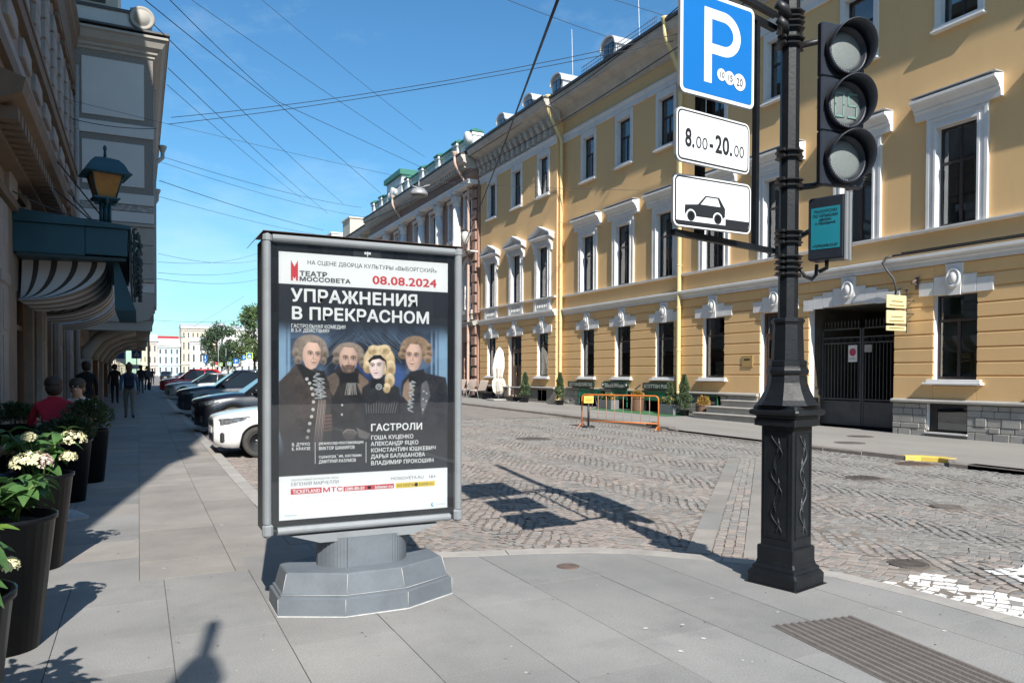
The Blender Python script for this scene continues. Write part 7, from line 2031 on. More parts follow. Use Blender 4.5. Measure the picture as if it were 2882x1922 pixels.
# ------------------------------------------------------------------ people
m_skin = pm("skin_tone", (0.50, 0.31, 0.22), (0.46, 0.28, 0.20), 9, .55, fine=.05, sub=.05)
m_hair = pm("dark_hair", (0.03, 0.02, 0.015), (0.05, 0.033, 0.022), 20, .6, bump=.3)
m_hairb = pm("brown_hair", (0.09, 0.05, 0.028), (0.13, 0.075, 0.04), 20, .6, bump=.3)
def cloth(name, c): return pm(name, c, tuple(v * .75 for v in c), 6, .9, bump=.25, bscale=70, fine=.1)
def human(name, label, loc, rotz, J, top, legs, shoes, hair=m_hair, sc=1.0, sleeves=True, long_hair=False, short=False, group=None):
    """J: joints in metres, figure facing -Y before rotation; one continuous skinned body"""
    t = thing(name, label, "person", loc, rotz, group)
    names = list(J); idx = {n: i for i, n in enumerate(names)}
    E = [("pelvis", "waist"), ("waist", "chest"), ("chest", "neck"), ("neck", "jaw"), ("jaw", "skull"), ("skull", "crown")]
    for s in "LR": E += [("chest", "sh" + s), ("sh" + s, "el" + s), ("el" + s, "wr" + s), ("wr" + s, "pa" + s), ("pelvis", "hip" + s), ("hip" + s, "kn" + s), ("kn" + s, "an" + s), ("an" + s, "to" + s)]
    me = bpy.data.meshes.new("body"); me.from_pydata([J[n] for n in names], [(idx[a], idx[b_]) for a, b_ in E], [])
    o = bpy.data.objects.new("body_tmp", me); C.objects.link(o)
    md = o.modifiers.new("s", 'SKIN'); o.modifiers.new("u", 'SUBSURF').levels = 2
    Rr = dict(pelvis=(.155, .115), waist=(.135, .10), chest=(.165, .115), neck=(.055, .055), jaw=(.072, .08), skull=(.082, .098), crown=(.05, .06), sh=(.062, .06), el=(.044, .044), wr=(.03, .03), pa=(.034, .022), hip=(.095, .095), kn=(.062, .062), an=(.042, .045), to=(.04, .032))
    for i, n in enumerate(names):
        k = n[:-1] if n[-1] in "LR" and n[:-1] in Rr else n
        sv = me.skin_vertices[0].data[i]; sv.radius = Rr[k]; sv.use_root = (n == "pelvis")
    dg = bpy.context.evaluated_depsgraph_get(); bm_ = bpy.data.meshes.new_from_object(o.evaluated_get(dg)); bpy.data.objects.remove(o)
    for m in (m_skin, top, legs, shoes): bm_.materials.append(m)
    JV = {n: Vector(J[n]) for n in names}
    seg = []
    for a, b_ in E:
        k = a + b_
        mi = 1
        if "jaw" in k or "skull" in k or "crown" in k: mi = 0
        elif k.startswith("wr") or (not sleeves and k.startswith("el")): mi = 0
        elif k.startswith("hip") or k.startswith("kn") or k.startswith("pelviship"): mi = 2
        if short and k.startswith("kn"): mi = 0
        if k.startswith("an"): mi = 3
        seg.append((JV[a], JV[b_], mi))
    for p in bm_.polygons:
        c = p.center; best = 9; mi = 1
        for a, b_, m in seg:
            d = b_ - a; tt = max(0, min(1, (c - a).dot(d) / (d.length_squared + 1e-9))); q = (c - a - d * tt).length
            if q < best: best, mi = q, m
        p.material_index = mi; p.use_smooth = True
    # fingers, nose and ears joined to the same mesh
    ex = MB(); hd = JV["skull"]; fd = (JV["jaw"] - JV["neck"]).cross(Vector((1, 0, 0))); fwd = Vector((0, -1, 0))
    ex.ell(hd + Vector((0, -.098, -.03)), (.016, .022, .026), 7, 5)
    for sx in (-1, 1): ex.ell(hd + Vector((sx * .085, .01, -.02)), (.012, .024, .034), 6, 5); ex.ell(hd + Vector((sx * .032, -.090, .012)), (.014, .008, .009), 6, 4, 3)
    ex.ell(hd + Vector((0, -.088, -.075)), (.026, .01, .008), 7, 4, 0)
    for s in "LR":
        w, pa = JV["wr" + s], JV["pa" + s]; d = (pa - w).normalized(); sd = d.cross(Vector((0, 0, 1)) if abs(d.z) < .8 else Vector((0, 1, 0))).normalized()
        for k, ln_ in enumerate((.065, .075, .07, .055)):
            q = pa + sd * (k - 1.5) * .019; cu = d.cross(sd) * .012
            ex.tube([q, q + d * ln_ * .5 + cu * .4, q + d * ln_ * .95 + cu * 1.6], [.0095, .009, .007], 6)
        ex.tube([w + d * .03, w + d * .05 + sd * .035, w + d * .085 + sd * .042], [.011, .011, .008], 6)
    fm = ex.mesh("extra", [m_skin, top, legs, m_hair])
    bmm = bmesh.new(); bmm.from_mesh(bm_); bmm.from_mesh(fm); bmm.to_mesh(bm_); bmm.free()
    bm_.name = "body"
    inst(bm_, "body", t)
    h = MB(); h.ell(hd + Vector((0, .022, .045)), (.112, .122, .10), 14, 9); h.ell(hd + Vector((0, .055, -.02)), (.105, .085, .11), 12, 7)
    if long_hair: h.ell(hd + Vector((0, .07, -.10)), (.085, .05, .16), 10, 7); h.ell(hd + Vector((0, .03, .14)), (.05, .05, .04), 9, 6)
    h.v = [(x + rng.uniform(-.003, .003), y + rng.uniform(-.003, .003), z) for x, y, z in h.v]
    h.build("hair", hair, t)
    if sc != 1.0: t.scale = (sc, sc, sc)
    return t
def walk(st=.28, arm=.2, lean=.02):
    J = dict(pelvis=(0, 0, .95), waist=(0, -lean * .5, 1.12), chest=(0, -lean, 1.34), neck=(0, -lean, 1.50), jaw=(0, -lean - .02, 1.575), skull=(0, -lean - .01, 1.65), crown=(0, -lean, 1.715))
    for s, sx, k in (("L", 1, 1), ("R", -1, -1)):
        J["sh" + s] = (sx * .185, -lean, 1.40); J["el" + s] = (sx * .24, -lean + k * arm * .5, 1.13); J["wr" + s] = (sx * .25, -lean + k * arm - .05, .90); J["pa" + s] = (sx * .25, -lean + k * arm * 1.1 - .07, .83)
        J["hip" + s] = (sx * .095, 0, .90); J["kn" + s] = (sx * .10, -k * st * .45 - .03, .50); J["an" + s] = (sx * .10, -k * st, .095 + (.05 if k < 0 else 0)); J["to" + s] = (sx * .12, -k * st - .14, .045)
    return J
def sit(reach=.3):
    J = dict(pelvis=(0, 0, .50), waist=(0, -.03, .68), chest=(0, -.08, .92), neck=(0, -.13, 1.08), jaw=(0, -.17, 1.15), skull=(0, -.17, 1.225), crown=(0, -.165, 1.29))
    for s, sx in (("L", 1), ("R", -1)):
        J["sh" + s] = (sx * .19, -.09, .98); J["el" + s] = (sx * .26, -.22, .74); J["wr" + s] = (sx * .16, -.22 - reach * .7, .77); J["pa" + s] = (sx * .13, -.25 - reach, .78)
        J["hip" + s] = (sx * .10, -.02, .50); J["kn" + s] = (sx * .13, -.44, .50); J["an" + s] = (sx * .13, -.42, .10); J["to" + s] = (sx * .13, -.56, .045)
    return J
cb = cloth("denim_blue", (.09, .14, .22)); ck = cloth("khaki_cloth", (.20, .19, .16)); cd = cloth("black_cloth", (.014, .014, .017)); cr = cloth("red_cloth", (.42, .012, .035)); cw = cloth("white_cloth", (.62, .62, .63)); cg = cloth("grey_cloth", (.07, .07, .08)); cp = cloth("dusty_pink_cloth", (.22, .15, .16)); cn_ = cloth("navy_cloth", (.02, .027, .05))
human("person", "person walking away in a blue shirt and wide grey trousers carrying a dark backpack", (-.27, 27.0, G(27)), R_(180), walk(.24, .12), cb, ck, cd, m_hairb, 1.0, long_hair=True)
t = thing("backpack", "dark blue backpack on the back of the person in the blue shirt", "backpack", (-.27, 26.84, G(27) + 1.22), R_(180))
b = MB(); b.bbox(-.15, .15, -.02, .13, -.22, .2, .05); b.build("bag", cn_, t)
b = MB(); b.bbox(-.11, .11, .131, .17, -.18, .0, .02); b.build("front_pocket", cn_, t)
b = MB()
for sx in (-.1, .1): b.tube([(sx, -.01, .18), (sx, -.12, .24), (sx, -.26, .2), (sx * 1.4, -.24, -.02), (sx * 1.3, -.05, -.16)], .016, 6)
b.build("straps", cn_, t)
human("person", "man in black standing with his back turned near the cafe wall", (-1.22, 22.5, G(22.5)), R_(190), walk(.06, .05), cd, cd, cd, m_hair, 1.02)
human("person", "seated man in a red shirt seen from behind at the cafe", (-1.09, 12.9, G(12.9)), R_(195), sit(.28), cr, cn_, cd, m_hair, 1.13)
human("person", "person in a white shirt seated across from the man in red", (-.86, 14.2, G(14.2)), R_(-10), sit(.25), cw, cg, cw, m_hair, 1.1, sleeves=False)
for i, (x, y, c1, c2, st, lab) in enumerate(((-.95, 38, cd, cd, .15, "person in dark clothes walking close to the wall under the overhang"), (.12, 52, cd, cg, .25, "person in black in the middle of the shaded pavement"), (.55, 60, cg, cd, .2, "person in grey just beyond the one in black on the pavement"), (1.3, 88, cn_, cp, .25, "far person in navy top and pinkish trousers near the kerb"), (.2, 75, cn_, cd, .2, "far small person in dark navy walking along the shops"))):
    human("person", lab, (x, y, G(y)), R_(180 if i != 2 else 10), walk(st, .15), c1, c2, cd, m_hair, 1.0)
# cafe furniture
t = thing("cafe_table", "dark cafe table with two white shakers by the planters", "table", (-1.30, 10.1, G(10)), 0)
b = MB(); b.bbox(-.38, .38, -.38, .38, .71, .75, .01); b.build("table_top", m_wood, t)
b = MB(); b.tube([(0, 0, .71), (0, 0, .05)], .035, 8); b.lathe([(.22, 0), (.22, .02), (.05, .05)], 14); b.build("leg", m_black, t)
for x, y, lab in ((-1.32, 9.85, "white shaker on the dark cafe table"), (-1.10, 9.95, "second white shaker at the table's right edge")):
    q = MB(); q.lathe([(.032, 0), (.03, .09), (.02, .11), (.02, .13), (.005, .135)], 12); o = tag(q.build("shaker", cw, None, (x, y, G(10) + .752)), lab, "shaker", "white shakers")
def chair(x, y, rz, lab):
    t = thing("cafe_chair", lab, "chair", (x, y, G(y)), rz, "dark cafe chairs")
    b = MB(); b.bbox(-.22, .22, -.22, .22, .40, .44, .02); b.build("seat", m_black, t)
    b = MB(); b.bbox(-.22, .22, .2, .235, .5, .86, .02); b.build("backrest", m_black, t)
    for sx in (-.19, .19):
        for sy in (-.19, .21): b = MB(); b.tube([(sx, sy, 0), (sx, sy, .40 if sy < 0 else .86)], .014, 6); b.build("leg", m_black, t)
chair(-1.09, 12.85, R_(195), "dark cafe chair under the man in red"); chair(-.86, 14.25, R_(-10), "dark cafe chair under the person in white")
# white trainer poking out beside the planters
t = thing("trainer_shoe", "pale grey trainer poking out behind the third planter", "shoe", (-.63, 9.4, .001), R_(20))
b = MB(); b.loft([[(-.13, -.035, 0), (.12, -.04, 0), (.14, 0, 0), (.12, .04, 0), (-.13, .035, 0)], [(-.135, -.04, .03), (.12, -.045, .03), (.15, 0, .03), (.12, .045, .03), (-.135, .04, .03)]]); b.build("sole", cw, t)
b = MB(); b.loft([[(-.13, -.037, .031), (.12, -.04, .031), (.145, 0, .031), (.12, .04, .031), (-.13, .037, .031)], [(-.13, -.032, .08), (.03, -.03, .09), (.08, 0, .07), (.03, .03, .09), (-.13, .032, .08)], [(-.12, -.025, .12), (-.02, -.02, .12), (-.01, 0, .12), (-.02, .02, .12), (-.12, .025, .12)]]); b.build("upper", pm("pale_blue_mesh", (.32, .40, .50), None, 20, .8), t)
# ------------------------------------------------------------------ cars
def paint(name, c, metal=.0, rough=.28): return pm(name, c, tuple(v * .96 for v in c), 3, rough, metal=metal, coat=.8, fine=.02)
m_tyre = pm("tyre_rubber", (0.045, 0.043, 0.042), (0.065, 0.062, 0.058), 9, .9, bump=.3, fine=.15)
m_rim = pm("steel_rim_dark", (0.055, 0.06, 0.066), (0.08, 0.085, 0.09), 8, .45, metal=.4)
m_alloy = pm("alloy_rim", (0.35, 0.36, 0.37), None, 8, .35, metal=.7)
m_trimb = pm("black_trim_plastic", (0.018, 0.018, 0.02), (0.028, 0.028, 0.03), 8, .6)
m_carglass = pm("tinted_car_glass", (0.010, 0.013, 0.017), None, 3, .05, spec=.5, fine=0)
m_head = pm("headlamp_glass", (0.035, 0.04, 0.045), (0.22, 0.23, 0.24), 16, .1, coat=.5)
m_chrome = pm("chrome", (0.62, 0.63, 0.65), None, 5, .12, metal=1.0, fine=0)
m_taill = pm("tail_lamp_red", (0.35, 0.01, 0.012), None, 5, .2, coat=.6)
m_plate = pm("number_plate", (0.7, 0.7, 0.7), None, 5, .5)
def car(name, label, loc, rotz, pmat, L=4.3, Wd=1.76, H=1.5, hood=.92, nosez=.72, r=.31, ax0=.82, ax1=3.4, wb=(1.05, 1.75, 3.3, 4.05), deck=None, clear=.19, rim=None, detail=True, group="cars parked along the left kerb"):
    """nose at x = 0, tail at x = L; wb = windscreen base, roof front, roof rear, rear glass base"""
    t = thing(name, label, "car", loc, rotz, group)
    w = Wd / 2; deck = deck or hood + .08
    xs = sorted(set([0, .03, .09, .18, .32] + [ax0 + d for d in np.linspace(-r * 1.22, r * 1.22, 13)] + [ax1 + d for d in np.linspace(-r * 1.22, r * 1.22, 13)] + list(np.linspace(.5, L - .4, 12)) + [L - .25, L - .12, L - .04, L]))
    def prof(x):
        # height of the upper edge, half width
        tq = min(1, x / .95)
        zt = nosez + (hood - nosez) * (tq ** .55) if x < wb[0] else hood + (deck - hood) * min(1, (x - wb[0]) / max(.1, wb[3] - wb[0]))
        if x > wb[3]: zt = deck - .10 * ((x - wb[3]) / max(.05, L - wb[3])) ** 2
        hw = w * (1 - .30 * max(0, 1 - x / .42) ** 2.2) * (1 - .16 * max(0, 1 - (L - x) / .35) ** 2.2)
        return zt, hw
    rings = []
    R_a = r * 1.17
    for x in xs:
        zt, hw = prof(x); lo = clear + .02 * (x < .1)
        if x < .2: lo = clear + .06 * (1 - x / .2)
        if x > L - .2: lo = clear + .14 * (1 - (L - x) / .2)
        side = lo
        for a in (ax0, ax1):
            if abs(x - a) < R_a: side = max(side, r + math.sqrt(R_a * R_a - (x - a) ** 2))
        side = min(side, zt - .1)
        mid = max(side + .02, lo + (zt - lo) * .55); sh = max(mid + .02, zt - .10)
        up_ = zt + .025
        ring = []
        xn = x + (0.05 * (1 - x / .1) if x < .1 else 0)
        for sg in (-1, 1):
            q = [(x, sg * hw * .72, lo + .02), (x, sg * hw * .985, side), (x, sg * hw, (side + mid) / 2), (x, sg * hw, mid), (x, sg * hw * .985, sh), (x, sg * hw * .90, zt - .015), (x, sg * hw * .55, up_)]
            ring += q if sg < 0 else list(reversed(q))
        rings.append(ring)
    b = MB(); n = len(rings[0]); vs = [p for rg in rings for p in rg]; fs = []; 
    for i in range(len(rings) - 1):
        for j in range(n):
            k = (j + 1) % n
            b_dark = j in (0, n - 2, n - 1)
            fs.append(((i * n + j, i * n + k, (i + 1) * n + k, (i + 1) * n + j), 1 if b_dark else 0))
    b.add(vs, [tuple(reversed(f)) for f, _ in fs], 0, True)
    for q, (_, m) in enumerate(fs): b.mi[q] = m
    b.add([p for p in rings[0]], [tuple(range(n))], 0, True); b.add([p for p in rings[-1]], [tuple(reversed(range(n)))], 0, True)
    b.build("body", [pmat, m_trimb], t)
    # cabin
    x0, x1, x2, x3 = wb; z0 = hood - .03; zr = H - .07
    def lvl(u):
        f = x0 + (x1 - x0) * u; e = x3 + (x2 - x3) * u; hw = w * (.93 - .20 * u); z = z0 + (zr - z0) * u; zb = z + (deck - hood) * (1 - u)
        c_ = .10 + .08 * u
        return [(f, -hw + c_ * 1.6, z), (f + c_, -hw, z), (e - c_, -hw, zb), (e, -hw + c_ * 1.2, zb), (e, hw - c_ * 1.2, zb), (e - c_, hw, zb), (f + c_, hw, z), (f, hw - c_ * 1.6, z)]
    b = MB(); b.loft([lvl(u) for u in (0, .3, .6, .85, 1.0)]); b.build("cabin_glass", m_carglass, t)
    top = lvl(1.0); cxr = (x1 + x2) / 2
    def sc(pts, s, dz): return [(cxr + (p[0] - cxr) * s, p[1] * s, p[2] + dz) for p in pts]
    b = MB(); b.loft([sc(top, 1.02, -.02), sc(top, 1.015, .02), sc(top, .9, .06), sc(top, .5, .072)], smooth=True); b.build("roof", pmat, t)
    b = MB()
    lo_, hi_ = lvl(-.02), lvl(1.0)
    for i in (0, 1, 2, 3, 4, 5, 6, 7):
        if i in (0, 7): continue
        b.tube([lo_[i], hi_[i]], .045 if i in (1, 6) else .06, 6)
    xm = (x1 + x2) / 2 + .05
    for sg in (-1, 1): b.tube([(xm, sg * w * .94, z0 + .02), (xm + .04, sg * w * .745, zr)], .035, 6)
    b.build("pillars", pmat, t)
    # wheels
    for ax in (ax0, ax1):
        for sg in (-1, 1):
            y = sg * (w - .11); Mx = Matrix.Translation((ax, y, r)) @ Matrix.Rotation(sg * -PI / 2, 4, 'X')
            q = MB(); q.lathe([(r * .62, -.10), (r * .9, -.105), (r, -.08), (r, .06), (r * .96, .09), (r * .88, .10), (r * .66, .092), (r * .64, .07)], 28, M=Mx); o = q.build("wheel", m_tyre, t)
            q = MB(); q.lathe([(r * .65, .075), (r * .60, .085), (r * .56, .05), (r * .40, .035), (r * .30, .06), (r * .20, .07), (r * .12, .085), (.004, .088)], 24, M=Mx)
            q.build("rim", rim or m_alloy, o)
            if detail and sg < 0:
                q = MB()
                for k in range(5): a = k * 2 * PI / 5; q.lathe([(.018, .0), (.014, .02), (.002, .022)], 8, (r * .2 * math.cos(a), r * .2 * math.sin(a), .066), M=Mx)
                q.build("wheel_nuts", m_chrome, o)
                q = MB()
                for k in range(10): a = k * 2 * PI / 10 + .2; q.lathe([(.016, .0), (.016, .004)], 8, (r * .47 * math.cos(a), r * .47 * math.sin(a), .044), M=Mx)
                q.build("rim_holes", m_trimb, o)
    for ax in (ax0, ax1):
        q = MB(); q.box(ax - R_a, ax + R_a, -w * .80, w * .80, clear + .05, min(hood, r + R_a)); q.build("wheel_well", m_trimb, t)
    # lamps, grille, mirrors, plates
    for sg in (-1, 1):
        q = MB(); vs = []; nx_ = 9
        for i in range(nx_):
            x = .045 + .60 * i / (nx_ - 1); f = i / (nx_ - 1); hw = prof(x)[1]
            zl, zh = nosez - .115 + .135 * f, nosez + .015 + .055 * f
            for z in (zl, (zl + zh) / 2, zh): vs.append((x + (.035 if x < .08 else 0), sg * (hw * (.995 - .02 * (z > nosez)) + .010), z))
        q.add(vs, [(3 * i + j, 3 * i + 3 + j, 3 * i + 4 + j, 3 * i + 1 + j) for i in range(nx_ - 1) for j in (0, 1)], smooth=True)
        q.build("headlight", m_head, t)
        q = MB(); q.bbox(L - .25, L + .005, sg * w * .80 - .12, sg * w * .80 + .12, deck - .32, deck - .10, .03); q.build("tail_light", m_taill, t)
        q = MB(); q.ell((x0 + .32, sg * (w + .09), hood + .08), (.07, .10, .065), 8, 6); q.build("mirror", pmat, t)
        if detail:
            q = MB(); q.bbox(.10, .24, sg * (w * .83) - .07, sg * (w * .83) + .07, clear + .10, clear + .30, .03); q.build("fog_recess", m_trimb, t)
            for xd in (x0 + .55, xm):
                q = MB(); q.tube([(xd, sg * (w + .002), clear + .18), (xd + .01, sg * (w + .003), hood - .08)], .006, 4); q.build("door_gap", m_trimb, t)
            for xd in (xm - .3, x2 - .15):
                q = MB(); q.bbox(xd, xd + .2, sg * (w + .012) - .012, sg * (w + .012) + .012, hood - .16, hood - .12, .01); q.build("door_handle", pmat, t)
    q = MB(); q.bbox(-.012, .09, -w * .48, w * .48, nosez - .14, nosez - .02, .02); q.bbox(-.005, .1, -w * .55, w * .55, clear + .1, clear + .24, .02); q.build("grille", m_trimb, t)
    q = MB(); q.box(-.022, -.012, -.26, .26, clear + .27, clear + .38); q.build("number_plate", m_plate, t)
    q = MB(); q.box(L + .001, L + .012, -.26, .26, .62, .73); q.build("number_plate", m_plate, t)
    return t
zr = lambda y: G(y) - .075
p_white = paint("white_car_paint", (.78, .78, .78)); p_black = paint("black_car_paint", (.010, .012, .018)); p_navy = paint("navy_car_paint", (.012, .017, .030)); p_silver = paint("silver_car_paint", (.42, .42, .40), .5, .3); p_red = paint("red_car_paint", (.45, .012, .018)); p_grey = paint("grey_car_paint", (.12, .125, .13), .3); p_beige = paint("champagne_car_paint", (.40, .36, .30), .4)
car("parked_car", "white hatchback with black steel wheels, nose at the kerb behind the lightbox", (1.30, 16.22, zr(16)), 0, p_white, L=4.2, Wd=1.74, r=.30, hood=.93, nosez=.74, ax0=.80, ax1=3.3, clear=.2, rim=m_rim)
car("parked_car", "black crossover parked next to the white hatchback", (1.28, 21.6, zr(21.6)), 0, p_black, L=4.5, Wd=1.86, H=1.68, r=.36, hood=1.06, nosez=.84, ax0=.92, ax1=3.6, wb=(1.15, 1.9, 3.6, 4.3), clear=.22)
car("parked_car", "dark navy crossover just beyond the black crossover", (1.25, 29.7, zr(29.7)), 0, p_navy, L=4.5, Wd=1.86, H=1.66, r=.35, hood=1.05, nosez=.84, ax0=.92, ax1=3.6, wb=(1.15, 1.9, 3.6, 4.3), clear=.22)
car("parked_car", "silver sedan standing half in shade beyond the dark crossovers", (1.28, 44.9, zr(44.9)), 0, p_silver, L=4.6, Wd=1.78, H=1.42, r=.31, hood=.90, nosez=.70, ax0=.88, ax1=3.55, wb=(1.25, 2.0, 3.05, 3.95), deck=.98, clear=.17)
car("parked_car", "red crossover with its front in shade beyond the silver sedan", (1.28, 55.9, zr(56)), 0, p_red, L=4.4, Wd=1.84, H=1.66, r=.34, hood=1.02, nosez=.8, ax0=.9, ax1=3.5, wb=(1.1, 1.85, 3.5, 4.2), clear=.2, detail=False)
# farther cars around the square
farc = [("suv", "white off roader seen from behind near the crossing signs", 13.6, 112, 90, p_white, 1.85), ("suv", "black car right of the white off roader by the crossing signs", 16.2, 110, 100, p_black, 1.7), ("sedan", "small dark red car in traffic left of the white off roader", 10.3, 118, 180, p_red, 1.5), ("sedan", "black car behind the silver sedan's roof in the far traffic", 8.6, 104, 170, p_black, 1.5),
        ("suv", "black crossover seen from behind on the street past the pedestrians", 4.6, 160, 85, p_black, 1.7), ("sedan", "grey car right of the far black crossover", 7.6, 178, 60, p_grey, 1.5), ("sedan", "champagne car in the far row beneath the blue house", 9.8, 190, 20, p_beige, 1.5), ("sedan", "silver car in the far row beneath the blue house", 13.6, 196, 10, p_silver, 1.5), ("sedan", "white car in the far row beneath the cream house", 17.5, 188, 0, p_white, 1.5), ("sedan", "far dark grey car crossing by the white house", 22, 205, 0, p_grey, 1.5)]
for kind, lab, x, y, rz_, pmt, Hh in farc:
    sv = kind == "suv"
    car("parked_car", lab, (x, y, zr(y)), R_(rz_), pmt, L=4.6 if sv else 4.4, Wd=1.9 if sv else 1.78, H=Hh, r=.37 if sv else .31, hood=1.1 if sv else .92, nosez=.88 if sv else .72, ax0=.9, ax1=3.6, wb=(1.2, 1.9, 4.1, 4.45) if sv else (1.15, 1.9, 3.1, 3.9), deck=1.12 if sv else 1.0, detail=False, group="cars around the far square")

# ------------------------------------------------------------------ trees of the square
m_tl1 = leaf_mat("dark_linden_leaf", (0.055, 0.10, 0.05), (0.035, 0.07, 0.04)); m_tl2 = leaf_mat("bright_maple_leaf", (0.10, 0.155, 0.045), (0.06, 0.105, 0.035))
for mm_, a_ in ((m_tl1, .6), (m_tl2, .6)): pass
def tree(x, y, h, cz, rx, rz, label, mat, seed, n=5200, size=.42):
    t = thing("street_tree", label, "tree", (x, y, G(y) - .1), 0, "trees around the far square")
    r = random.Random(seed); b = MB()
    b.tube([(0, 0, 0), (.05, 0, h * .18), (.1, .05, h * .34), (0, .1, h * .7)], [.26, .2, .16, .05], 9)
    for i in range(9):
        a = r.uniform(0, 6.28); z = h * r.uniform(.2, .5); q = rx * r.uniform(.5, .85)
        b.tube([(0.05, .03, z), (q * .5 * math.cos(a), q * .5 * math.sin(a), z + h * .12), (q * math.cos(a), q * math.sin(a), z + h * r.uniform(.2, .38))], [.09, .06, .025], 6)
    b.build("trunk", m_bark, t)
    cl = []
    for i in range(46):
        a = r.uniform(0, 6.28); u = r.uniform(-.95, 1); s = math.sqrt(1 - u * u) * r.uniform(.35, 1.0)
        cl.append((rx * s * math.cos(a), rx * s * math.sin(a), cz + rz * u * r.uniform(.7, 1), r.uniform(.45, .95) * rx * .36))
    def fp(q):
        c = cl[q.randrange(len(cl))]; a = q.uniform(0, 6.28); u = q.uniform(-1, 1); s = math.sqrt(1 - u * u); k = c[3] * q.random() ** .35
        return (c[0] + k * s * math.cos(a), c[1] + k * s * math.sin(a), c[2] + k * u * .75), (s * math.cos(a), s * math.sin(a), u)
    b = MB(); sprays(b, n, fp, size, seed, 0, .1); b.build("crown", mat, t)
    return t
m_crown1 = pm("linden_foliage", (0.07, 0.115, 0.055), (0.045, 0.085, 0.045), .6, .8, island=.7, fine=.2); m_crown2 = pm("maple_foliage", (0.115, 0.165, 0.05), (0.07, 0.115, 0.04), .5, .8, island=.7, fine=.2, hue=.02)
tree(11.2, 128.5, 9.2, 5.6, 2.9, 3.3, "darker round tree left of the tall bright one at the far square", m_crown1, 3)
tree(16.6, 126.5, 12.6, 7.6, 3.6, 4.6, "tall bright green tree beside the lightbox's left edge", m_crown2, 5, 7000, .45)
tree(22.5, 132, 12, 7, 4, 4.4, "tall tree of the square hidden mostly behind the lightbox", m_crown2, 8, 4000, .5)
tree(14.0, 140, 7, 4.2, 2.6, 2.4, "low tree filling the gap below the two front crowns", m_crown1, 11, 3000, .42)
tree(28, 128, 11, 6.6, 4, 4, "spare tree of the square beyond the pink building", m_crown1, 14, 3500, .5)

# ------------------------------------------------------------------ far road signs
m_lime = pm("sign_lime_border", (0.62, 0.80, 0.10), None, 3, .5)
def post_sign(x, y, z, w, h, face, label, rim=None, extra=None):
    t = thing("road_sign", label, "road sign", (x, y, zr(y)), 0, "small road signs at the far square")
    b = MB(); b.tube([(0, .03, 0), (0, .03, z + h / 2 - zr(y))], .035, 6); b.build("pole", m_sgrey, t)
    zz = z - zr(y)
    b = MB(); b.prism(rrect(w, h, .04, 3), 'y', -.02, 0, M=Matrix.Translation((0, 0, zz))); b.build("face", rim or face, t)
    if rim:
        b = MB(); b.prism(rrect(w * .78, h * .78, .02, 2), 'y', -.024, -.021, M=Matrix.Translation((0, 0, zz))); b.build("field", face, t)
    return t, zz
def zebra(t, zz, s):
    b = MB(); b.prism([(-s * .36, -s * .3), (s * .36, -s * .3), (0, s * .36)], 'y', -.027, -.0245, M=Matrix.Translation((0, 0, zz))); b.build("triangle", m_swhite, t)
    b = MB(); b.ell((0, -.03, zz + s * .12), (s * .05, .003, s * .05), 6, 4); b.tube([(0, -.03, zz + s * .06), (0, -.03, zz - s * .08)], s * .04, 5); b.tube([(0, -.03, zz - s * .08), (-s * .12, -.03, zz - s * .24)], s * .03, 5); b.tube([(0, -.03, zz - s * .08), (s * .1, -.03, zz - s * .24)], s * .03, 5); b.build("walker", m_sblack, t)
t, zz = post_sign(11.22, 89.3, 3.55, .7, .7, m_sblue, "largest pedestrian crossing sign with lime rim near the lightbox edge", m_lime); zebra(t, zz, .56)
t, zz = post_sign(10.68, 89.6, 3.36, .45, .5, m_sblue, "blue parking sign with a white plate grid below, left of the largest crossing sign"); put_text("P", .42, m_swhite, t, (-.12, -.03, zz - .15), fit=.22)
b = MB()
for i in range(2):
    for j in range(2): b.box(-.27 + i * .28, -.02 + i * .28, -.02, 0, zz - .95 + j * .3, zz - .68 + j * .3)
b.build("plate", m_swhite, t)
t, zz = post_sign(9.85, 90, 2.95, .52, .55, m_sblue, "blue parking sign with one white plate further left"); put_text("P", .45, m_swhite, t, (-.13, -.03, zz - .16), fit=.24); b = MB(); b.box(-.26, .26, -.02, 0, zz - .55, zz - .30); b.build("plate", m_swhite, t)
t, zz = post_sign(9.17, 90.3, 2.68, .42, .42, m_sblue, "lime rimmed crossing sign left of the single plate parking sign", m_lime); zebra(t, zz, .34)
t, zz = post_sign(8.3, 90.8, 2.58, .40, .40, m_sblue, "lime rimmed crossing sign beside the small red round sign", m_lime); zebra(t, zz, .32)
t, zz = post_sign(7.87, 91, 2.4, .3, .2, m_swhite, "small round red and white sign with a plate below"); b = MB(); b.lathe([(.17, 0), (.17, .02), (.01, .021)], 18, M=Matrix.Translation((0, 0, zz + .26)) @ Matrix.Rotation(PI / 2, 4, 'X')); b.build("red_disc", m_red, t)
t, zz = post_sign(6.74, 91.5, 3.35, .5, .5, m_sblue, "blue square sign above a blue round arrow sign on one pole"); b = MB(); b.lathe([(.22, 0), (.22, .02), (.01, .021)], 18, M=Matrix.Translation((0, 0, zz - .47)) @ Matrix.Rotation(PI / 2, 4, 'X')); b.build("blue_disc", m_sblue, t); b = MB(); b.prism([(-.04, -.1), (.04, -.1), (.04, .02), (.1, .02), (0, .13), (-.1, .02), (-.04, .02)], 'y', -.03, -.026, M=Matrix.Translation((0, 0, zz - .47))); b.prism([(-.05, -.15), (.05, -.15), (.05, .17), (-.05, .17)], 'y', -.024, -.021, M=Matrix.Translation((0, 0, zz))); b.build("arrow", m_swhite, t)
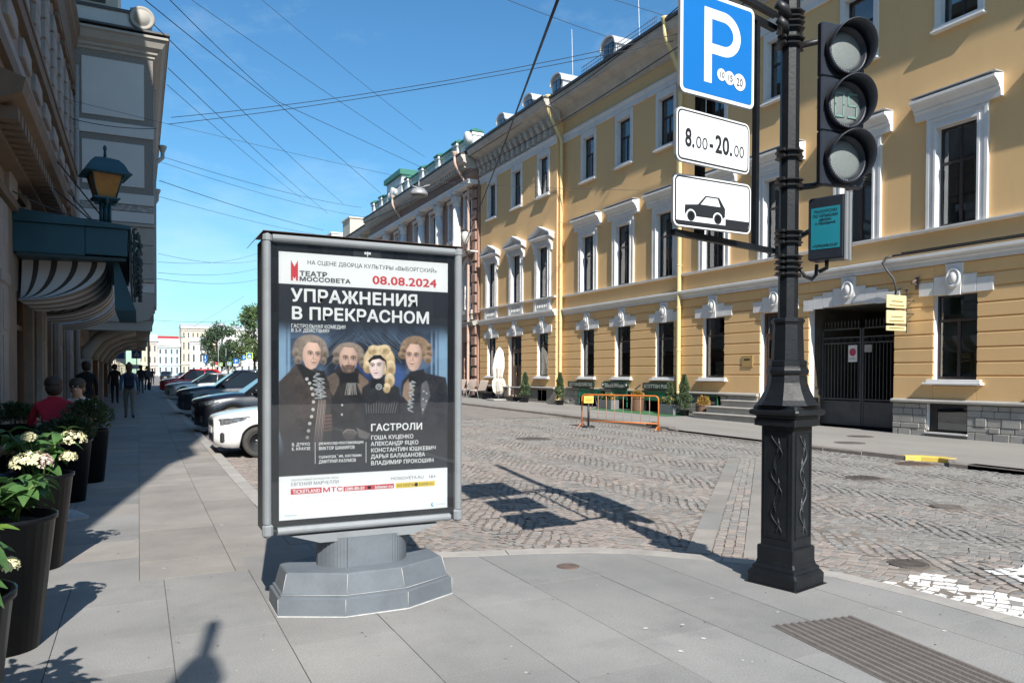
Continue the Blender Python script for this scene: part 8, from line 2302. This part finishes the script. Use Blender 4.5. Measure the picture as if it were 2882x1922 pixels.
t, zz = post_sign(-.13, 67, 3.1, .75, .75, m_sblue, "shaded pedestrian crossing sign on the left pavement", m_sgrey); zebra(t, zz, .58); b = MB(); b.box(-.35, .35, -.02, 0, zz - 1.2, zz - .85); b.build("plate", m_swhite, t)
t = thing("street_lamp_pole", "tall dark lamp pole by the kerb beyond the overhang", "lamp post", (.75, 66.7, G(66)))
b = MB(); b.lathe([(.14, 0), (.14, .5), (.08, .6), (.06, 3), (.05, 6.2)], 10); b.build("pole", m_black, t)
b = MB(); b.tube([(0, 0, 5.7), (-.5, 0, 6.1), (-.85, 0, 5.9), (-.9, 0, 5.6)], .03, 6); b.lathe([(.02, .3), (.2, .22), (.26, 0), (.22, -.05)], 12, (-.9, 0, 5.3)); b.build("lamp_arm", m_tealdark, t)
for x, y, h in ((11.04, 128.3, 6.2), (12.05, 127.4, 5.2)):
    t = thing("flag_pole", "thin pale pole in front of the " + ("darker round tree" if x < 11.5 else "dark tree, the shorter of two"), "pole", (x, y - 4, zr(y)))
    b = MB(); b.tube([(0, 0, 0), (0, 0, h)], [.06, .04], 6); b.build("pole", m_sgrey, t)

# ------------------------------------------------------------------ lamps hung across the street
m_wire = pm("overhead_wire", (0.035, 0.04, 0.05), None, 5, .6, fine=0)
def hung_lamp(x, y, z, label, s=1.0, zt=.5):
    t = thing("hanging_lamp", label, "street lamp", (x, y, z), R_(0), "lamps hung over the street")
    b = MB(); b.lathe([(.10 * s, .22 * s), (.22 * s, .2 * s), (.31 * s, .08 * s), (.33 * s, .0), (.30 * s, -.02)], 18); b.build("hood", m_sgrey, t)
    b = MB(); b.lathe([(.29 * s, -.01), (.20 * s, -.06 * s), (.01, -.08 * s)], 18); b.build("lamp_glass", m_lens, t)
    b = MB(); b.tube([(-.25 * s, 0, .3 * s), (0, 0, .24 * s), (.25 * s, 0, .34 * s)], .02 * s, 6); b.tube([(0, 0, .2 * s), (0, 0, zt)], .02 * s, 6); b.tube([(.2 * s, 0, .34 * s), (.42 * s, 0, .40 * s)], .02 * s, 6); b.build("hanger", m_sgrey, t)
hung_lamp(9.0, 25.7, 7.98, "grey street lamp hanging in front of the pink building's cornice")
hung_lamp(10.9, 117.5, 8.5, "small street lamp hanging left of the tall bright tree", 1.6)
hung_lamp(7.2, 150, 8.1, "tiny far street lamp hanging above the cream house", 1.5)
def cable(a, c, label, r=.012, sag=.25, mat=None, n=10):
    a, c = Vector(a), Vector(c); pts = []
    for i in range(n + 1):
        u = i / n; p = a.lerp(c, u); p.z -= sag * 4 * u * (1 - u); pts.append(p)
    b = MB(); b.tube(pts, r, 5, smooth=True); o = b.build("overhead_cable", mat or m_wire)
    tag(o, label, "cable", "overhead cables"); return o
m_bluec = pm("blue_cable_sheath", (0.03, 0.05, 0.16), None, 5, .5, fine=0)
CB = [
 ((-1.9, 12.0, 8.3), (5.04, 31.18, 12.3), "thin cable from the top left corner to the wire knot in mid sky", .011, .1),
 ((.25, 18.0, 10.0), (5.04, 31.18, 12.39), "second cable from the top left meeting the knot in mid sky", .011, .1),
 ((5.04, 31.18, 12.3), (18.3, 61.8, 16.7), "cable from the wire knot down to the far end of the pink building", .013, .0),
 ((5.04, 31.18, 12.39), (18.3, 50.1, 15.8), "cable from the wire knot to the green capped parapet", .012, .0),
 ((.496, 27.9, 13.16), (22, 90, 21.9), "cable leaving the left cornice for the beige building", .016, .2),
 ((1.1, 33.2, 13.74), (20.6, 92, 21.0), "cable below it leaving the overhanging building's eave", .016, .2),
 ((1.2, 37.6, 14.6), (17.9, 92, 22.2), "faint cable from the far part of the left eave", .014, .2),
 ((1.31, 36, 12.66), (18.0, 22.44, 14.22), "long cable crossing the sky from the left drain funnel to the yellow eave", .014, .35),
 ((1.19, 36, 12.35), (18.0, 22.8, 14.09), "lower of the two long cables crossing to the yellow eave", .014, .25),
 ((1.18, 45, 13.26), (18.6, 69.2, 17.0), "cable from the left building sloping to the beige roof", .014, .3),
 ((1.13, 45, 12.95), (18.9, 68.6, 16.0), "thin cable just below the one sloping to the beige roof", .012, .3),
 ((1.05, 45, 11.95), (18.3, 84, 17.4), "low thick cable sloping from the left building to the beige building's end", .02, .2),
 ((1.05, 52, 12.6), (18.3, 88, 17.6), "thin companion of the low thick cable", .014, .2),
 ((1.95, 32.8, 16.45), (18.3, 51, 17.0), "cable from the top edge of the sky to the pink building's parapet", .012, .1),
 ((5.9, 42, 21.4), (19, 53.5, 19.7), "faint high cable ending at the pink building's crest", .012, .1),
 ((6.0, 10.5, 7.56), (13.2, 27.1, 11.1), "thick blue cable coming down from the top of the view", .028, .0),
 ((13.2, 27.1, 11.1), (17.6, 41.9, 9.5), "lower dark half of the thick cable ending at the globe lamp", .026, .1),
 ((17.75, 20.0, 15.3), (17.75, 28.83, 14.57), "dark cable above the yellow eave near the blue sign", .022, .1),
 ((17.75, 28.83, 14.57), (17.4, 64, 15.0), "dark cable along the eaves of the yellow and pink houses", .022, .25),
 ((17.75, 18.0, 13.75), (17.75, 30.7, 13.4), "black cable below the yellow cornice behind the blue sign", .024, .05),
 ((17.75, 30.7, 13.4), (17.2, 63.3, 14.4), "black cable running on along the pink building's frieze", .024, .25),
 ((10.0, 27.1, 16.9), (19, 27.2, 15.9), "cable crossing the sky at the upper right to the antenna", .012, .1),
 ((12, 28, 18.5), (19, 23.8, 15.5), "short cable crossing the top edge left of the blue sign", .012, .05),
 ((9.0, 25.7, 8.48), (18.6, 25.65, 9.2), "thin pale wire holding the near hanging lamp to the yellow wall", .007, .05),
 ((-1.9, 25.7, 9.6), (9.0, 25.7, 8.48), "thin wire from the left facade to the near hanging lamp", .006, .05),
 ((1.5, 70, 11.6), (15.5, 115, 18.0), "first faint wire low in the sky above the square", .016, .6),
 ((1.5, 70, 10.9), (15.5, 115, 19.0), "second faint wire low in the sky above the square", .016, .6),
 ((1.5, 70, 10.0), (15.5, 115, 16.8), "third faint wire low in the sky above the square", .016, .5),
 ((1.4, 70, 9.5), (15.5, 115, 15.2), "lowest faint wire in the sky above the square", .018, .5),
 ((-2, 117.5, 9.3), (18, 117.5, 10.0), "pale wire carrying the lamp by the tall bright tree", .02, .7),
 ((13.8, 116, 12.8), (7.2, 150, 8.9), "short sloping wire above the far lamps", .016, .1),
 ((-1.9, 15.3, 4.67), (-.6, 17, 4.5), "short cable sagging from the brown hotel hood to the canopy", .012, .05),
 ((-1.9, 28.3, 9.8), (.6, 29.5, 10.2), "cable crossing the pale end wall below its upper panel", .014, .1),
]
for a, c, lab, r, sg in CB: cable(a, c, lab, r, sg)
# street lantern standing behind the view, its shade falls on the paving in front
t = thing("corner_lantern", "black street lantern post at the hotel corner", "street lamp", (-.80, -1.95, 0.001))
b = MB(); b.lathe([(.2, 0), (.2, .3), (.13, .4), (.10, .9), (.055, 1.1), (.05, 4.4)], 14); b.build("pole", m_black, t)
b = MB(); b.lathe([(.06, 4.4), (.10, 4.5), (.13, 5.1), (.14, 5.15), (.08, 5.4), (.04, 5.45), (.045, 5.9), (.02, 5.98)], 10); b.build("lantern_head", m_tealdark, t)
